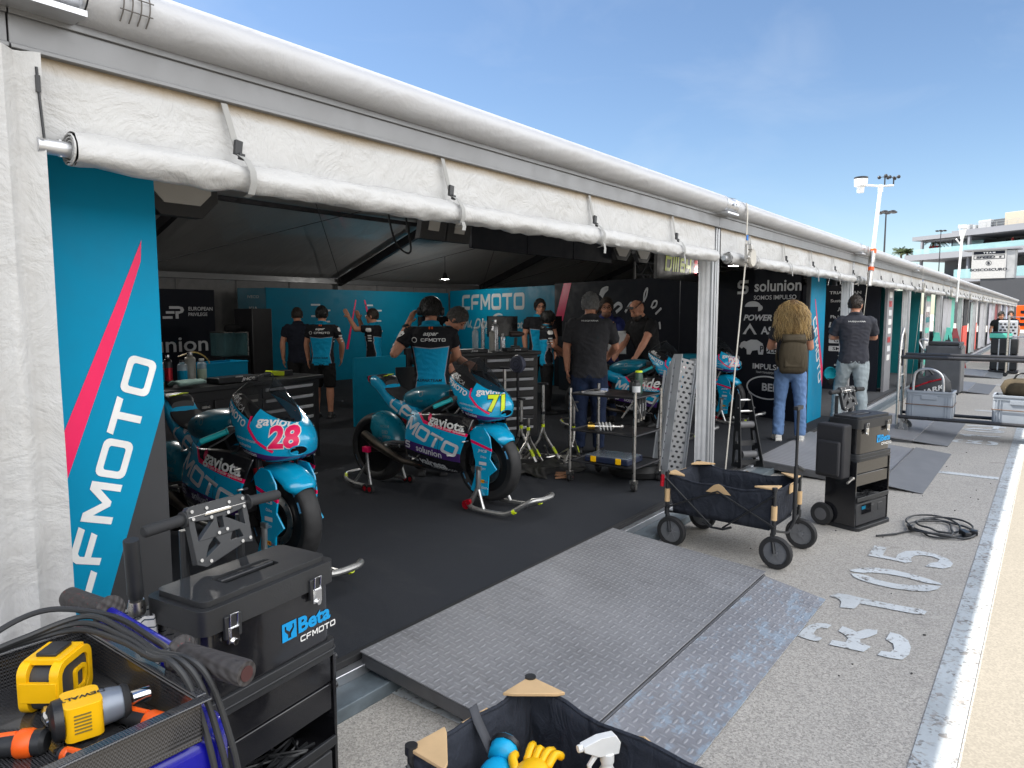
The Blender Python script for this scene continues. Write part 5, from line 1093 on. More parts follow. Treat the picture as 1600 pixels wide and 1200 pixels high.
def front_stand(x0, y0, label, rz=R(-90)):
    t = thing('front_stand', label, 'paddock stand', (x0, y0, .12), rz, 'front paddock stands'); mb = MB()
    L_ = [(.535, -.16, .075), (.60, -.165, .035), (.85, -.17, .035), (.95, -.165, .06), (1.10, -.13, .155), (1.15, -.06, .165)]
    mb.tube(crom(L_ + [(p[0], -p[1], p[2]) for p in L_[::-1]], 4), .018, 10); OB('base_frame', mb, SGR, t)
    for s in (-1, 1):
        mb = MB(); mb.tube([(.63, s * .135, .33), (.63, s * .14, .19), (.56, s * .155, .06)], [.021, .021, .018], 10); mb.tube([(.635, s * .142, .18), (.70, s * .165, .04)], .013, 8); mb.box((.635, s * .125, .34), (.05, .05, .03)); OB('arm', mb, SGR, t)
        OB('roller', MB().cyl((.525, s * .15 - .02, .05), (.525, s * .15 + .02, .05), .034, 16), REDA, t); OB('clamp_knob', MB().cyl((.575, s * .19 - .012, .085), (.575, s * .19 + .012, .085), .022, 12), REDA, t)
        mb = MB(); mb.tube([(.97, s * .165, .065), (.99, s * .162, .078)], .0195, 10); OB('yellow_mark', mb, FLUO, t)
    return t
def rear_stand(x0, y0, label, rz=R(-90)):
    t = thing('rear_stand', label, 'paddock stand', (x0, y0, .12), rz, 'rear paddock stands'); mb = MB()
    L_ = [(-.50, -.20, .045), (-.62, -.20, .045), (-.80, -.19, .06), (-.90, -.12, .085), (-.92, 0, .09)]
    mb.tube(crom(L_ + [(p[0], -p[1], p[2]) for p in L_[-2::-1]], 4), .015, 10); OB('base_frame', mb, SGR, t)
    for s in (-1, 1):
        mb = MB(); mb.tube([(-.58, s * .16, .33), (-.535, s * .185, .18), (-.49, s * .20, .045)], .013, 8); mb.tube([(-.55, s * .18, .24), (-.70, s * .20, .05)], .010, 8); OB('arm', mb, SGR, t)
        mb = MB(); mb.box((-.585, s * .155, .345), (.07, .045, .05)); OB('fork_block', mb, PINK, t, bev=.006)
        for q in (-.515, -.455):
            mb = MB(); mb.lathe([(.02, -.015), (.036, -.015), (.038, 0), (.036, .015), (.02, .015)], 'y', (q, s * .235, .036), 20); w_ = OB('roller_wheel', mb, RUBBER, t); mb = MB(); mb.lathe([(.0, -.017), (.02, -.017), (.02, .017), (0, .017)], 'y', (q, s * .235, .036), 12); OB('hub', mb, REDA, w_)
        mb = MB(); mb.tube([(-.84, s * .17, .07), (-.89, s * .13, .083)], .0165, 8); OB('yellow_mark', mb, FLUO, t)
    return t
NYEL = FLUO
B71 = motorbike(4.20, 4.0, 'teal race bike with yellow number 71 on its nose, in the middle of the tent', '71', NYEL, BLACK)
B28 = motorbike(2.385, 4.02, 'teal race bike with pink number 28, front wheel beside the tool trolley', '28', PINK, WHITE)
B80 = motorbike(7.97, 4.2, 'teal race bike with black flank and white script, partly behind the shelf trolley', '80', WHITE, PINK, 'ande')
B22 = motorbike(9.52, 4.15, 'teal race bike with white number 22 seen right of the white post', '22', WHITE, PINK)
front_stand(4.20, 4.0, 'silver front stand under bike number 71'); front_stand(2.385, 4.02, 'silver front stand peeking out behind the tool trolley'); front_stand(9.52, 4.15, 'silver front stand behind the black ladder ramp'); front_stand(7.97, 4.2, 'front stand behind the shelf trolley under the bike with white script')
rear_stand(4.20, 4.0, 'rear stand with red rollers under bike number 71'); rear_stand(2.385, 4.02, 'rear stand under bike 28 behind the grey end of the banner'); rear_stand(7.97, 4.2, 'rear stand behind the grey haired man'); rear_stand(9.52, 4.15, 'rear stand under the bike right of the white post')
# ================================================================ PEOPLE
def cloth(name, col, fold=.5, var=.15, scale=9):
    if name in MATS: return MATS[name]
    m = newmat(name, col, .85, spec=.2); nb = NB(m)
    f = nb.noise(scale, nb.mapv((1, 1, .6)), detail=5, rough=.55, dist=1.0); nb.put(nb.b.inputs['Base Color'], nb.mix(nb.ramp(f, .3, .7), tuple(c * (1 - var) for c in col), tuple(min(1, c * (1 + var)) for c in col)))
    nb.bump(nb.m('ADD', f, nb.m('MULTIPLY', nb.noise(300), .05)), fold, .03); MATS[name] = m; return m
def teamshirt(name, k=1.0):
    m = newmat(name, (.02, .02, .02), .8, spec=.25); nb = NB(m); o = nb.xyz(nb.tc.outputs['Object']); ay = nb.m('ABSOLUTE', o[1]); z = o[2]
    low = nb.m('GREATER_THAN', nb.m('ADD', 1.165 * k, nb.m('MULTIPLY', ay, .10)), z); cen = nb.m('GREATER_THAN', nb.m('ADD', .118 * k, nb.m('MULTIPLY', nb.m('ABSOLUTE', nb.m('SUBTRACT', z, .93 * k)), .16)), ay)
    wl = nb.m('GREATER_THAN', nb.m('ADD', 1.173 * k, nb.m('MULTIPLY', ay, .10)), z); wc = nb.m('GREATER_THAN', nb.m('ADD', .124 * k, nb.m('MULTIPLY', nb.m('ABSOLUTE', nb.m('SUBTRACT', z, .93 * k)), .16)), ay)
    f = nb.noise(9, nb.mapv((1, 1, .6)), detail=5, rough=.55, dist=1.0)
    c = nb.mix(nb.m('MULTIPLY', wl, wc), (.012, .012, .015), (.35, .33, .36)); c = nb.mix(nb.m('MULTIPLY', low, cen), c, nb.mix(f, srgb(0, 140, 185), srgb(10, 168, 212)))
    c = nb.mix(nb.m('GREATER_THAN', z, 1.365 * k), c, srgb(0, 130, 165)); nb.put(nb.b.inputs['Base Color'], c); nb.bump(f, .5, .03); return m
SKIN = newmat('skin', srgb(196, 142, 115), .55); _nb = NB(SKIN); _nb.put(_nb.b.inputs['Base Color'], _nb.mix(_nb.noise(18, detail=5), srgb(178, 120, 95), srgb(205, 150, 122))); _nb.b.inputs['Subsurface Weight'].default_value = .08; _nb.b.inputs['Subsurface Radius'].default_value = (.01, .004, .002)
TEAM = teamshirt('team_shirt'); NAVYC = cloth('navy_cloth', (.014, .016, .026)); BLACKC = cloth('black_cloth', (.014, .014, .015)); GREYC = cloth('charcoal_cloth', (.036, .036, .040)); BLUEC = cloth('blue_shirt', (.022, .030, .12)); JEAN = cloth('blue_denim', (.13, .22, .40), .6, .22, 7); JEAND = cloth('dark_denim', (.016, .026, .060), .5, .2); JEANL = cloth('pale_denim', (.33, .38, .40), .6, .15); SHOE = M('shoe_black', (.015, .015, .016), .5); SHOEW = M('shoe_white', (.62, .60, .56), .6, var=.1)
HAIRB = M('black_hair', (.010, .009, .008), .45, bump=.8, bs=140, bd=.006); HAIRD = M('dark_brown_hair', (.028, .018, .012), .5, bump=.8, bs=140, bd=.006); HAIRG = M('grey_hair', (.20, .20, .20), .55, var=.35, vs=40, bump=.8, bs=140, bd=.006); OLIVE = cloth('olive_canvas', (.072, .058, .038), .4, .15)
EYE = M('eye_dark', (.02, .015, .012), .2); LIP = M('lip', srgb(150, 85, 78), .5)
def fingers(mb, w, d, up, tag_, curl=.5, s=1.0):
    """palm and five fingers from wrist w along d; up = back-of-hand normal"""
    d = d.normalized(); up = (up - d * up.dot(d)).normalized(); sd = d.cross(up)
    mb.tube([w, w + d * .035 * s, w + d * .085 * s], [.024 * s, .036 * s, .038 * s], 10, tag_, flat=.42) if False else mb.box(w + d * .048 * s, (.085 * s, .074 * s, .026 * s), tag_, Matrix((d, sd, up)).transposed())
    mb.ell(w + d * .01 * s, (.03 * s, .03 * s, .024 * s), 10, 8, tag_)
    for k, (o, L) in enumerate(((-.030, .066), (-.010, .078), (.010, .074), (.029, .058))):
        a = w + d * .086 * s + sd * o * s; r = .0092 * s; c1 = curl * (.7 + .1 * k)
        d1 = (d * math.cos(c1 * .6) - up * math.sin(c1 * .6)); d2 = (d * math.cos(c1 * 1.5) - up * math.sin(c1 * 1.5)); b = a + d1 * L * .5 * s; c = b + d2 * L * .5 * s
        mb.tube([a - d * .015 * s, a, b, c], [r * 1.1, r * 1.1, r, r * .8], 7, tag_)
    a = w + d * .025 * s - sd * .034 * s; b = a + (d * .6 - sd * .7 - up * .25).normalized() * .036 * s; c = b + (d * .9 - sd * .25 - up * .3).normalized() * .03 * s
    mb.tube([a, b, c], [.0125 * s, .011 * s, .0085 * s], 7, tag_)
TAGS = ('skin', 'shirt', 'pants', 'shoe', 'extra')
def person(label, x, y, face, H=1.62, lean=0.0, leandir=0.0, el=None, er=None, legs=None, mats=None, hair=HAIRD, hairstyle='short', head=(0, 0), build=1.0, z=.12, group=None, glasses=False, sleeve=.55, vox=.0085, curl=(.5, .5), facehair=None, shorts=False, tuck=.78, handup=(None, None)):
    """local frame: facing +x, left +y. el/er = (elbow, wrist) in local metres for H=1.62"""
    t = thing('person', label, 'person', (x, y, z), R(face), group); k = H / 1.62
    mb = MB(); V = Vector
    SH = tuple
    hip = V((0, 0, .83)); ax = V((math.cos(leandir), math.sin(leandir), 0)); q = Matrix.Rotation(lean, 3, V((0, 0, 1)).cross(ax))
    def T(p): p = V(p); return (hip + q @ (p - hip)) if p.z > .83 else p          # bend the trunk about the hips
    # trunk: elliptical sections (z, half depth, half width, forward shift)
    secs = [(tuck, .112, .166, 0), (.86, .115, .166, 0), (.96, .108, .152, .0), (1.07, .115, .160, .004), (1.18, .122, .176, .004), (1.27, .115, .185, -.004), (1.335, .095, .165, -.012), (1.375, .062, .085, -.012), (1.40, .050, .058, -.008)]
    rows = []
    for (zz, a, b, sx) in secs:
        bb = b * build; aa = a * build
        rows.append([T((sx + aa * math.copysign(abs(math.cos(u)) ** .85, math.cos(u)), bb * math.copysign(abs(math.sin(u)) ** .85, math.sin(u)), zz)) for u in [2 * PI * j / 24 for j in range(25)]])
    cols = [crom([rows[i][j] for i in range(len(rows))], 3) for j in range(25)]
    P = [[cols[j][i] for j in range(25)] for i in range(len(cols[0]))]
    mb.grid(P, 1, flip=False); mb.add(P[0][:-1], [tuple(range(23, -1, -1))], 1); mb.add(P[-1][:-1], [tuple(range(24))], 1)
    # legs
    legs = legs or (((.0, .095, .44), (-.02, .10, .075), 0), ((.0, -.095, .44), (-.02, -.10, .075), 0))
    mb.ell((0, 0, .80), (.115 * build, .158 * build, .10), 20, 12, 2)
    for sgn, (kn, an, yaw) in zip((1, -1), legs):
        kn, an = V(kn), V(an); h0 = V((0, sgn * .085, .80)); b = build
        mb.tube([h0, h0.lerp(kn, .3), h0.lerp(kn, .7), kn, kn.lerp(an, .35), kn.lerp(an, .75), an + V((0, 0, -.005))], [.095 * b, .092 * b, .078 * b, .068 * b, .068 * b, .062, .060], 16, 2) if not shorts else (mb.tube([h0, h0.lerp(kn, .4), h0.lerp(kn, .9), h0.lerp(kn, .95)], [.098, .096, .086, .080], 16, 2), mb.tube([h0.lerp(kn, .6), kn, kn.lerp(an, .3), kn.lerp(an, .75), an], [.062, .054, .056, .040, .036], 14, 0)); mb.ell(kn, (.066, .066, .07) if not shorts else (.054, .052, .06), 12, 8, 0 if shorts else 2)
        f = V((math.cos(yaw), math.sin(yaw), 0)); toe = V((an.x, an.y, .035)) + f * .13; heel = V((an.x, an.y, .04)) - f * .045
        mb.tube([heel - f * .012, heel, heel + f * .08, toe - f * .02, toe + f * .035], [.028, .040, .043, .040, .020], 12, 3); mb.box(V((an.x, an.y, .012)) + f * .045, (.22, .075, .024), 3, (0, 0, yaw)); mb.ell((an.x, an.y, .07), (.045, .042, .05), 10, 8, 3)
    # arms
    defl = ((.02, .235, 1.08), (.06, .225, .855)); 
    for sgn, arm in ((1, el), (-1, er)):
        e, w = arm if arm else [(p[0], p[1] * sgn, p[2]) for p in defl]
        e, w = V(e), V(w)
        if not arm: e, w = T(e), T(w)
        s = T((-.005, sgn * .168 * build, 1.315)); c = curl[0 if sgn > 0 else 1]
        mb.ell(T((-.005, sgn * .150 * build, 1.30)), (.072, .068, .075), 14, 10, 1)
        mb.tube([s, s.lerp(e, .5), e], [.052, .047, .040], 12, 0); mb.ell(e, (.040, .040, .040), 10, 8, 0)
        mb.tube([s, s.lerp(e, sleeve * .5), s.lerp(e, sleeve), s.lerp(e, sleeve + .02)], [.067, .066, .064, .060], 14, 1) if sleeve > .1 else None
        mb.tube([e, e.lerp(w, .25), e.lerp(w, .65), w], [.040, .043, .035, .027], 12, 0)
        if sleeve > .95: mb.tube([e, e.lerp(w, .9)], [.056, .046], 12, 1)
        up = V((0, sgn, 0)) if handup[0 if sgn > 0 else 1] is None else V(handup[0 if sgn > 0 else 1])
        fingers(mb, w, (w - e), up if abs((w - e).normalized().dot(up)) < .95 else V((1, 0, 0)), 0, c)
    mb.tube([T((-.008 + .064 * math.cos(a), .070 * math.sin(a), 1.392 + .012 * math.cos(a + PI))) for a in [2 * PI * j / 16 for j in range(16)]], .013, 8, 1, closed=True)
    # neck, head
    hc = T((.018, 0, 1.505)); hq = q @ Euler((0, head[1], head[0])).to_matrix()
    mb.tube([T((-.012, 0, 1.36)), hc + hq @ V((-.02, 0, -.07))], [.056, .052], 14, 0)
    def HP(p): return hc + hq @ V(p)
    mb.ell(HP((-.008, 0, .018)), (.094, .074, .098), 20, 14, 0, hq); mb.ell(HP((.022, 0, -.035)), (.066, .058, .078), 18, 12, 0, hq); mb.ell(HP((.055, 0, -.090)), (.030, .032, .025), 12, 8, 0, hq)
    mb.tube([HP((.084, 0, .012)), HP((.103, 0, -.028)), HP((.090, 0, -.040))], [.010, .014, .010], 8, 0); mb.ell(HP((.072, 0, .028)), (.016, .05, .010), 12, 6, 0, hq); mb.ell(HP((.076, 0, -.066)), (.014, .024, .012), 10, 6, 0, hq)
    for sgn in (-1, 1): mb.ell(HP((-.006, sgn * .077, -.012)), (.018, .008, .030), 10, 8, 0, hq); mb.ell(HP((.052, sgn * .040, -.028)), (.026, .022, .022), 10, 8, 0, hq)
    # one continuous skin: voxel union of all volumes, then colour by nearest source volume
    me = mb.mesh('src'); o = bpy.data.objects.new('src', me); COL.objects.link(o)
    r = o.modifiers.new('r', 'REMESH'); r.mode = 'VOXEL'; r.voxel_size = vox; sm_ = o.modifiers.new('s', 'SMOOTH'); sm_.factor = .5; sm_.iterations = 3
    dg = bpy.context.evaluated_depsgraph_get(); m2 = bpy.data.meshes.new_from_object(o.evaluated_get(dg))
    tree = BVHTree.FromPolygons([tuple(v) for v in mb.v], mb.f); mi = mb.mi
    idx = []
    for p in m2.polygons:
        h = tree.find_nearest(p.center); idx.append(mi[h[2]] if h[2] is not None else 0)
    bpy.data.objects.remove(o); bpy.data.meshes.remove(me)
    cl = np.zeros(len(m2.vertices), bool)
    for p in m2.polygons:
        if idx[p.index] in (1, 2): cl[list(p.vertices)] = True
    nrm = np.zeros(len(m2.vertices) * 3); m2.vertices.foreach_get('normal', nrm); nrm = nrm.reshape(-1, 3); cos = np.zeros(len(m2.vertices) * 3); m2.vertices.foreach_get('co', cos); cos = cos.reshape(-1, 3)
    for vi in range(len(cos)):                # cloth folds
        if cl[vi]:
            c = Vector(cos[vi]); f = mnoise.noise(Vector((c.x * 9 + x * 3, c.y * 9, c.z * 6))); g2 = 1 - abs(mnoise.noise(Vector((c.x * 12 + c.z * 9, c.y * 12 - c.z * 5, c.z * 15 + y)))) * 2
            cos[vi] += nrm[vi] * (.006 * f + .0055 * g2 - .002)
    m2.vertices.foreach_set('co', cos.ravel()); m2.update()
    m2.name = 'body'; body = OB('body', m2, mats or [SKIN, TEAM, BLACKC, SHOE], t, ang=180); m2.polygons.foreach_set('material_index', idx); m2.update()
    t.scale = (k, k, k)
    # hair
    if hairstyle != 'none':
        hb = MB(); P = []
        for a in range(17):
            th = PI * a / 16 * (.70 if hairstyle in ('short', 'buzz') else .95); row = []
            for j in range(25):
                ph = 2 * PI * j / 24; c, s_ = math.cos(ph), math.sin(ph); front = max(0, c)
                tt = th * (1 - (.50 if hairstyle != 'bob' else .38) * front ** 1.5)
                rr = 1.0 + (.06 if hairstyle != 'buzz' else .02) + .035 * hn(c * 3, s_ * 3, a * .5)
                ex = 1.0 if hairstyle != 'bob' else 1.12
                row.append(HP((-.010 + .094 * rr * ex * math.sin(tt) * c, .078 * rr * ex * math.sin(tt) * s_, .018 + .102 * rr * math.cos(tt))))
            P.append(row)
        if hairstyle == 'bob':
            for dz in (.05, .10):
                P.append([HP((-.015 + .098 * 1.1 * (c if c < .35 else .35) - .01, .088 * s_, -.06 - dz)) for c, s_ in [(math.cos(2 * PI * j / 24), math.sin(2 * PI * j / 24)) for j in range(25)]])
        rr_ = random.Random(int(x * 31 + y * 7)); nz = len(P)
        for _ in range(520 if hairstyle != 'buzz' else 420):
            a = rr_.randrange(2, nz - 1); j = rr_.randrange(0, 24); p0 = P[a][j]; lo = P[min(nz - 1, a + rr_.randint(1, 3))][(j + rr_.choice((-1, 0, 0, 1))) % 24]; n_ = (p0 - HP((-.01, 0, .01))).normalized(); ll = rr_.uniform(.7, 1.35) if hairstyle != 'buzz' else .6
            e_ = p0 + (lo - p0) * ll; hb.tube([p0 - n_ * .004, p0.lerp(e_, .5) + n_ * rr_.uniform(.004, .011), e_ + n_ * rr_.uniform(-.002, .006)], [.0045, .0045, .0015], 4, 0, cap=False)
        hb.grid(P, 0); ho = OB('hair', hb, hair, t, ang=180)
    fb = MB()
    for sgn in (-1, 1): fb.ell(HP((.078, sgn * .030, .004)), (.008, .013, .007), 10, 6, 0, hq); fb.ell(HP((.083, sgn * .032, .028)), (.006, .022, .004), 8, 5, 0, hq)
    OB('eyes', fb, EYE, t); fb = MB(); fb.ell(HP((.088, 0, -.066)), (.007, .022, .006), 10, 6, 0, hq); OB('mouth', fb, LIP, t)
    if facehair: fb = MB(); fb.ell(HP((.040, 0, -.080)), (.062, .061, .046), 16, 10, 0, hq); OB('beard', fb, facehair, t)
    if glasses:
        fb = MB()
        for sgn in (-1, 1): fb.tube([HP((.097, sgn * .034 + .026 * math.cos(a), .004 + .019 * math.sin(a))) for a in [2 * PI * j / 14 for j in range(14)]], .003, 5, closed=True); fb.tube([HP((.096, sgn * .060, .010)), HP((.0, sgn * .084, .008))], .003, 5)
        fb.tube([HP((.099, -.01, .008)), HP((.099, .01, .008))], .003, 5); OB('glasses', fb, BLACK, t)
    t['_hp'] = 0; del t['_hp']
    return t, body, HP
def backtext(body, t, z, kind=0):
    bpy.context.view_layer.update(); bv = bvh_of([body])
    S = lambda nm, vf, o, m_, off=.004: wrapdecal(nm, vf, o, (0, -1, 0), (0, 0, 1), m_, body, bv, off, .02, .5)
    S('shirt_lettering', join2d(shift(block2d('CFMOTO', .028, .15), .02, 0), shift(poly2d(el(0, 0, .024, .024, 0, 360, 18), [el(0, 0, .018, .018, 0, 360, 18)]), -.145, 0)), (-.05, 0, z), WHITE)
    S('shirt_mark', shift(text2d('aspar', .035, .02, .35, 1.2), 0, .058), (-.05, 0, z), WHITE); S('shirt_mark', join2d(shift(poly2d(el(0, 0, .008, .012, 0, 360, 8)), -.012, .105), shift(poly2d(el(0, 0, .008, .012, 0, 360, 8)), .012, .105)), (-.05, 0, z), ORANGE)
    S('shirt_lettering', shift(text2d('#ASPARTEAM', .024, .01, .2, 1.2), -.03, -.36), (-.05, 0, z), NAVY)
def sleeve_marks(body, side=1):
    bpy.context.view_layer.update(); bv = bvh_of([body])
    n = (0, side, 0); u = (-side, 0, 0)
    for k in range(3): wrapdecal('sleeve_mark', poly2d(rrect(-.03, -.009, .03, .009, .003)), (-.0, .0, 1.20 - .04 * k), u, (0, 0, 1), WHITE, body, bv, .004, .02, .5)
    wrapdecal('sleeve_mark', poly2d(rrect(-.04, -.03, .04, .03, .015)), (0, 0, 1.29), u, (0, 0, 1), WHITE, body, bv, .004, .02, .5)
def headset(t, HP, col=BLACK):
    mb = MB(); mb.tube([HP((-.01, .098 * math.cos(a), .03 + .098 * math.sin(a))) for a in [PI * j / 14 for j in range(15)]], .010, 8, flat=1.6); OB('headset_band', mb, col, t)
    for s in (-1, 1): mb = MB(); mb.lathe([(.0, -.025), (.034, -.022), (.042, 0), (.034, .022), (0, .026)], 'y', tuple(HP((-.008, s * .100, -.005))), 16); OB('ear_cup', mb, col, t)
TM = [SKIN, TEAM, BLACKC, SHOE]
p, b, HP = person('mechanic in team shirt seen from behind, raising a hand to his big black headphones', 4.78, 4.52, 42, 1.63, .05, 0, el=((-.02, .33, 1.12), (.06, .20, 1.40)), er=((.12, -.23, 1.10), (.32, -.15, 1.02)), mats=TM, hair=HAIRB, vox=.007, build=1.04, curl=(.8, .6), handup=((0, .6, -.4), None)); headset(p, HP); backtext(b, p, 1.245); sleeve_marks(b, 1)
mb = MB(); mb.lathe([(.031, -.012), (.034, -.01), (.034, .01), (.031, .012)], 'z', (0, 0, 0), 16); wv = OB('wrist_watch', mb, BLACK, p); wv.location = (.045, .225, 1.365); wv.rotation_euler = (R(-20), R(20), 0)
p, b, HP = person('grey haired mechanic bending over the screen of bike 71, looking down', 5.25, 5.02, -62, 1.62, .45, 0, el=((.28, .20, 1.02), (.40, .12, .98)), er=((.26, -.24, 1.02), (.34, -.26, .90)), mats=TM, hair=M('greying_hair', (.085, .08, .075), .55, var=.5, vs=40, bump=.8, bs=140, bd=.006), vox=.008, head=(0, .35)); sleeve_marks(b, -1)
p, b, HP = person('team member in teal and black shirt from behind, near the back wall', 6.5, 8.25, 38, 1.58, 0, 0, shorts=True, er=((.06, -.27, 1.08), (.14, -.24, .88)), mats=[SKIN, TEAM, BLACKC, SHOE], hair=HAIRB, vox=.009); backtext(b, p, 1.245); sleeve_marks(b, -1)
mb = MB()
p, b, HP = person('man in navy polo turned away, half hidden behind the team member', 6.62, 8.95, 62, 1.57, .12, 0, mats=[SKIN, NAVYC, BLACKC, SHOE], hair=HAIRD, vox=.010, hairstyle='buzz')
p, b, HP = person('team member raising both hands before his face, by the pink stripes', 7.55, 8.35, 118, 1.55, 0, 0, el=((.22, .20, 1.30), (.36, .14, 1.50)), er=((.24, -.18, 1.27), (.26, -.06, 1.47)), mats=TM, hair=HAIRD, vox=.009, hairstyle='buzz', curl=(.2, .2)); sleeve_marks(b, 1)
p, b, HP = person('woman with a black bob and glasses in team shirt, holding a bottle', 8.72, 5.92, -42, 1.52, 0, 0, el=((.05, .20, 1.08), (.20, .08, .98)), er=((.06, -.22, 1.08), (.24, -.10, .98)), mats=TM, hair=HAIRB, hairstyle='bob', vox=.009, glasses=True, build=.92); sleeve_marks(b, -1)
bt2 = thing('water_bottle', 'clear plastic bottle held by the woman with the black bob', 'bottle', (8.90, 5.69, 1.02)); mb = MB(); mb.lathe([(.0, -.10), (.03, -.10), (.032, -.08), (.030, .04), (.014, .08), (.014, .10), (0, .10)], 'z', (0, 0, 0), 14); OB('body', mb, glassmat('clear_plastic', (.8, .9, .85), .35, .1), bt2); mb = MB(); mb.cyl((0, 0, .10), (0, 0, .118), .016, 12); OB('cap', mb, WHITE, bt2)
p, b, HP = person('man with glasses in team shirt facing the camera behind the woman with the bob', 9.25, 6.42, 228, 1.70, 0, 0, mats=TM, hair=HAIRB, vox=.009, glasses=True)
p, b, HP = person('grey haired man in charcoal polo and jeans, his back turned, behind the shelf trolley', 6.55, 3.90, 30, 1.70, .03, 0, er=((.14, -.26, 1.08), (.34, -.20, .98)), mats=[SKIN, GREYC, JEAND, SHOE], hair=HAIRG, vox=.008, build=1.10, sleeve=.75)
wrapdecal('shirt_lettering', text2d('HUSQVARNA', .014, .01, sx=1.4), (-.05, 0, 1.345), (0, -1, 0), (0, 0, 1), WHITE, b, bvh_of([b]), .004, .02, .5)
p, b, HP = person('man with glasses and dark shirt, mostly hidden behind the grey haired man', 8.9, 5.25, 185, 1.66, 0, 0, mats=[SKIN, BLACKC, BLACKC, SHOE], hair=HAIRD, vox=.011, glasses=True)
p, b, HP = person('man with dark framed glasses in a blue shirt, leaning his crossed arms on the bike', 8.64, 4.90, 212, 1.72, .28, 0, el=((.28, .22, 1.05), (.42, .02, 1.02)), er=((.28, -.22, 1.05), (.44, .0, 1.06)), mats=[SKIN, BLUEC, JEAND, SHOE], hair=HAIRD, vox=.009, glasses=True, head=(0, -.2), facehair=M('stubble', srgb(120, 88, 72), .7))
p, b, HP = person('bald man in a black T-shirt leaning over the bike with his hand on its tank', 8.52, 4.15, 158, 1.70, .34, 0, el=((.34, .26, 1.08), (.46, .24, .90)), er=((.26, -.20, 1.05), (.46, -.10, .93)), mats=[SKIN, BLACKC, BLACKC, SHOE], hairstyle='none', vox=.009, build=1.12, head=(0, .2), facehair=M('dark_beard', (.03, .022, .018), .7), curl=(.15, .15))
mb = MB(); mb.tube([HP((.06, .07, .06)), HP((-.02, .085, .075)), HP((-.08, .05, .055))], .006, 6); mb.tube([HP((.06, -.07, .06)), HP((-.02, -.085, .075)), HP((-.08, -.05, .055))], .006, 6); mb.box(HP((.088, 0, .075)), (.02, .12, .03)); OB('sunglasses', mb, BLACK, p, bev=.004)
# blonde woman
p, b, HP = person('woman with long curly blonde hair and blue jeans, wearing an olive backpack', 8.62, 2.42, 22, 1.64, 0, 0, el=((.10, .22, 1.08), (.27, .10, 1.10)), er=((.10, -.22, 1.08), (.28, -.10, 1.16)), legs=(((.02, .10, .44), (-.03, .115, .075), .15), ((.0, -.12, .44), (-.02, -.13, .075), -.2)), mats=[SKIN, M('dark_tshirt', (.018, .020, .028), .8), JEAN, SHOEW], hairstyle='none', vox=.0075, build=.94, tuck=.86)
mb = MB(); r5 = random.Random(3)
for k in range(3800):
    a = r5.uniform(0, 2 * PI); el_ = r5.uniform(.0, 1.25); c = math.cos(a); 
    if c > .55 and el_ > .5: continue
    root = Vector((-.008 + .090 * math.sin(el_) * c, .074 * math.sin(el_) * math.sin(a), .022 + .100 * math.cos(el_)))
    L = r5.uniform(.26, .47); out = Vector((min(c, .2) * .8 - .22, math.sin(a) * 1.0, 0)); spread = r5.uniform(.03, .115); ph = r5.uniform(0, 6); fr_ = r5.uniform(6, 12); pts = []
    for q in range(10):
        u = q / 9; p0 = root + out * (spread * math.sin(min(1, u * 1.5) * PI / 2) * (1.0 + .25 * u)) + Vector((0, 0, .045 * math.sin(u * 2.2) - L * u ** 1.25)); w = .015 * min(1, u * 3)
        pts.append(HP(p0 + Vector((w * math.cos(fr_ * u * 2 + ph), w * math.sin(fr_ * u * 2 + ph), 0))))
    mb.tube(pts, [.0016, .002, .0022, .0022, .0022, .002, .002, .0018, .0014, .0007], 3, r5.choice((0, 0, 1, 2)), cap=False)
mb.ell(HP((-.045, 0, -.02)), (.100, .110, .140), 18, 12, 2); mb.ell(HP((-.016, 0, .026)), (.098, .081, .100), 18, 12, 2)
HB = [M('blonde_hair', (.46, .31, .12), .45, var=.3), M('light_blonde_hair', (.68, .50, .25), .45, var=.2), M('dark_blonde_hair', (.15, .090, .042), .5, var=.3)]
OB('hair', mb, HB, p, ang=180)
t = thing('backpack', 'olive canvas backpack on the back of the blonde woman', 'backpack', (8.62, 2.42, .12), R(22)); t.scale = (1.01, .88, 1.01); mb = MB(); ring_loft(mb, [], 4) if False else None
rows = []
for (z_, a, b_) in ((.80, .05, .13), (.84, .085, .165), (.98, .10, .175), (1.10, .095, .165), (1.17, .075, .135), (1.22, .045, .10)): rows.append([(-.185 - a * .35 + a * math.cos(u) * 1.0, b_ * math.copysign(abs(math.sin(u)) ** .7, math.sin(u)), z_ + .012 * hn(math.cos(u) * 2, math.sin(u) * 2, z_ * 7)) for u in [2 * PI * j / 24 for j in range(25)]])
P = csurf(rows, 4, 1); mb.grid(P, 0, flip=False); mb.add(P[0][:-1], [tuple(range(len(P[0]) - 2, -1, -1))]); mb.add(P[-1][:-1], [tuple(range(len(P[-1]) - 1))]); OB('bag', mb, OLIVE, t, ang=60)
mb = MB(); mb.box((-.285, 0, .93), (.05, .24, .13), 0, (0, R(4), 0)); OB('pocket', mb, OLIVE, t, bev=.02); mb = MB(); mb.grid([[(-.20 - .10 * math.sin(PI * q / 8), yy, 1.23 - .012 * q) for q in range(9)] for yy in (-.14, -.05, .05, .14)], 0); fo = OB('flap', mb, OLIVE, t); sd = fo.modifiers.new('t', 'SOLIDIFY'); sd.thickness = .012
for s in (-1, 1): mb = MB(); mb.tube(crom([(-.15, s * .09, 1.22), (-.06, s * .11, 1.36), (.06, s * .12, 1.31), (.11, s * .14, 1.15), (.0, s * .18, .95), (-.13, s * .15, .88)], 4), .016, 8, flat=1.8); OB('shoulder_strap', mb, OLIVE, t)
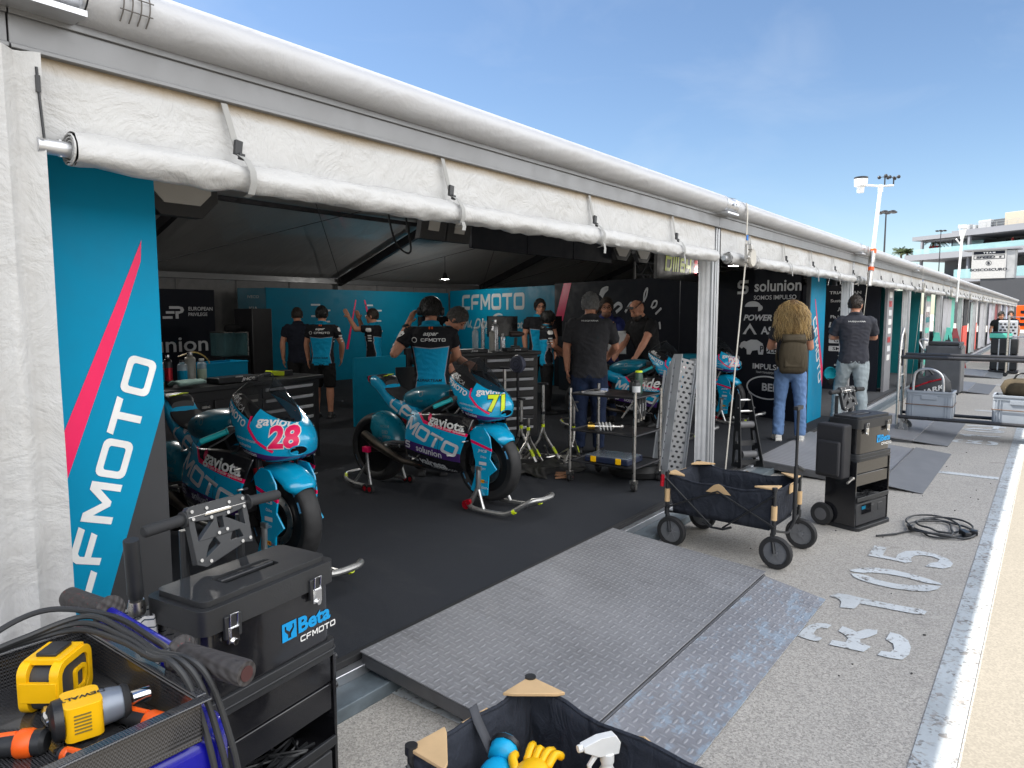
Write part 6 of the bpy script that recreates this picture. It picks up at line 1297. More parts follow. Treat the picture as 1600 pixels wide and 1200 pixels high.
# standing man right
p, b, HP = person('man in dark polo and pale jeans standing with his back turned, arms folded', 10.36, 2.10, 22, 1.72, 0, 0, el=((.08, .25, 1.10), (.24, .06, 1.10)), er=((.10, -.25, 1.10), (.26, -.04, 1.12)), legs=(((.13, .13, .47), (.02, .17, .075), .2), ((-.02, -.10, .44), (-.05, -.115, .075), -.3)), mats=[SKIN, M('dark_polo', (.030, .031, .042), .8), JEANL, SHOE], hair=HAIRD, vox=.008, head=(-.5, 0), build=1.05, sleeve=.8, hairstyle='buzz', facehair=M('dark_beard', (.03, .022, .018), .7))
wrapdecal('shirt_lettering', text2d('HUSQVARNA', .016, .01, sx=1.4), (-.05, 0, 1.30), (0, -1, 0), (0, 0, 1), WHITE, b, bvh_of([b]), .004, .02, .5)
mb = MB(); mb.tube([HP((.0, .082, -.01)), HP((-.05, .06, .03)), HP((-.08, 0, .04)), HP((-.05, -.06, .03)), HP((.0, -.082, -.01))], .004, 5); OB('glasses_cord', mb, BLACK, p)
t = thing('cap', 'teal and black cap clipped to the hip of the standing man', 'cap', (10.27, 2.36, .80), R(200)); mb = MB(); P = [[(.085 * math.sin(th) * math.cos(ph), .075 * math.sin(th) * math.sin(ph), .085 * math.cos(th) ** .8 if math.cos(th) > 0 else 0) for ph in [2 * PI * j / 20 for j in range(21)]] for th in [PI / 2 * i / 8 for i in range(9)]]; mb.grid(P, 0); co = OB('crown', mb, M('cap_teal', srgb(0, 150, 165), .8), t, ang=180); co.rotation_euler = (R(15), R(-78), 0); sd = co.modifiers.new('t', 'SOLIDIFY'); sd.thickness = .004
mb = MB(); mb.grid([[(-.012 * k - .01, .068 * math.cos(PI * q / 8) * (1 - .12 * k), -.070 - .035 * k * math.sin(PI * q / 8)) for q in range(9)] for k in range(4)], 0); po = OB('peak', mb, BLACKC, t); sd = po.modifiers.new('t', 'SOLIDIFY'); sd.thickness = .006
# far crew and terrace guests
p, b, HP = person('distant crew member in black leaning over a case by the orange board', 27.2, 1.36, 200, 1.66, .2, 0, mats=[SKIN, BLACKC, BLACKC, SHOE], hair=HAIRB, vox=.014, z=0); 
p, b, HP = person('distant crew member in black with an orange patch beside the orange board', 28.4, 1.12, 190, 1.66, 0, 0, mats=[SKIN, NAVYC, BLACKC, SHOE], hair=HAIRD, vox=.014, z=0); mb = MB(); mb.box((.13, .05, 1.15), (.03, .16, .18)); OB('orange_patch', mb, ORANGE, p, bev=.01)
RED = cloth('red_cloth', (.42, .03, .04)); 
p, b, HP = person('small guest in red at the left end of the terrace', 139.6, 17.2, 215, 1.75, 0, 0, mats=[SKIN, RED, NAVYC, SHOE], hair=HAIRB, vox=.02, z=11.16, group='guests on the terrace'); g0 = p
for k, (x, y, lb) in enumerate(((139.3, 16.7, 'small guest in red beside the drooping palm'), (138.9, 16.2, 'small guest in red nearest the pavilion posts'), (131.9, 5.6, 'small guest in red standing alone at the glass balustrade'))): dup(g0, (x, y, 11.16), R(200 + 17 * k), lb)
# ================================================================ TOOL TROLLEYS
def tubeC(mb, pts, r, n=8, k=5, mi=0): mb.tube(crom(pts, k), r, n, mi)
LIDM = M('lid_plastic', (.022, .023, .025), .5, var=.15, bump=.25, bs=260, bd=.002)
GLOSSK = newmat('gloss_black_paint', (.010, .010, .012), .07, coat=.5); nb = NB(GLOSSK); _sc = nb.noise(14, nb.mapv((1, 9, 9), (.3, .5, .2)), detail=6, rough=.8); _ds = nb.noise(5, detail=7, rough=.75)
nb.put(nb.b.inputs['Roughness'], nb.ramp(_ds, .35, .75, .06, .26)); nb.put(nb.b.inputs['Base Color'], nb.mix(nb.ramp(_sc, .70, .74, 0, .5), nb.mix(nb.ramp(_ds, .5, .8, 0, .5), (.010, .010, .012), (.035, .034, .032)), (.09, .09, .09)))
def tool_trolley(label, x, y, rz, logo=True, bag=False):
    t = thing('tool_trolley', label, 'tool trolley', (x, y, 0), rz, 'black tool trolleys'); W, D = .49, .25
    mb = MB(); out = arcr(-W / 2, -D / 2, W / 2, D / 2, .03); mb.prism(out, .765, .835); ins = arcr(-W / 2 + .02, -D / 2 + .02, W / 2 - .02, D / 2 - .02, .025); mb.prism(ins, .8351, .852, None, 0, [rrect(-.10, -.035, .10, .035, .008)]); mb.prism(rrect(-.10, -.035, .10, .035, .008), .835, .8365); lid = OB('lid', mb, LIDM, t, bev=.006)
    mb = MB(); mb.box((0, 0, .848), (.19, .022, .014)); OB('carry_handle', mb, BLACK, lid, bev=.004)
    mb = MB(); mb.prism(arcr(-W / 2 + .012, -D / 2 + .012, W / 2 - .012, D / 2 - .012, .035, 6), .575, .764); OB('upper_box', mb, GLOSSK, t, bev=.003)
    mb = MB(); mb.prism(arcr(-W / 2, -D / 2, W / 2, D / 2, .03), .522, .574); mb.prism(arcr(-W / 2 - .004, -D / 2 - .004, W / 2 + .004, D / 2 + .004, .03), .540, .547); OB('band', mb, LIDM, t, bev=.003)
    for q, (a, b) in enumerate(((.425, .520), (.330, .423))):
        mb = MB(); mb.box((0, .002, (a + b) / 2), (W - .03, D - .03, b - a - .003)); OB('drawer', mb, GLOSSK, t, bev=.004)
        mb = MB(); mb.cyl((W / 2 - .012, -.10, b - .02), (W / 2 + .012, -.10, b - .02), .012, 10); OB('drawer_catch', mb, BLACK, t)
    mb = MB()
    for s in (-1, 1): mb.prism([(-D / 2 + .01, .03), (D / 2, .03), (D / 2, .521), (-D / 2 + .01, .521)], -.006, .006, ((s * (W / 2 - .006), 0, 0), (0, 1, 0), (0, 0, 1), (1, 0, 0)))
    mb.box((0, D / 2 - .01, .27), (W - .02, .012, .48)); mb.box((0, 0, .21), (W - .03, D - .02, .012)); OB('carcass', mb, GLOSSK, t, bev=.002)
    mb = MB(); mb.prism(arcr(-W / 2 - .004, -D / 2 - .02, W / 2 + .004, D / 2, .04), .0, .028); OB('base', mb, BLACK, t, bev=.004)
    mb = MB(); mb.box((0, -.02, .115), (W - .05, D - .06, .165)); [mb.box((-.12 + .12 * k, -D / 2 + .012, .14), (.07, .01, .06)) for k in range(3)]; lc = OB('lower_case', mb, M('dark_grey_case', (.035, .036, .039), .5, bump=.2, bs=300), t, bev=.02); mb = MB(); [mb.box((-.15 + .006 * k, -D / 2 + .005, .15), (.003, .006, .07)) for k in range(22)]; OB('vent_slots', mb, BLACKG, lc); mb = MB(); mb.box((-.13, -D / 2 + .004, .165), (.05, .004, .025)); OB('sticker', mb, TEAL, lc)
    mb = MB(); r5 = random.Random(4)
    for k in range(7): tubeC(mb, [(r5.uniform(-.18, .18), r5.uniform(-.1, .02), .222 + .02 * r5.random()) for _ in range(5)], .005, 6)
    OB('cable_tangle', mb, BLACK, t); mb = MB(); mb.box((0, -D / 2 + .006, .232), (W - .03, .012, .03)); OB('shelf_lip', mb, LIDM, t, bev=.003)
    for s in (-1, 1):
        f = (s * .155, -D / 2 - .004, .765); mb = MB(); mb.box((f[0], f[1], f[2] - .018), (.036, .010, .045)); mb.box((f[0], f[1] - .006, f[2] - .010), (.026, .008, .026)); mb.tube([(f[0] - .012, f[1] - .004, f[2]), (f[0] - .012, f[1] - .008, f[2] + .042), (f[0] + .012, f[1] - .008, f[2] + .042), (f[0] + .012, f[1] - .004, f[2])], .0025, 6); mb.cyl((f[0], f[1] - .004, f[2] - .038), (f[0], f[1] - .012, f[2] - .038), .009, 10); OB('latch', mb, CHROME, t, bev=.0015); mb = MB(); mb.box((f[0], f[1] + .002, f[2] + .005), (.055, .012, .065)); OB('latch_mount', mb, LIDM, t, bev=.003)
    mb = MB(); mb.box((-W / 2 - .006, -.03, .52), (.008, .06, .06)); mb.tube([(-W / 2 - .012, -.055, .54), (-W / 2 - .02, -.055, .49), (-W / 2 - .02, -.005, .49), (-W / 2 - .012, -.005, .54)], .004, 6); OB('side_latch', mb, STEEL, t)
    if logo:
        fr = lambda s, z: ((s, -D / 2 + .012, z), Vector((1, 0, 0)), Vector((0, 0, 1)))
        tl = M('logo_blue', srgb(0, 150, 215), .5)
        sq = [(-.028, -.028), (.028, -.028), (.028, .028), (-.028, .028)]
        lab('maker_mark', t, fr, .055, .668, poly2d(sq, [[(-.018, .018), (-.012, .018), (-.012, .008), (0, -.002), (.012, .008), (.012, .018), (.018, .018), (.018, .004), (.006, -.010), (.006, -.022), (-.006, -.022), (-.006, -.010), (-.018, .004)]]), tl, .002); lab('maker_lettering', t, fr, .158, .670, text2d('Beta', .046, .035, 0, 1.15), tl, .002); lab('team_lettering', t, fr, .172, .624, shift(block2d('CFMOTO', .019, .16)), WHITE, .002)
    for s in (-1, 1):
        mb = MB(); mb.lathe([(.03, -.02), (.082, -.02), (.088, 0), (.082, .02), (.03, .02)], 'x', (s * (W / 2 + .03), D / 2 - .0, .088), 28); w_ = OB('wheel', mb, RUBBER, t); mb = MB(); mb.lathe([(.0, -.023), (.03, -.023), (.06, -.018), (.06, .018), (.03, .023), (0, .023)], 'x', (s * (W / 2 + .03), D / 2 - .0, .088), 20); OB('rim', mb, M('grey_plastic', (.10, .10, .105), .5), w_)
    # telescopic handle with bolted bracket plate
    mb = MB(); [mb.cyl((s * .10, D / 2 + .02, .2), (s * .10, D / 2 + .02, .98), .013, 10) for s in (-1, 1)]; OB('handle_tube', mb, BLACK, t)
    F = ((0, D / 2 - .012, .965), (1, 0, 0), (0, .25, .97), (0, -1, .25)); mb = MB()
    pl = [(-.105, -.085), (-.075, -.10), (.07, -.065), (.10, -.07), (.105, .075), (.095, .085), (-.095, .085), (-.105, .075)]
    hs = [[(-.085, -.02), (-.02, .03), (-.085, .04)], [(.085, -.01), (.085, .04), (.02, .03)], [(-.01, .035), (.01, .035), (.01, .0), (-.01, .0)], [(-.07, -.07), (-.015, -.045), (-.03, -.02), (-.055, -.04)], [(.02, -.045), (.07, -.045), (.06, -.02), (.035, -.02)], [(-.05, .045), (.05, .045), (.04, .058), (-.04, .058)]]
    mb.prism(pl, -.012, .012, F, 0, hs); pt = OB('bracket_plate', mb, M('anthracite_plastic', (.030, .032, .035), .45), t, bev=.002); mb = MB(); o, u, v, n = [Vector(q) for q in F]
    for (a, b) in ((-.09, .07), (-.04, .07), (.04, .07), (.09, .07), (-.09, .048), (-.03, .04), (.03, .04), (.09, .045), (-.015, -.012), (.015, -.008), (-.06, -.085), (.06, -.058), (.09, -.055), (-.09, -.075)): mb.cyl(tuple(o + u * a + v * b + n * .011), tuple(o + u * a + v * b + n * .0165), .0055, 8)
    OB('bolt', mb, CHROME, pt); mb = MB(); mb.cyl((-.12, D / 2 - .002, 1.018), (.12, D / 2 - .002, 1.018), .009, 10); OB('handle_rod', mb, CHROME, t)
    for s in (-1, 1): mb = MB(); mb.tube([(s * .112, D / 2 - .002, 1.018), (s * .118, D / 2 - .002, 1.018), (s * .12, D / 2 - .002, 1.018), (s * .235, D / 2 - .004, 1.015), (s * .24, D / 2 - .004, 1.015)], [.024, .024, .017, .017, .013], 14); OB('grip', mb, M('foam_grip', (.02, .021, .023), .8), t)
    if bag: mb = MB(); mb.box((-W / 2 - .075, .03, .60), (.11, .22, .40)); mb.box((-W / 2 - .14, .03, .55), (.03, .18, .26)); OB('soft_case', mb, M('nylon_black', (.02, .02, .023), .7, bump=.2, bs=300), t, bev=.03); mb = MB(); mb.cyl((-W / 2, -.09, .40), (-W / 2 - .13, -.12, .385), .009, 8); mb.lathe([(.016, -.01), (.016, .01)], 'x', (-W / 2 - .02, -.094, .399), 12); OB('side_lever', mb, STEEL, t)
    return t
tool_trolley('near black tool trolley with blue and white lettering and two silver latches', 1.182, 1.885, R(7))
tool_trolley('black tool trolley standing on the asphalt by the coiled cable, case hung on its side', 5.94, 1.13, R(-17), True, True)
t = thing('lever_rod', 'thin silver rod sticking out beside the near tool trolley', 'rod', (1.47, 1.95, .66)); mb = MB(); mb.cyl((-.03, 0, 0), (.06, .03, .02), .006, 8); mb.ell((.06, .03, .02), (.008, .008, .008), 8, 6); OB('rod', mb, STEEL, t)
# ---------------------------------------------------------------- umbrella
t = thing('umbrella', 'rolled teal and white umbrella with black handle behind the near tool trolley', 'umbrella', (.955, 2.05, .22)); q0 = Vector((.0, .0, 0)); d = Vector((-.088, -.125, .975)).normalized()
mb = MB(); mb.tube([d * .62, d * .64, d * .66, d * .80], [.016, .022, .021, .020], 14); OB('handle', mb, BLACK, t); mb = MB(); mb.tube([d * .58, d * .60, d * .62], [.022, .024, .020], 14); OB('collar', mb, STEEL, t)
mb = MB(); mb.tube([(0, 0, -.18), d * .1], .006, 8); OB('ferrule', mb, STEEL, t); mb = MB(); P = []
for i in range(22):
    u = i / 21; r = .012 + .032 * math.sin(PI * min(1, u * .62 + .02)) + .006 * (u > .9); P.append([tuple(d * (u * .58 + .0) + Vector((r * (1 + .22 * math.sin(8 * a + 5 * u)) * math.cos(a), r * (1 + .22 * math.sin(8 * a + 5 * u)) * math.sin(a), (.025 * math.sin(8 * a) if i == 0 else 0)))) for a in [2 * PI * j / 40 for j in range(41)]])
UM = newmat('umbrella_cloth', (0, .3, .4), .7); nb = NB(UM); zz = nb.xyz(nb.tc.outputs['Object'])[2]
_w = nb.m('GREATER_THAN', nb.m('ADD', zz, nb.m('MULTIPLY', nb.noise(30), .06)), .405); _l = nb.m('GREATER_THAN', nb.m('SINE', nb.m('MULTIPLY', zz, 260)), .86); c_ = nb.mix(_w, srgb(0, 135, 165), (.66, .66, .66)); nb.put(nb.b.inputs['Base Color'], nb.mix(nb.m('MULTIPLY', _l, _w), c_, (.03, .05, .08)))
mb.grid(P, 0); OB('canopy', mb, UM, t, ang=180)
# ---------------------------------------------------------------- blue cart with carbon tray, tools and cables
CF_ = newmat('carbon_weave', (.02, .02, .021), .22, coat=.6); nb = NB(CF_); X = nb.xyz(nb.mapv((240, 240, 240), (0, 0, R(45)))); ck = nb.m('MODULO', nb.m('ABSOLUTE', nb.m('ADD', nb.m('FLOOR', X[0]), nb.m('ADD', nb.m('FLOOR', X[1]), nb.m('FLOOR', X[2])))), 2.0); nb.put(nb.b.inputs['Base Color'], nb.mix(ck, (.012, .012, .013), (.06, .06, .064)))
BLUEP = M('cobalt_blue_paint', srgb(20, 20, 150), .25, var=.06, coat=.3)
t = thing('blue_cart', 'cobalt blue starter cart with a black carbon tool tray and rubber grips', 'cart', (.42, 1.56, 0)); CX, CY = .42, 1.56
mb = MB(); x0, x1, y0, y1 = -.30, .285, -.265, .265
mb.bb((x0, y0, .775), (x1, y1, .785)); 
for a, b in (((x0, y0, .785), (x1, y0 + .008, .862)), ((x0, y1 - .008, .785), (x1, y1, .862)), ((x0, y0 + .008, .785), (x0 + .008, y1 - .008, .862)), ((x1 - .008, y0 + .008, .785), (x1, y1 - .008, .862))): mb.bb(a, b)
mb.bb((x0 - .012, y0 - .020, .8625), (x1 + .012, y0 + .006, .868)); mb.bb((x0 - .012, y1 - .006, .8625), (x1 + .012, y1 + .012, .868)); mb.bb((x1 - .006, y0 + .007, .8625), (x1 + .016, y1 - .007, .868))
OB('tray', mb, CF_, t, bev=.003)
mb = MB(); mb.prism([(-.34, -.245), (.33, -.245), (.385, -.19), (.385, .17), (.34, .22), (-.34, .22)], .12, .765); OB('body', mb, BLUEP, t, bev=.025, seg=3); mb = MB(); [mb.lathe([(.02, -.02), (.05, -.02), (.055, 0), (.05, .02), (.02, .02)], 'y', (x, y, .055), 18) for x in (-.25, .28) for y in (-.2, .18)]; OB('castor', mb, RUBBER, t); mb = MB(); [mb.box((x, y, .10), (.03, .05, .06)) for x in (-.25, .28) for y in (-.2, .18)]; OB('castor_bracket', mb, STEEL, t)
mb = MB(); mb.tube([(.335, -.10, .885), (.345, .26, .885)], .013, 12); [mb.tube([(.30, yy, .80), (.335, yy + .01, .885)], .012, 8) for yy in (-.06, .24)]; OB('handlebar', mb, BLUEP, t)
GRB = newmat('ribbed_rubber_grip', (.05, .045, .045), .65); nb = NB(GRB); X = nb.xyz(nb.mapv((260, 130, 260), (0, 0, 0))); nb.bump(nb.m('MULTIPLY', nb.m('SINE', nb.m('ADD', X[0], X[1])), nb.m('SINE', nb.m('SUBTRACT', X[2], X[1]))), .6, .003)
nb.put(nb.b.inputs['Base Color'], nb.mix(nb.ramp(nb.noise(70, nb.mapv((1, .4, 1)), detail=3, dist=2.5), .69, .71), (.042, .038, .038), srgb(95, 50, 50)))
for a, b in (((.334, -.085, .885), (.372, -.285, .885)), ((.345, .25, .885), (.322, .435, .885))):
    a, b = Vector(a), Vector(b); mb = MB(); mb.tube([a, a.lerp(b, .03), a.lerp(b, .06), a.lerp(b, .10), a.lerp(b, .97), b], [.026, .040, .040, .0265, .0275, .025], 24); gp = OB('grip', mb, GRB, t); mb = MB(); mb.tube([b, b + (b - a).normalized() * .0015], .016, 20); OB('grip_end', mb, M('worn_red_ring', (.06, .02, .02), .6), gp)
mb = MB(); mb.box((.375, -.12, .855), (.06, .13, .018), 0, (.1, .3, 0)); OB('brake_lever_block', mb, BLACKG, t, bev=.008)
def cable(label, pts, r=.0085, grp='cables draped over the blue cart'):
    mb = MB(); tubeC(mb, pts, r, 8, 10); return tag(OB('cable', mb, M('cable_rubber', (.028, .029, .031), .5), sm=True), label, 'cable', grp)
for k in range(3):
    o = .020 * k
    cable(['black cable looping over the tray and down the front, innermost', 'black cable looping over the tray and down the front, middle one', 'black cable looping over the tray and down the front, outermost'][k], [(.50 - .02 * k, 1.82, .872), (.56, 1.79 - .012 * k, .888 + .010 * k), (.645 + .01 * k, 1.70, .915 + .012 * k), (.675 + .008 * k, 1.56, .918 + .006 * k), (.680 + .010 * k, 1.44 + .008 * k, .915), (.688 + o * .9, 1.375, .922 - .004 * k), (.705 + o, 1.335, .872), (.722 + o * 1.1, 1.308, .76), (.735 + o * 1.2, 1.300, .64), (.75 + o * 1.3, 1.29, .36)], .0066)
cable('black cable curling over the back of the tray toward the grip', [(.46, 1.79, .874), (.54, 1.845, .91), (.64, 1.83, .93), (.72, 1.70, .92), (.735, 1.55, .905), (.72, 1.45, .91), (.69, 1.50, .90)], .0066)
# impact driver
YB, GB = YELLOW, M('grey_blue_casting', (.24, .27, .32), .4, .4)
t = thing('impact_driver', 'yellow and black impact driver with a chrome socket lying in the tray', 'power tool', (.572, 1.478, .835), R(-14)); t.scale = (.86, .86, .86); mb = MB()
mb.prism(arcr(-.052, -.048, .025, .048, .016), -.040, .040, None); b_ = OB('housing', mb, YB, t, bev=.012, seg=3); mb = MB(); mb.tube([(-.075, 0, 0), (-.070, 0, 0), (-.052, 0, 0)], [.034, .045, .047], 20); OB('rear_cap', mb, BLACK, t); mb = MB(); mb.tube([(.024, 0, 0), (.045, 0, 0), (.068, 0, 0)], [.042, .040, .036], 20); OB('gear_case', mb, GB, t); mb = MB(); mb.tube([(.068, 0, 0), (.073, 0, 0), (.083, 0, 0)], [.040, .040, .034], 20); OB('bumper', mb, RUBBER, t); mb = MB(); mb.tube([(.083, 0, 0), (.09, 0, 0), (.128, 0, 0), (.13, 0, 0)], [.012, .017, .018, .016], 14); OB('socket', mb, CHROME, t)
mb = MB(); mb.tube([(-.02, 0, -.02), (-.035, .05, -.028), (-.05, .12, -.03)], [.024, .022, .024], 12); OB('handle', mb, BLACK, t); 
flatdecal('lettering', shift(text2d('DEWALT', .014, .04, sx=1.15), 0, 0, PI), (-.012, 0, .0405), (1, 0, 0), (0, 1, 0), BLACK, t, .0006); flatdecal('rating_label', join2d(*[poly2d(rrect(-.017, -.003 + .008 * k, .017, .001 + .008 * k, .0005)) for k in range(6)]), (-.018, -.0485, -.018), (1, 0, 0), (0, 0, 1), M('label_grey', (.20, .15, .03), .6), t, .0008)
# second yellow tool standing on its battery
t = thing('power_tool', 'yellow framed black power tool standing upright behind the impact driver', 'power tool', (.585, 1.665, .787), R(38)); t.scale = (.84, .84, .84); mb = MB()
mb.prism(arcr(-.060, 0, .060, .115, .030, 6), -.045, .045, ((0, 0, 0), (1, 0, 0), (0, 0, 1), (0, -1, 0))); OB('body', mb, M('dark_grey_rubber', (.045, .046, .048), .55), t, bev=.01, seg=3); mb = MB()
mb.prism(arcr(-.073, -.002, .073, .130, .032, 6), -.051, -.028, ((0, 0, 0), (1, 0, 0), (0, 0, 1), (0, -1, 0)), 0, [arcr(-.056, .018, .056, .112, .024, 6)]); mb.prism(arcr(-.073, -.002, .073, .130, .032, 6), .028, .051, ((0, 0, 0), (1, 0, 0), (0, 0, 1), (0, -1, 0)), 0, [arcr(-.056, .018, .056, .112, .024, 6)]); mb.box((0, 0, .128), (.10, .09, .014)); [mb.box((s * .069, 0, .06), (.012, .09, .05)) for s in (-1, 1)]; OB('yellow_frame', mb, YB, t, bev=.005)
mb = MB(); mb.prism(arcr(-.005, .025, .045, .085, .010, 5), .0455, .0525, ((0, 0, 0), (1, 0, 0), (0, 0, 1), (0, -1, 0)), 0, [arcr(.004, .034, .036, .076, .006, 5)]); OB('switch_frame', mb, YB, t); mb = MB(); mb.box((0, 0, .139), (.07, .05, .010)); OB('top_grip', mb, BLACK, t, bev=.003); mb = MB(); mb.tube([(-.072, -.02, .02), (-.10, -.035, .012), (-.115, -.05, .006)], [.012, .012, .008], 10); OB('nozzle', mb, CHROME, t)
def handle_tool(label, a, b, r=.017):
    a, b = Vector(a), Vector(b); t = thing('hand_tool', label, 'hand tool', tuple(a), 0, 'orange handled tools in the tray'); d = b - a; mb = MB(); mb.tube([d * .0, d * .06, d * .35, d * .7, d * .95, d], [r * .7, r, r * .92, r * 1.05, r * 1.1, r * .8], 14); OB('grip', mb, BLACK, t); mb = MB(); mb.tube([d * .62, d * .66, d * .80, d * .84], [r * 1.08, r * 1.22, r * 1.22, r * 1.1], 14); mb.tube([d * .12 + Vector((0, 0, r * .75)), d * .62 + Vector((0, 0, r * .9))], .006, 8); OB('orange_sleeve', mb, ORANGE, t); mb = MB(); mb.tube([d * 0, d * -.75], .006, 8); OB('shaft', mb, STEEL, t); return t
handle_tool('orange and black handled tool lying toward the front corner of the tray', (.62, 1.52, .803), (.672, 1.335, .803), .019); handle_tool('orange topped handle at the left edge of the tray', (.40, 1.58, .806), (.50, 1.485, .806), .022); handle_tool('small orange capped screwdriver under the impact driver', (.525, 1.38, .800), (.50, 1.43, .802), .012)
t = thing('screwdriver_shaft', 'bare silver rod lying at the front of the tray', 'rod', (.455, 1.335, .793)); mb = MB(); mb.cyl((-.05, -.01, 0), (.05, .03, .0), .007, 10); OB('rod', mb, WHITE, t); mb = MB(); mb.cyl((.05, .03, 0), (.06, .034, 0), .0085, 10); OB('tip', mb, M('green_ring', srgb(30, 150, 90), .5), t)
mb = MB(); P = [[(.56 + .11 * (a / 12 - .5), 1.41 + .13 * (b / 12 - .5), .790 + .012 * abs(hn(a * .7, b * .7, 3)) * (1 - (2 * a / 12 - 1) ** 2) * (1 - (2 * b / 12 - 1) ** 2)) for b in range(13)] for a in range(13)]; mb.grid(P, 0); tag(OB('crumpled_rag', mb, M('dark_plastic_film', (.03, .03, .032), .2), ang=20), 'crumpled black plastic film in the tray before the socket', 'rag')

# ================================================================ FOLDING WAGONS
WFAB = cloth('wagon_fabric', (.030, .034, .045), .7, .2, 14)
def wagon(label, x, y, rz, handle=True, L_=.74, W=.50, zr=.50):
    t = thing('folding_wagon', label, 'wagon', (x, y, 0), rz, 'folding canvas wagons'); hx, hy = L_ / 2, W / 2; zb = .235
    mb = MB(); P = []
    per = []
    for (ax, ay, bx, by) in ((-hx, -hy, hx, -hy), (hx, -hy, hx, hy), (hx, hy, -hx, hy), (-hx, hy, -hx, -hy)):
        for q in range(12): per.append((ax + (bx - ax) * q / 12, ay + (by - ay) * q / 12, q / 12, abs(bx - ax) > .1))
    per.append(per[0])
    for k in range(9):
        u = k / 8; row = []
        for (px, py, s, lng) in per:
            sag = (.035 if lng else .02) * math.sin(PI * s) * (1 - .3 * math.cos(4 * PI * s)) * u; f = 1 - .10 * (1 - u); w = .010 * hn(px * 9, py * 9, u * 4 + x)
            row.append((px * f + w, py * f + w, zb + (zr - zb - sag) * u - .0))
        P.append(row)
    mb.grid(P, 0, flip=False); mb.add([(-hx * .9, -hy * .9, zb), (hx * .9, -hy * .9, zb), (hx * .9, hy * .9, zb), (-hx * .9, hy * .9, zb)], [(0, 1, 2, 3)]); fb = OB('fabric_tub', mb, WFAB, t, ang=60); sd = fb.modifiers.new('t', 'SOLIDIFY'); sd.thickness = .006; sd.offset = -1
    rim = MB(); rim.tube([(p[0], p[1], p[2] + .004) for p in P[-1][:-1]], .007, 6, closed=True); OB('rim_seam', rim, WFAB, fb)
    mb = MB()
    for sx in (-1, 1):
        for sy in (-1, 1): mb.cyl((sx * hx, sy * hy, .17), (sx * hx, sy * hy, zr - .005), .011, 10); mb.cyl((sx * hx, sy * hy, .22), (sx * hx, sy * hy, .27), .017, 10)
        mb.tube([(sx * hx, -hy, .24), (sx * (hx + .01), 0, .17), (sx * hx, hy, .24)], .008, 8)
    for sy in (-1, 1):
        yy = sy * (hy + .014)
        for (a, b) in (((-hx, zr - .03), (-.04, .20)), ((-hx, .27), (0, zr - .06)), ((hx, zr - .03), (.04, .20)), ((hx, .27), (0, zr - .06))): mb.tube([(a[0], yy, a[1]), (b[0], yy, b[1])], .006, 6)
        mb.tube([(-.10, yy, .215), (-.04, yy, .19), (.04, yy, .19), (.10, yy, .215)], .008, 6)
    OB('frame', mb, BLACK, t)
    for sx in (-1, 1):
        for sy in (-1, 1):
            mb = MB(); mb.cyl((sx * hx, sy * hy, zr - .005), (sx * hx, sy * hy, zr + .018), .017, 12); OB('post_knob', mb, BLACK, t); mb = MB(); mb.cyl((sx * hx, sy * hy, .31), (sx * hx, sy * hy, .40), .019, 12); OB('tan_sleeve', mb, TAN, t)
            mb = MB(); c_ = [(sx * (hx + .008), sy * (hy + .008)), (sx * (hx - .13), sy * (hy + .004)), (sx * (hx - .115), sy * (hy - .02)), (sx * (hx - .02), sy * (hy - .105)), (sx * (hx + .004), sy * (hy - .12))]
            if sx * sy < 0: c_ = c_[::-1]
            mb.prism(c_, zr + .003, zr + .013); OB('tan_corner', mb, TAN, t, bev=.002)
            wx, wy = sx * (hx - .01), sy * (hy + .005); big = .108 if True else .09
            mb = MB(); mb.tube([(sx * hx, sy * hy, .245), (wx, sy * hy, .215), (wx + .03, wy + sy * .03, .105)], .012, 8); OB('wheel_fork', mb, BLACK, t)
            mb = MB(); mb.lathe([(.075, -.022), (.098, -.022), (.105, -.010), (.105, .010), (.098, .022), (.075, .022)], 'y', (wx + .03, wy, .105), 32, closed=True); w_ = OB('wheel', mb, RUBBER, t); mb = MB(); mb.lathe([(.078, -.010), (.078, .010), (.07, .012), (.02, .008), (.02, -.008), (.07, -.012)], 'y', (wx + .03, wy, .105), 28, closed=True); [mb.box((wx + .03 + .045 * math.cos(a), wy, .105 + .045 * math.sin(a)), (.075, .026, .010), 0, (0, -a, 0)) for a in [2 * PI * q / 6 for q in range(6)]]; mb.lathe([(0, -.02), (.018, -.018), (.018, .018), (0, .02)], 'y', (wx + .03, wy, .105), 14); OB('rim', mb, M('wheel_grey', (.16, .165, .175), .5), w_)
    for sy in (-1, 1): mb = MB(); mb.prism([(-.085, zr - .075), (.085, zr - .075), (.03, zr - .022), (0, zr - .012), (-.03, zr - .022)], 0, .004, ((0, sy * (hy + .004), 0), (1, 0, 0), (0, 0, 1), (0, -1, 0))); OB('tan_patch', mb, TAN, t)
    for sx in (-1, 1): mb = MB(); mb.prism([(-.05, zr - .07), (.05, zr - .07), (.05, zr - .006), (-.05, zr - .006)], 0, .004, ((sx * (hx + .006), .06 if sx > 0 else 0, 0), (0, 1, 0), (0, 0, 1), (1, 0, 0))); OB('tan_patch', mb, TAN, t)
    if handle:
        mb = MB(); mb.tube([(hx + .02, 0, .20), (hx + .045, .01, .26), (hx + .045, .01, .62)], .014, 10); mb.tube([(hx + .045, .01, .60), (hx + .045, .01, 1.0)], .010, 10); mb.box((hx + .045, .01, 1.005), (.03, .11, .025)); mb.tube([(hx + .045, .01, .60), (hx + .05, .01, .62), (hx + .07, .08, .585)], .014, 8); OB('pull_handle', mb, BLACK, t, bev=.003)
    return t
wagon('black folding wagon with tan corners, wheels on the asphalt beside the first post', 4.80, 1.70, R(-92))
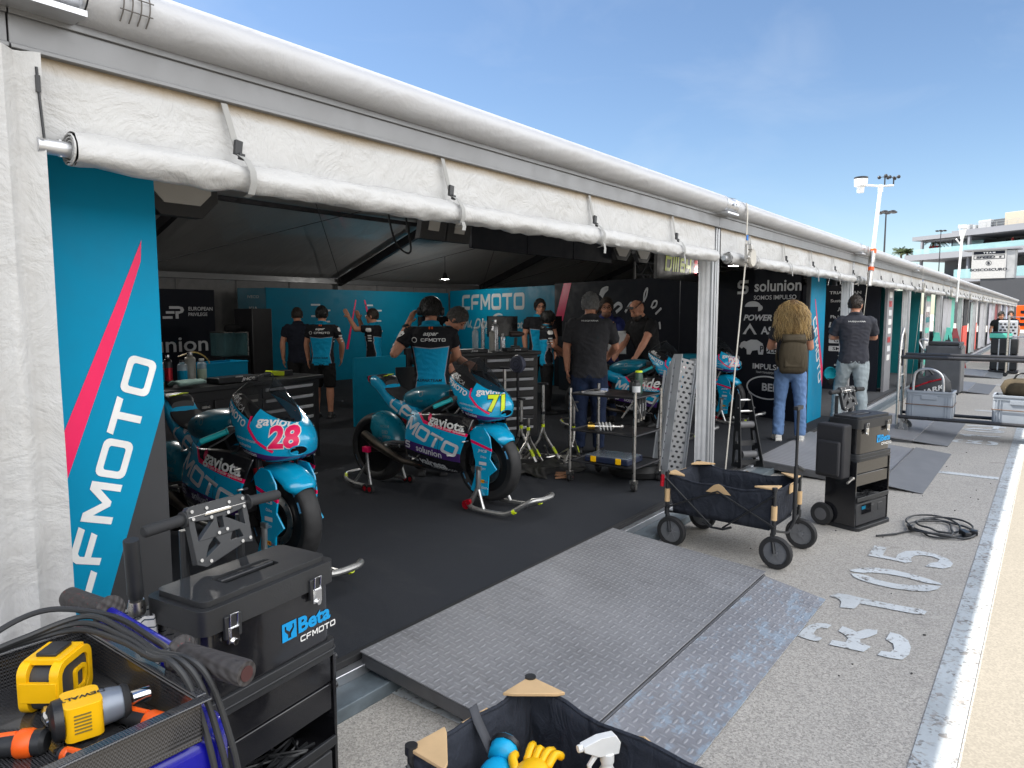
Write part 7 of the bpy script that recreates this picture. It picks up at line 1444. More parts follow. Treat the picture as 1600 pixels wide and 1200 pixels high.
mb = MB(); mb.tube([(4.53, 2.10, .50), (4.53, 2.105, .42)], .014, 8); tag(OB('red_strap', mb, REDA), 'red strap hanging at the back corner of the far wagon', 'strap')
wagon('near black folding wagon at the bottom of the picture holding gloves and a spray bottle', 1.43, .83, R(-95), False, .80, .47, .50)
# contents of the near wagon
t = thing('spray_bottle', 'white trigger spray bottle inside the near wagon', 'bottle', (1.60, .885, .25), R(150)); mb = MB(); mb.lathe([(.0, 0), (.036, 0), (.038, .02), (.038, .12), (.016, .16), (.016, .175), (0, .175)], 'z', (0, 0, 0), 18); OB('bottle', mb, WHITE, t)
mb = MB(); mb.cyl((0, 0, .172), (0, 0, .20), .019, 14); mb.prism([(-.03, .195), (.035, .20), (.075, .222), (.078, .238), (.03, .25), (-.02, .248), (-.035, .225)], -.013, .013, ((0, 0, 0), (1, 0, 0), (0, 0, 1), (0, -1, 0))); mb.tube([(.035, 0, .20), (.055, 0, .175), (.05, 0, .15)], [.008, .007, .005], 8); mb.cyl((.076, 0, .23), (.09, 0, .23), .010, 10); OB('trigger_head', mb, WHITE, t, bev=.003)
def glove(label, x, y, z, rz, m_, tilt=.6):
    t = thing('work_glove', label, 'glove', (x, y, z), rz); mb = MB(); mb.ell((0, 0, 0), (.055, .045, .025), 14, 8); mb.tube([(-.05, 0, 0), (-.10, 0, -.01)], [.036, .042], 12)
    for k in range(4): a = -.35 + .23 * k; tubeC(mb, [(.035, -.03 + .02 * k, 0), (.075, -.035 + .024 * k, .01), (.095 + .01 * (k % 2), -.045 + .03 * k, -.006)], [.012] * 1 if False else .0115, 8, 4)
    tubeC(mb, [(-.01, .04, 0), (.02, .065, .008), (.045, .07, 0)], .013, 8, 4); o = OB('glove', mb, m_, t, ang=180); o.rotation_euler = (0, -tilt, 0); mb = MB(); mb.tube([(-.085, 0, -.008), (-.10, 0, -.01)], [.044, .044], 12); c_ = OB('cuff', mb, BLACK, o); return t
glove('cyan work glove lying in the near wagon', 1.40, 1.11, .40, R(200), M('cyan_rubber', srgb(0, 165, 215), .5), -.35); glove('yellow and black work glove in the near wagon, beside the cyan one', 1.44, 1.02, .42, R(10), YELLOW, .12); glove('second yellow glove lower in the near wagon', 1.50, .95, .36, R(120), YELLOW, .1)
mb = MB(); mb.grid([[(1.46 + w, 1.235 - .018 * k - .0, .510 - .026 * k + (.012 if k == 0 else 0)) for k in range(9)] for w in (-.016, .016)], 0); o = OB('webbing_strap', mb, M('grey_webbing', (.06, .062, .07), .8)); sd = o.modifiers.new('t', 'SOLIDIFY'); sd.thickness = .004; tag(o, 'dark grey webbing strap hanging over the rim into the near wagon', 'strap')
# coiled cable on the ground
mb = MB(); pts = [(5.62, .93, .012), (5.75, .83, .012), (5.88, .76, .014)]
for k in range(46): a = k * .52; rr = .20 + .07 * math.sin(k * .37) + .03 * math.sin(k * 1.3); pts.append((6.12 + rr * 1.15 * math.cos(a + 2.6), .60 + rr * .78 * math.sin(a + 2.6) + .02 * math.sin(k * .9), .012 + .0017 * (k % 13)))
tubeC(mb, pts, .0075, 6, 4); o = OB('coiled_cable', mb, M('cable_rubber', (.028, .029, .031), .5)); tag(o, 'coiled black extension cable lying on the asphalt', 'cable')
mb = MB(); mb.cyl((5.90, .755, .03), (5.93, .745, .03), .022, 12); mb.box((6.02, .42, .025), (.10, .045, .04), 0, (0, 0, .5)); mb.box((6.10, .37, .022), (.05, .05, .035)); OB('plug', mb, BLACK, o, bev=.006)
# ================================================================ SHELF TROLLEY and its load
t = thing('shelf_trolley', 'steel tube trolley with three dark shelves on castors, in the middle of the tent', 'trolley', (5.56, 3.04, .12), R(0)); sx, sy = .245, .315
for (x, y) in ((-sx, -sy), (sx, -sy), (sx, sy), (-sx, sy)):
    mb = MB(); mb.cyl((x, y, .10), (x, y, .84), .014, 12); OB('post', mb, STEEL, t)
    mb = MB(); mb.box((x, y, .085), (.045, .055, .03)); [mb.box((x, y + s * .022, .055), (.03, .004, .07)) for s in (-1, 1)]; c_ = OB('castor', mb, STEEL, t); mb = MB(); mb.lathe([(.015, -.014), (.034, -.014), (.038, 0), (.034, .014), (.015, .014)], 'y', (x + .012, y, .038), 18); OB('castor_wheel', mb, RUBBER, c_); mb = MB(); mb.lathe([(.0, -.017), (.018, -.016), (.018, .016), (0, .017)], 'y', (x + .012, y, .038), 12); OB('castor_hub', mb, REDA, c_)
for z in (.785, .465, .19):
    mb = MB(); mb.box((0, 0, z), (2 * sx - .03, 2 * sy - .03, .014)); [mb.cyl((x0_, y0_, z + .004), (x1_, y1_, z + .004), .009, 8) for (x0_, y0_, x1_, y1_) in ((-sx, -sy, sx, -sy), (sx, -sy, sx, sy), (sx, sy, -sx, sy), (-sx, sy, -sx, -sy))]; OB('shelf', mb, DARKM, t)
mb = MB(); [mb.cyl((s * sx, -sy, .78), (s * sx, -sy + .12, .62), .008, 8) for s in (-1, 1)]; [mb.cyl((-sx, s * sy, .78), (-sx + .12, s * sy, .62), .008, 8) for s in (-1, 1)]; OB('brace', mb, STEEL, t)
for k in range(4):
    d_ = thing('damper_rod', ('first', 'second', 'third', 'fourth')[k] + ' of four black lettered rods hanging under the trolley top, counted from the left', 'rod', (5.40 + .09 * k, 2.76 + .02 * k, .885), 0, 'rods hanging under the trolley top'); mb = MB(); mb.cyl((0, 0, 0), (0, 0, -.17), .016, 10); OB('tube', mb, BLACK, d_); mb = MB(); mb.cyl((0, 0, -.17), (0, 0, -.20), .009, 8); OB('rod_end', mb, STEEL, d_); flatdecal('lettering', shift(text2d('OHLINS', .014, .02), 0, 0, PI / 2), (0, -.0162, -.08), (1, 0, 0), (0, 0, 1), GREYL, d_, .001)
t = thing('coil_shock', 'shock absorber with white coil spring and gold end on the middle shelf', 'shock absorber', (5.40, 3.12, .63), R(-60)); mb = MB(); mb.tube([(.0 + .0024 * q, .034 * math.cos(q * .5), .034 * math.sin(q * .5)) for q in range(52)], .0065, 6); OB('spring', mb, WHITE, t); mb = MB(); mb.cyl((-.05, 0, 0), (.19, 0, 0), .016, 12); mb.ell((.2, 0, 0), (.02, .012, .02), 10, 6); mb.lathe([(.038, -.005), (.038, .005)], 'x', (.13, 0, 0), 16); OB('body', mb, STEEL, t); mb = MB(); mb.cyl((-.09, 0, 0), (-.03, 0, 0), .030, 14); mb.cyl((-.07, 0, 0), (-.07, .06, .01), .022, 12); OB('reservoir', mb, M('gold_anodised', (.55, .36, .08), .3, .9), t)
t = thing('parts_case', 'flat dark organiser case with two yellow clips on the bottom shelf', 'case', (5.50, 3.02, .345), R(92)); mb = MB(); mb.box((0, 0, 0), (.42, .30, .055)); OB('body', mb, M('dark_blue_plastic', (.015, .022, .05), .35), t, bev=.01); mb = MB(); mb.box((0, 0, .03), (.40, .28, .008)); OB('lid', mb, glassmat('smoke_clear_lid', (.35, .4, .45), .5, .15), t, bev=.004); mb = MB(); [mb.box((s * .12, .153, .005), (.05, .012, .05)) for s in (-1, 1)]; OB('clip', mb, YELLOW, t, bev=.003)
def jar(name, label, x, y, z, r, h, m_, cap=BLACK, lb=None, cat='can', grp=None, neck=.5):
    t = thing(name, label, cat, (x, y, z), 0, grp); mb = MB(); mb.lathe([(0, 0), (r, 0), (r, h * .78), (r * .9, h * .83), (r * neck, h * .88), (r * neck, h * .93), (0, h * .93)], 'z', (0, 0, 0), 18); OB('body', mb, m_, t); mb = MB(); mb.lathe([(0, h * .93), (r * neck * 1.15, h * .93), (r * neck * 1.1, h), (0, h)], 'z', (0, 0, 0), 14); OB('cap', mb, cap, t)
    if lb: mb = MB(); mb.lathe([(r * 1.01, h * .2), (r * 1.01, h * .6)], 'z', (0, 0, 0), 18); OB('label', mb, lb, t)
    return t
jar('spray_can', 'dark green can standing tall on the trolley top', 5.64, 2.86, .914, .035, .20, M('dark_green', (.03, .07, .05), .4), FLUO, None, 'can', None, .8); jar('oil_tin', 'black tin with white label on the trolley top', 5.52, 2.82, .914, .035, .13, BLACK, BLACK, GREYL, 'tin', None, .7); jar('oil_tin', 'small grey tin at the trolley top edge next to the green can', 5.70, 2.95, .914, .03, .11, DARKM, BLACK, None, 'tin', None, .7)
t = thing('hand_tool', 'few loose wrenches and a blue clip lying on the trolley top', 'tools', (5.45, 3.2, .918)); mb = MB(); mb.box((0, 0, .005), (.02, .20, .008), 0, (0, 0, .5)); mb.lathe([(.012, -.006), (.03, -.006), (.03, .006), (.012, .006)], 'z', (-.05, .09, .005), 14, closed=True); mb.cyl((.06, -.1, .008), (.10, .08, .008), .008, 8); OB('wrench', mb, CHROME, t); mb = MB(); mb.box((.1, -.05, .015), (.05, .06, .03), 0, (0, 0, .3)); OB('clip', mb, M('pale_blue_plastic', (.25, .32, .5), .5), t, bev=.005)

# ================================================================ LEANING RAMPS
def perf_mat():
    m = newmat('perforated_alloy', (.32, .325, .335), .45, .2); nb = NB(m); X = nb.xyz(nb.mapv((13.0, 13.0, 22.0))); f = nb.m('FRACT', nb.m('ADD', X[0], nb.m('MULTIPLY', nb.m('FLOOR', X[2]), .5))); a = nb.m('POWER', nb.m('DIVIDE', nb.m('SUBTRACT', f, .5), .27), 2.0); b = nb.m('POWER', nb.m('DIVIDE', nb.m('SUBTRACT', nb.m('FRACT', X[2]), .5), .24), 2.0)
    h = nb.m('GREATER_THAN', nb.m('ADD', a, b), 1.0); nb.put(nb.b.inputs['Alpha'], nb.ramp(h, 0, 1, 0.0, 1)); return m
PERF = perf_mat(); RAMPG = M('dull_alloy', (.33, .345, .365), .5, .1, var=.12, vs=10)
t = thing('loading_ramp', 'grey perforated alloy loading ramp leaning against the first post', 'ramp', (5.95, 2.66, .12), R(-18)); Q = Matrix.Rotation(R(-4), 3, 'X') @ Matrix.Rotation(R(13), 3, 'Y'); t.rotation_euler = (Matrix.Rotation(R(-18), 3, 'Z') @ Q).to_euler()
mb = MB(); mb.box((0, .0, .56), (.20, .004, 1.08)); OB('perforated_deck', mb, PERF, t, sm=False); mb = MB()
for s in (-1, 1): mb.prism([(-.03, .0), (.16, .0), (.13, .98), (.07, 1.13), (-.03, 1.13)], -.004, .004, ((s * .112, 0, 0), (0, 1, 0), (0, 0, 1), (1, 0, 0))); mb.box((s * .102, .0, .56), (.016, .02, 1.12)); mb.box((s * .112, .158, .49), (.03, .01, .98))
[mb.box((0, .03, .06 + .18 * k), (.20, .05, .012)) for k in range(6)]; mb.box((-.112 - .012, .06, .56), (.016, .03, 1.05)); OB('side_channel', mb, RAMPG, t, bev=.003)
mb = MB(); [mb.cyl((-.118, .05, .10 + .075 * k), (-.124, .05, .10 + .075 * k), .010, 8) for k in range(13)]; OB('rivet', mb, DARKM, t)
t = thing('ladder_ramp', 'black folding ladder ramp with rollers standing right of the first post', 'ramp', (6.86, 2.26, .12), R(-25)); t.rotation_euler = (R(-12), 0, R(-38)); mb = MB()
for s in (-1, 1): mb.prism([(-.03, 0), (.14, 0), (.05, .70), (.02, .74), (-.02, .70)], -.005, .005, ((s * .125 , 0, 0), (0, 1, 0), (-s * .09, 0, 1), (1, 0, 0)), 0, [[(.02, .06), (.09, .06), (.07, .18), (.02, .18)], [(.015, .24), (.07, .24), (.055, .36), (.015, .36)]])
OB('side_plate', mb, BLACK, t, bev=.002); mb = MB(); [mb.cyl((-w_, .0, z), (w_, .0, z), .010, 10) for z, w_ in ((.66, .065), (.55, .075))]; OB('rung', mb, CHROME, t); [OB('roller', MB().cyl((-.075, .02, z), (.075, .02, z), .035, 16), M('grey_roller', (.12, .12, .125), .5), t) for z in (.42, .13)]; mb = MB(); mb.box((0, .06, .24), (.20, .02, .05)); mb.box((0, .08, .05), (.22, .02, .05)); [mb.cyl((s * .085, -.006, z), (s * .085 + s * .012, -.006, z), .009, 8) for s in (-1, 1) for z in (.45, .58)]; OB('cross_plate', mb, BLACK, t)

# ================================================================ CRATE TROLLEY on the right
t = thing('tyre_trolley', 'long steel trolley with arched end posts and black padded bars at the right edge', 'trolley', (10.7, 1.60, 0), R(-90)); mb = MB()   # local x -> -Y, local y -> +X
for x in (0, 2.6):
    mb = MB(); mb.tube([(x, 0, .12), (x, 0, 1.16), (x, .05, 1.30), (x, .18, 1.40), (x, .31, 1.30), (x, .36, 1.16), (x, .36, .12)], .018, 10); mb.cyl((x, 0, .78), (x, .36, .78), .012, 8); OB('end_post', mb, STEEL, t)
for y, z in ((0, 1.03), (.36, 1.05), (0, .235), (.36, .255)): mb = MB(); mb.cyl((.02, y, z), (2.58, y, z), .024 if z > .5 else .022, 12); OB('padded_bar', mb, M('black_tube_padding', (.03, .03, .032), .35), t)
mb = MB(); mb.box((1.3, .18, .215), (2.55, .34, .012)); OB('platform', mb, DARKM, t)
for x in (.06, 2.54):
    for y in (.0, .36):
        mb = MB(); mb.box((x, y, .19), (.06, .05, .02)); [mb.box((x, y + s * .025, .13), (.04, .005, .11)) for s in (-1, 1)]; c_ = OB('castor', mb, STEEL, t); mb = MB(); mb.lathe([(.03, -.018), (.075, -.018), (.08, 0), (.075, .018), (.03, .018)], 'y', (x, y, .08), 22); OB('castor_wheel', mb, M('grey_tyre', (.13, .14, .15), .6), c_); mb = MB(); mb.lathe([(0, -.02), (.035, -.018), (.035, .018), (0, .02)], 'y', (x, y, .08), 14); OB('castor_hub', mb, STEEL, c_)
mb = MB(); mb.box((-.03, .17, .95), (.004, .16, .30)); OB('paper_card', mb, M('yellowed_card', (.5, .46, .33), .8), t); mb = MB(); mb.box((-.03, .40, 1.0), (.05, .10, .22)); mb.tube([(0, .44, .9), (-.02, .46, .7), (.0, .44, .5)], .014, 6); OB('hung_pouch', mb, BLACK, t, bev=.01)
def crate(label, x, y, z, L_=.56, W=.38, H=.34, m_=None, rz=0):
    t = thing('euro_crate', label, 'crate', (x, y, z), rz, 'grey stacking crates on the long trolley'); mb = MB(); o_ = rrect(-L_ / 2, -W / 2, L_ / 2, W / 2, .012); i_ = rrect(-L_ / 2 + .012, -W / 2 + .012, L_ / 2 - .012, W / 2 - .012, .01); mb.prism(o_, 0, H, None, 0, [i_]); mb.prism(i_, .01, .016); OB('tub', mb, m_, t, bev=.003)
    mb = MB(); mb.prism(rrect(-L_ / 2 - .012, -W / 2 - .012, L_ / 2 + .012, W / 2 + .012, .014), H - .028, H, None, 0, [o_]); mb.prism(rrect(-L_ / 2 - .008, -W / 2 - .008, L_ / 2 + .008, W / 2 + .008, .014), H - .06, H - .052, None, 0, [o_])
    for (ax, n) in ((0, 4), (1, 4)):
        for s in (-1, 1):
            for q in (-.42, -.36, .36, .42): mb.box((q * L_ if ax == 0 else s * (L_ / 2 + .004), s * (W / 2 + .004) if ax == 0 else q * W, H / 2 - .03), (.010, .008, H - .07) if ax == 0 else (.008, .010, H - .07))
    for s in (-1, 1): mb.box((0, s * (W / 2 + .006), H - .085), (.18, .012, .05))
    OB('ribs', mb, m_, t, bev=.002); mb = MB(); mb.tube([(-L_ / 2 - .012, -W / 2 - .012, H * .5), (L_ / 2 + .012, -W / 2 - .012, H * .48), (L_ / 2 + .012, W / 2 + .012, H * .52), (-L_ / 2 - .012, W / 2 + .012, H * .5)], .006, 6, closed=True); OB('elastic_cord', mb, M('brown_cord', (.16, .10, .07), .7), t); return t
CRG = M('crate_grey', (.30, .335, .38), .5, var=.05)
crate('grey crate holding a race bag and bent alloy tube on the long trolley', 10.93, 1.24, .232, .52, .38, .36, CRG, R(-90)); crate('pale grey stacking crate cut by the right edge of the picture', 10.93, .28, .232, .52, .38, .36, CRG, R(-90))
t = thing('bent_tube', 'bright bent alloy tube frame standing in the left crate', 'tube', (10.86, 1.27, .3), R(-90)); mb = MB(); tubeC(mb, [(-.16, -.1, 0), (-.16, -.1, .42), (-.12, -.1, .55), (.02, -.1, .58), (.14, -.1, .52), (.18, -.1, .38), (.18, -.1, 0)], .016, 10); OB('tube', mb, ALU, t)
def bagshape(label, x, y, z, rz, L_, W, H, m_, stripe=None, word=None, cat='bag'):
    t = thing('bag', label, cat, (x, y, z), rz); mb = MB(); P = []
    for i in range(13):
        u = i / 12; s = (1 - abs(2 * u - 1) ** 3) ** .6; P.append([(-L_ / 2 + L_ * u, W / 2 * s * math.copysign(abs(math.cos(a)) ** .7, math.cos(a)), H * .5 + H * .5 * (.75 + .25 * s) * s ** .3 * math.copysign(abs(math.sin(a)) ** .8, math.sin(a)) + .012 * hn(u * 5, a, x)) for a in [2 * PI * j / 20 for j in range(21)]])
    mb.grid(P, 0, flip=True); bo = OB('body', mb, m_, t, ang=60)
    if stripe: mb = MB(); mb.tube([(-L_ * .42, -W * .40, H * .70), (L_ * .1, -W * .48, H * .74), (L_ * .42, -W * .40, H * .70)], .012, 6); OB('red_piping', mb, stripe, t)
    if word: bpy.context.view_layer.update(); wrapdecal('lettering', text2d(word, .06, .03, .25, 1.3), (0, -W, H * .42), (1, 0, 0), (0, 0, 1), WHITE, t, bvh_of([bo]), .004, .03, W)
    mb = MB(); tubeC(mb, [(-L_ * .2, -W * .2, H * .95), (-L_ * .1, -W * .25, H * 1.25), (L_ * .1, -W * .25, H * 1.25), (L_ * .2, -W * .2, H * .95)], .012, 8); OB('handle', mb, BLACK, t); return t
b_ = bagshape('dark grey race bag with a red line and white lettering, lying in the left crate', 10.98, 1.20, .46, R(-90), .50, .30, .34, M('bag_grey', (.045, .047, .052), .6, bump=.2, bs=200), REDA, 'SHARK'); b_.rotation_euler = (0, R(-22), R(-90))
bagshape('olive rucksack and straps heaped on the pale crate at the right edge', 10.95, .26, .56, R(-90), .46, .34, .24, OLIVE)

# ================================================================ UPRIGHT STANDS in mid tent
def upright_stand(label, x, y, h, rz):
    t = thing('headstock_stand', label, 'paddock stand', (x, y, .12), rz, 'upright steel stands in the tent'); mb = MB(); mb.tube([(.0, 0, h), (0, 0, .34), (.03, -.02, .26), (.08, -.14, .05)], .016, 10); mb.tube([(-.01, 0, .36), (-.03, .02, .26), (-.06, .15, .05)], .014, 10); mb.tube([(-.1, .2, .025), (-.05, .17, .03), (.08, -.17, .03), (.16, -.20, .025), (.34, -.05, .025), (.30, .15, .025), (.1, .22, .025), (-.06, .17, .03)], .014, 8); mb.cyl((.02, -.01, .18), (.26, .05, .03), .008, 6); OB('frame', mb, STEEL, t); mb = MB(); mb.box((0, 0, h), (.035, .10, .02)); mb.cyl((0, 0, h * .62), (0, 0, h * .66), .022, 10); OB('head', mb, DARKM, t, bev=.003); mb = MB(); mb.tube([(.055, -.08, .165), (.07, -.115, .10)], .0172, 10); mb.cyl((0, 0, .37), (0, 0, .40), .0172, 10); OB('yellow_mark', mb, FLUO, t); return t
for (x, y, h, rz, lb) in ((5.62, 4.32, .95, 20, 'tallest thin steel stand just behind the nose of bike 71'), (5.60, 4.10, .66, -20, 'steel stand with yellow foot, second from bike 71'), (5.55, 3.98, .50, 40, 'short steel stand in the middle of the stand group'), (5.80, 3.98, .80, 10, 'tall steel stand with yellow band in the stand group'), (5.95, 3.72, .62, 70, 'steel stand nearest the shelf trolley')): upright_stand(lb, x, y, h, R(rz))
mb = MB(); P = [[(5.25 + .85 * a / 16 , 3.55 + .75 * b / 12 + .1 * math.sin(a * .5), .128 + .07 * max(0, hn(a * .35, b * .4, 2)) + .04 * math.sin(PI * a / 16) * math.sin(PI * b / 12)) for b in range(13)] for a in range(17)]; mb.grid(P, 0, flip=False); tag(OB('tyre_warmer', mb, M('warmer_black', (.012, .012, .013), .6), ang=60), 'flat black tyre warmer bag on the floor beneath the steel stands', 'tyre warmer')
mb = MB(); tubeC(mb, [(5.3, 3.5, .135), (5.42, 3.4, .14), (5.38, 3.55, .14), (5.5, 3.48, .15), (5.46, 3.6, .14)], .009, 6, 6); tag(OB('rope_coil', mb, M('copper_cord', (.3, .15, .08), .6)), 'copper coloured cord coiled beside the tyre warmer bag', 'rope')
t = thing('spare_wheel', 'spare wheel lying under the shelf trolley', 'wheel', (5.95, 3.0, .13)); mb = MB(); mb.lathe([(.20, -.06), (.27, -.055), (.29, 0), (.27, .055), (.20, .06)], 'z', (0, 0, .06), 36); OB('tyre', mb, TYRE, t); mb = MB(); mb.lathe([(.0, -.03), (.19, -.04), (.20, .04), (.0, .03)], 'z', (0, 0, .06), 24); OB('rim', mb, RIMM, t)

# ================================================================ WORKBENCHES
def bench(label, x, y, rz, L_, D, H, dr_x, ndr, hm):
    t = thing('workbench', label, 'workbench', (x, y, .12), rz); mb = MB(); mb.box((-L_ / 2, D / 2, H - .02), (L_ + .02, D + .02, .04)); OB('worktop', mb, BLACK, t, bev=.005); mb = MB(); mb.box((-L_ / 2, D / 2 + .02, (H - .04) / 2 + .02), (L_ - .01, D - .05, H - .08)); OB('carcass', mb, M('bench_black', (.016, .016, .018), .45), t, bev=.006)
    dh = (H - .14) / ndr
    for k in range(ndr):
        z = .07 + dh * (k + .5); mb = MB(); mb.box((dr_x, .038, z), (.66, .022, dh - .010)); d_ = OB('drawer', mb, M('bench_drawer', (.02, .02, .022), .4), t, bev=.003); mb = MB(); mb.box((dr_x, .022, z + dh * .28), (.60, .016, dh * .26), 0, (R(18), 0, 0)); OB('handle', mb, hm, d_, bev=.003)
    for k in range(2): xx = dr_x - .62 - .52 * k; mb = MB(); mb.box((xx, .036, H * .47), (.48, .018, H - .20)); d_ = OB('door', mb, M('bench_drawer', (.02, .02, .022), .4), t, bev=.004); mb = MB(); mb.box((xx + .18, .022, H * .8), (.08, .012, .02)); OB('handle', mb, STEEL, d_)
    mb = MB(); [mb.cyl((xx, .12, 0), (xx, .12, .06), .03, 10) for xx in (-.1, -L_ + .1)]; OB('foot', mb, RUBBER, t); return t
HND = M('silver_handle', (.66, .67, .70), .4, 0.0)
bench('long black workbench with silver drawer handles behind bike 28', 4.62, 5.88, R(8.6), 2.5, .62, .875, -.42, 7, HND); bench('black tool cabinet with silver handles by the woman with the black bob', 6.90, 4.60 + .18, R(-24.6), 1.15, .6, 1.05, -.38, 8, HND)
def onb(s, d): a = R(8.6); return (4.62 - s * math.cos(a) - d * math.sin(a), 5.88 - s * math.sin(a) + d * math.cos(a))
SC_ = M('aerosol_silver', (.45, .45, .46), .3, .8); BT = 'bottles and cans on the long workbench'
for k, (s, d, r, h, m_, lb, cap, tx) in enumerate(((1.74, .30, .033, .34, SC_, None, BLACK, 'tallest silver aerosol at the left end of the workbench, cut by the banner'), (1.65, .22, .032, .26, SC_, TEAL, CHROME, 'silver aerosol with teal label second from the banner'), (1.56, .24, .034, .27, DARKM, REDA, CHROME, 'dark aerosol with red label on the workbench'), (1.44, .22, .040, .22, glassmat('clear_bottle', (.6, .65, .68), .5, .1), TEAL, BLACK, 'clear trigger bottle with teal label on the workbench'), (1.33, .26, .045, .28, M('milky_plastic', (.32, .31, .28), .4), None, SC_, 'milky pump bottle in the middle of the bench bottles'), (1.23, .24, .038, .22, glassmat('clear_bottle', (.6, .65, .68), .5, .1), M('pale_label', (.45, .55, .42), .5), WHITE, 'water bottle with pale label at the right end of the bench bottles'))):
    x, y = onb(s, d); jar('bottle', tx, x, y, .997, r, h, m_, cap, lb, 'bottle', BT)
x, y = onb(1.14, .3); mb = MB(); tubeC(mb, [(x - .25, y, 1.24), (x - .1, y, 1.27), (x + .02, y, 1.2), (x + .06, y, 1.05)], .006, 6); tag(OB('yellow_hose', mb, M('amber_hose', (.45, .30, .08), .5)), 'thin amber hose arching beside the water bottle', 'hose')
x, y = onb(.98, .38); t = thing('bench_bin', 'open teal tray box standing on the workbench', 'box', (x, y, .997), R(8.6)); mb = MB(); mb.prism(rrect(-.28, -.12, .28, .12, .01), 0, .17, None, 0, [rrect(-.27, -.11, .27, .11, .01)]); mb.prism(rrect(-.27, -.11, .27, .11, .01), .004, .01); OB('tub', mb, TEAL, t, bev=.003); mb = MB(); mb.prism(rrect(-.285, -.125, .285, .125, .01), .16, .172, None, 0, [rrect(-.27, -.11, .27, .11, .01)]); OB('rim', mb, TEAL, t)
x, y = onb(1.02, .10); t = thing('flat_case', 'flat black case with white lettering on the workbench edge', 'case', (x, y, .997), R(8.6)); mb = MB(); mb.box((0, 0, .03), (.44, .16, .055)); OB('body', mb, BLACK, t, bev=.01); flatdecal('lettering', text2d('JHCB', .026, .03, .2, 1.7), (.1, -.081, .03), (1, 0, 0), (0, 0, 1), WHITE, t, .001); mb = MB(); mb.box((0, -.08, .056), (.08, .01, .01)); OB('clasp', mb, STEEL, t)
x, y = onb(1.50, .08); t = thing('cleaning_cloth', 'pale green folded cloth on the workbench below the bottles', 'cloth', (x, y, 1.0), R(15)); mb = MB(); P = [[(-.14 + .28 * a / 10, -.06 + .12 * b / 6, .02 + .022 * math.sin(PI * b / 6) + .014 * hn(a * .6, b * .6, 1)) for b in range(7)] for a in range(11)]; mb.grid(P); o = OB('cloth', mb, M('pale_green_cloth', (.24, .36, .33), .9), t); sd = o.modifiers.new('t', 'SOLIDIFY'); sd.thickness = .02
x, y = onb(.34, .25); t = thing('marker_tray', 'fluorescent yellow striped pack on the right end of the workbench', 'pack', (x, y, .997), R(8.6)); mb = MB(); mb.box((0, 0, .025), (.30, .08, .05)); OB('pack', mb, DARKM, t, bev=.004); mb = MB(); mb.box((-.05, -.002, .03), (.17, .084, .045), 0, (0, .1, 0)); OB('yellow_band', mb, FLUO, t, bev=.004)
t = thing('bench_shelf_unit', 'black shelf unit with a glass topped tray behind the long workbench', 'shelf', (6.68, 10.4, .12), 0); mb = MB(); mb.box((.14, 0, .78), (.36, .5, 1.56)); OB('cabinet', mb, M('bench_black', (.016, .016, .018), .45), t, bev=.01); mb = MB(); mb.box((-.30, 0, 1.0), (.40, .40, .36)); OB('tank', mb, glassmat('tank_glass', (.10, .22, .24), .5, .08), t); mb = MB(); mb.box((-.30, 0, .41), (.44, .45, .81)); OB('stand', mb, BLACK, t); mb = MB(); mb.ell((-.30, -.1, 1.245), (.12, .14, .08), 14, 8); OB('cap', mb, BLACKC, t); mb = MB(); mb.box((-.1, -.2, 1.0), (.02, .02, .36)); mb.box((-.3, 0, 1.187), (.42, .41, .012)); OB('frame', mb, STEEL, t)
a2 = R(-24.6)
def on2(s, d): return (6.90 - s * math.cos(a2) - d * math.sin(a2), 4.78 - s * math.sin(a2) + d * math.cos(a2))
for k, (s, d, r, h, m_, cap, tx) in enumerate(((.98, .2, .022, .24, SC_, SC_, 'thin silver canister at the left of the cabinet top'), (.72, .25, .036, .28, glassmat('clear_bottle', (.6, .65, .68), .5, .1), WHITE, 'clear spray bottle on the tool cabinet'), (.60, .3, .022, .38, SC_, CHROME, 'tall thin silver syringe bottle on the tool cabinet'), (.52, .22, .034, .26, M('milky_plastic', (.32, .31, .28), .4), CHROME, 'milky bottle between the silver ones on the tool cabinet'), (.44, .3, .045, .36, SC_, CHROME, 'large silver flask on the tool cabinet'), (.40, .18, .03, .20, SC_, WHITE, 'short silver can in front of the flask'))): x, y = on2(s, d); jar('bottle', tx, x, y, 1.172, r, h, m_, cap, None, 'bottle', 'bottles on the tool cabinet', .45)
x, y = on2(.18, .28); t = thing('cordless_drill', 'dark cordless drill standing on the right end of the tool cabinet', 'power tool', (x, y, 1.172), R(-24)); mb = MB(); mb.box((0, 0, .03), (.09, .08, .05)); mb.tube([(0, 0, .04), (.01, 0, .15)], .02, 10); OB('handle', mb, BLACK, t, bev=.006); mb = MB(); mb.tube([(-.07, 0, .19), (.06, 0, .19), (.12, 0, .19)], [.034, .034, .016], 14); OB('motor', mb, M('brown_black', (.05, .03, .025), .5), t)
for k, (s, w_, tx) in enumerate(((.85, .34, 'flat black case with lettering on the cabinet front edge'), (.3, .28, 'second flat black case near the drill'))): x, y = on2(s, .06); t = thing('flat_case', tx, 'case', (x, y, 1.172), a2, 'flat cases on the tool cabinet'); mb = MB(); mb.box((0, 0, .02), (w_, .12, .04)); OB('body', mb, BLACK, t, bev=.006); flatdecal('lettering', text2d('JHCB', .016, .03, .2, 1.5), (0, -.061, .02), (1, 0, 0), (0, 0, 1), GREYL, t, .001)
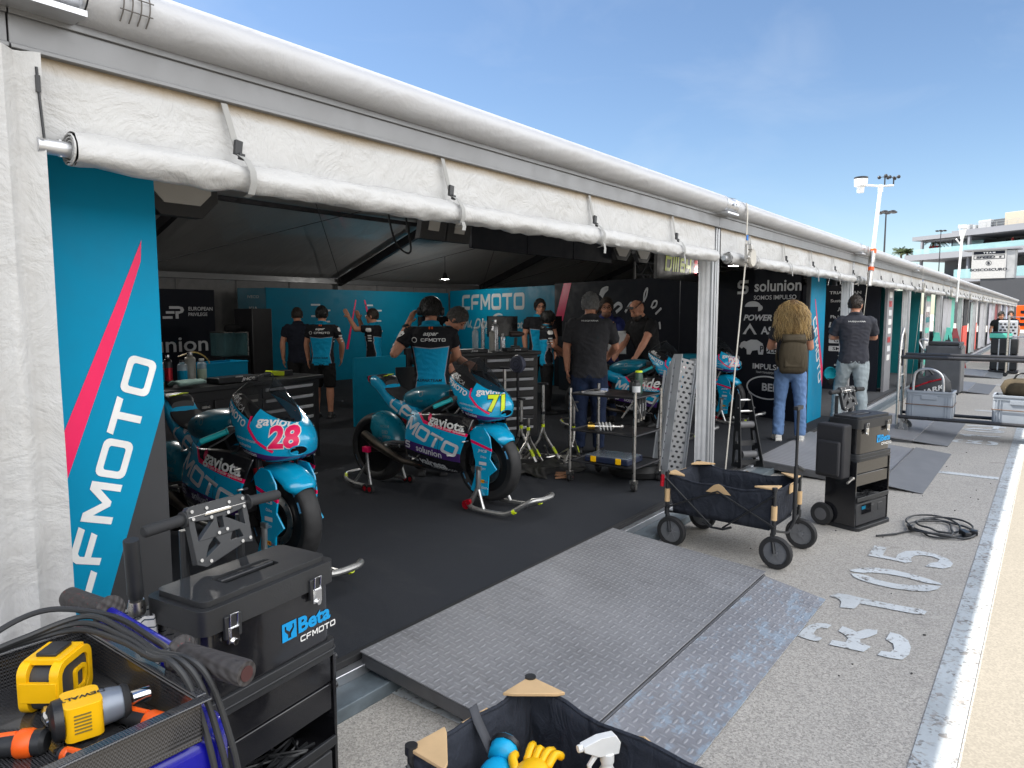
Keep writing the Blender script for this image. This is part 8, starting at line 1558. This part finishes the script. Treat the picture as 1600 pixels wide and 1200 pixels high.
t = thing('pedestal_fan', 'small grey blue round fan on a stand left of the tool cabinet drawers', 'fan', (6.15, 4.55, .12)); mb = MB(); mb.cyl((0, 0, 0), (0, 0, .86), .016, 10); mb.lathe([(.14, 0), (.14, .015), (.02, .03)], 'z', (0, 0, 0), 20); OB('stand', mb, DARKM, t); mb = MB(); mb.lathe([(.0, -.04), (.085, -.03), (.10, 0), (.085, .03), (0, .04)], 'x', (0, 0, .95), 24); fo = OB('fan_head', mb, M('fan_blue_grey', (.09, .10, .15), .5), t); mb = MB(); [mb.tube([(-.042, q * math.cos(a), .95 + q * math.sin(a)) for a in [2 * PI * j / 20 for j in range(20)]], .003, 4, closed=True) for q in (.03, .06, .09)]; OB('grille', mb, DARKM, fo)
for k, (x, y, tx) in enumerate(((9.6, 9.0, 'black monitor left of the headphone mechanic'), (10.6, 8.2, 'black monitor right of the bending mechanic'), (11.2, 7.6, 'black monitor above the tool cabinet bottles'))):
    t = thing('monitor', tx, 'monitor', (x, y, .12), R(-30), 'monitors on the back desk'); mb = MB(); mb.box((0, 0, 1.24), (.60, .05, .38)); OB('screen', mb, BLACKG, t, bev=.006); mb = MB(); mb.box((0, .04, .95), (.06, .04, .4)); mb.box((0, .03, .745), (.28, .2, .02)); OB('foot', mb, BLACK, t); mb = MB(); mb.box((0, .1, .70), (.95, .5, .04)); [mb.box((s * .42, .1, .35), (.04, .4, .68)) for s in (-1, 1)]; OB('desk', mb, DARKM, t)
t = thing('paper_sheet', 'white paper held between the men leaning on the bike', 'paper', (8.28, 4.52, 1.06), R(120)); mb = MB(); mb.grid([[(-.12 + .24 * a / 6, .02 * math.sin(a * .6), .02 + .30 * b / 4) for b in range(5)] for a in range(7)]); o = OB('sheet', mb, WHITE, t); sd = o.modifiers.new('t', 'SOLIDIFY'); sd.thickness = .003
# ================================================================ FAR EQUIPMENT down the row
t = thing('grey_cabinet', 'tall dark grey cabinet on wheels with a bent grab handle, beyond the crates', 'cabinet', (16.4, 1.70, 0), R(-92)); mb = MB(); mb.box((0, .3, .50), (.62, .55, .92)); OB('body', mb, M('cabinet_grey', (.085, .09, .10), .45), t, bev=.02); mb = MB(); mb.box((0, .3, 1.0), (.56, .5, .07)); OB('lid', mb, CHARC, t, bev=.02); mb = MB(); tubeC(mb, [(-.33, .2, .80), (-.45, .2, 1.0), (-.42, .2, 1.08), (-.30, .2, 1.05)], .018, 8); OB('grab_handle', mb, ALU, t); mb = MB(); [mb.box((.27 + .03 * q, -.0, .97), (.02, .02, .12)) for q in range(3)]; OB('latch', mb, CHROME, t); mb = MB(); [mb.cyl((s * .25, .1 + q, .02), (s * .25 + .03, .1 + q, .02), .04, 12) for s in (-1, 1) for q in (0, .4)]; OB('castor', mb, RUBBER, t)
def aframe(label, x, y, m_, h=1.15, lean=.12, rz=-80):
    t = thing('ladder_ramp', label, 'ramp', (x, y, .0), R(rz), 'upright coloured ladder ramps far down the row'); mb = MB(); F = ((0, 0, 0), (1, 0, 0), (0, lean, 1), (0, -1, 0)); mb.prism([(-.26, 0), (.26, 0), (.05, h), (-.05, h)], -.02, .02, F, 0, [[(-.13, .12), (.13, .12), (.10, .30), (-.10, .30)], [(-.10, .40), (.09, .40), (.07, .56), (-.07, .56)], [(-.065, .68), (.065, .68), (.04, .84), (-.04, .84)]]); OB('side_plate', mb, m_, t, bev=.005); mb = MB(); mb.prism([(-.12, .33), (.12, .33), (.06, .86), (-.06, .86)], .03, .05, F); mb.cyl((-.2, .06, .1), (.2, .06, .1), .05, 12); OB('tread', mb, BLACK, t); return t
aframe('mint green ladder ramp standing behind the trolley bars, nearer one', 19.4, 2.15, MINT); aframe('mint green ladder ramp with black treads, farther one', 23.2, 2.30, MINT, 1.2); aframe('dark red ladder ramp leaning by the farther mint one', 24.6, 2.20, DRED, 1.15, .3, -70)
t = thing('red_foot_plate', 'low bright red plate at the foot of the silver panel', 'plate', (20.2, 2.20, 0)); mb = MB(); mb.box((0, 0, .28), (.05, .40, .55)); OB('plate', mb, REDP, t, bev=.01); mb = MB(); mb.box((0.1, 0, .02), (.3, .4, .03)); OB('foot', mb, DARKM, t)
t = thing('flight_case', 'stack of black flight cases tied with pale straps', 'case', (23.0, 1.0, 0), R(-90)); 
for k, z in enumerate((.30, .72)): mb = MB(); mb.box((0, .3, z), (.60, .55, .40)); OB('case_body', mb, BLACK, t, bev=.02)
mb = MB(); [mb.box((s * .12, .015, .50), (.03, .006, .84)) for s in (-1, 1)]; OB('strap', mb, ALU, t); mb = MB(); mb.box((0, .3, .05), (.66, .6, .05)); [mb.cyl((s * .25, .05, .05), (s * .25 + .04, .05, .05), .05, 12) for s in (-1, 1)]; OB('dolly', mb, DARKM, t)
t = thing('mint_box', 'mint coloured tool box sitting on the black flight cases', 'box', (23.1, 1.1, .925), R(-90)); mb = MB(); mb.box((0, .2, .07), (.5, .4, .13)); OB('body', mb, MINT, t, bev=.015); mb = MB(); mb.box((0, .2, .15), (.46, .36, .03)); OB('lid', mb, DARKM, t, bev=.01)
t = thing('patterned_case', 'pale grey case with a honeycomb front behind the flight cases', 'case', (25.4, 1.05, 0), R(-90)); mb = MB(); mb.box((0, .2, .70), (.46, .4, 1.36)); OB('body', mb, M('pale_case', (.5, .52, .55), .5), t, bev=.02); mb = MB(); [mb.box((-.15 + .1 * (q % 4) + (.05 if (q // 4) % 2 else 0) - .02, -.003, .2 + .09 * (q // 4)), (.06, .006, .05)) for q in range(52)]; OB('honeycomb', mb, CHARC, t)
t = thing('orange_board', 'orange notice board standing at the far right edge of the row', 'sign', (29.0, .62, 0), R(-95)); mb = MB(); mb.box((0, 0, 1.45), (.75, .05, .80)); OB('board', mb, ORANGE, t, bev=.01); mb = MB(); [mb.box((s * .3, .03, .55), (.04, .04, 1.1)) for s in (-1, 1)]; OB('leg', mb, STEEL, t); flatdecal('lettering', join2d(*[poly2d(rrect(-.26, -.27 + .2 * q, .22 - .12 * (q % 2), -.17 + .2 * q, .01)) for q in range(3)]), (0, -.03, 1.45), (1, 0, 0), (0, 0, 1), NAVY, t, .004)
t = thing('rolling_rack', 'thin steel rack on wheels at the right edge behind the flight cases', 'rack', (22.0, .62, 0), R(-90)); mb = MB(); [mb.cyl((x, y, .05), (x, y, 1.55), .016, 8) for x in (-.28, .28) for y in (0, .4)]; [mb.cyl((-.28, y, z), (.28, y, z), .012, 8) for y in (0, .4) for z in (.5, 1.0, 1.5)]; OB('frame', mb, STEEL, t); mb = MB(); [mb.lathe([(.02, -.02), (.05, -.02), (.05, .02), (.02, .02)], 'y', (x, y, .05), 14) for x in (-.28, .28) for y in (0, .4)]; OB('castor', mb, RUBBER, t)
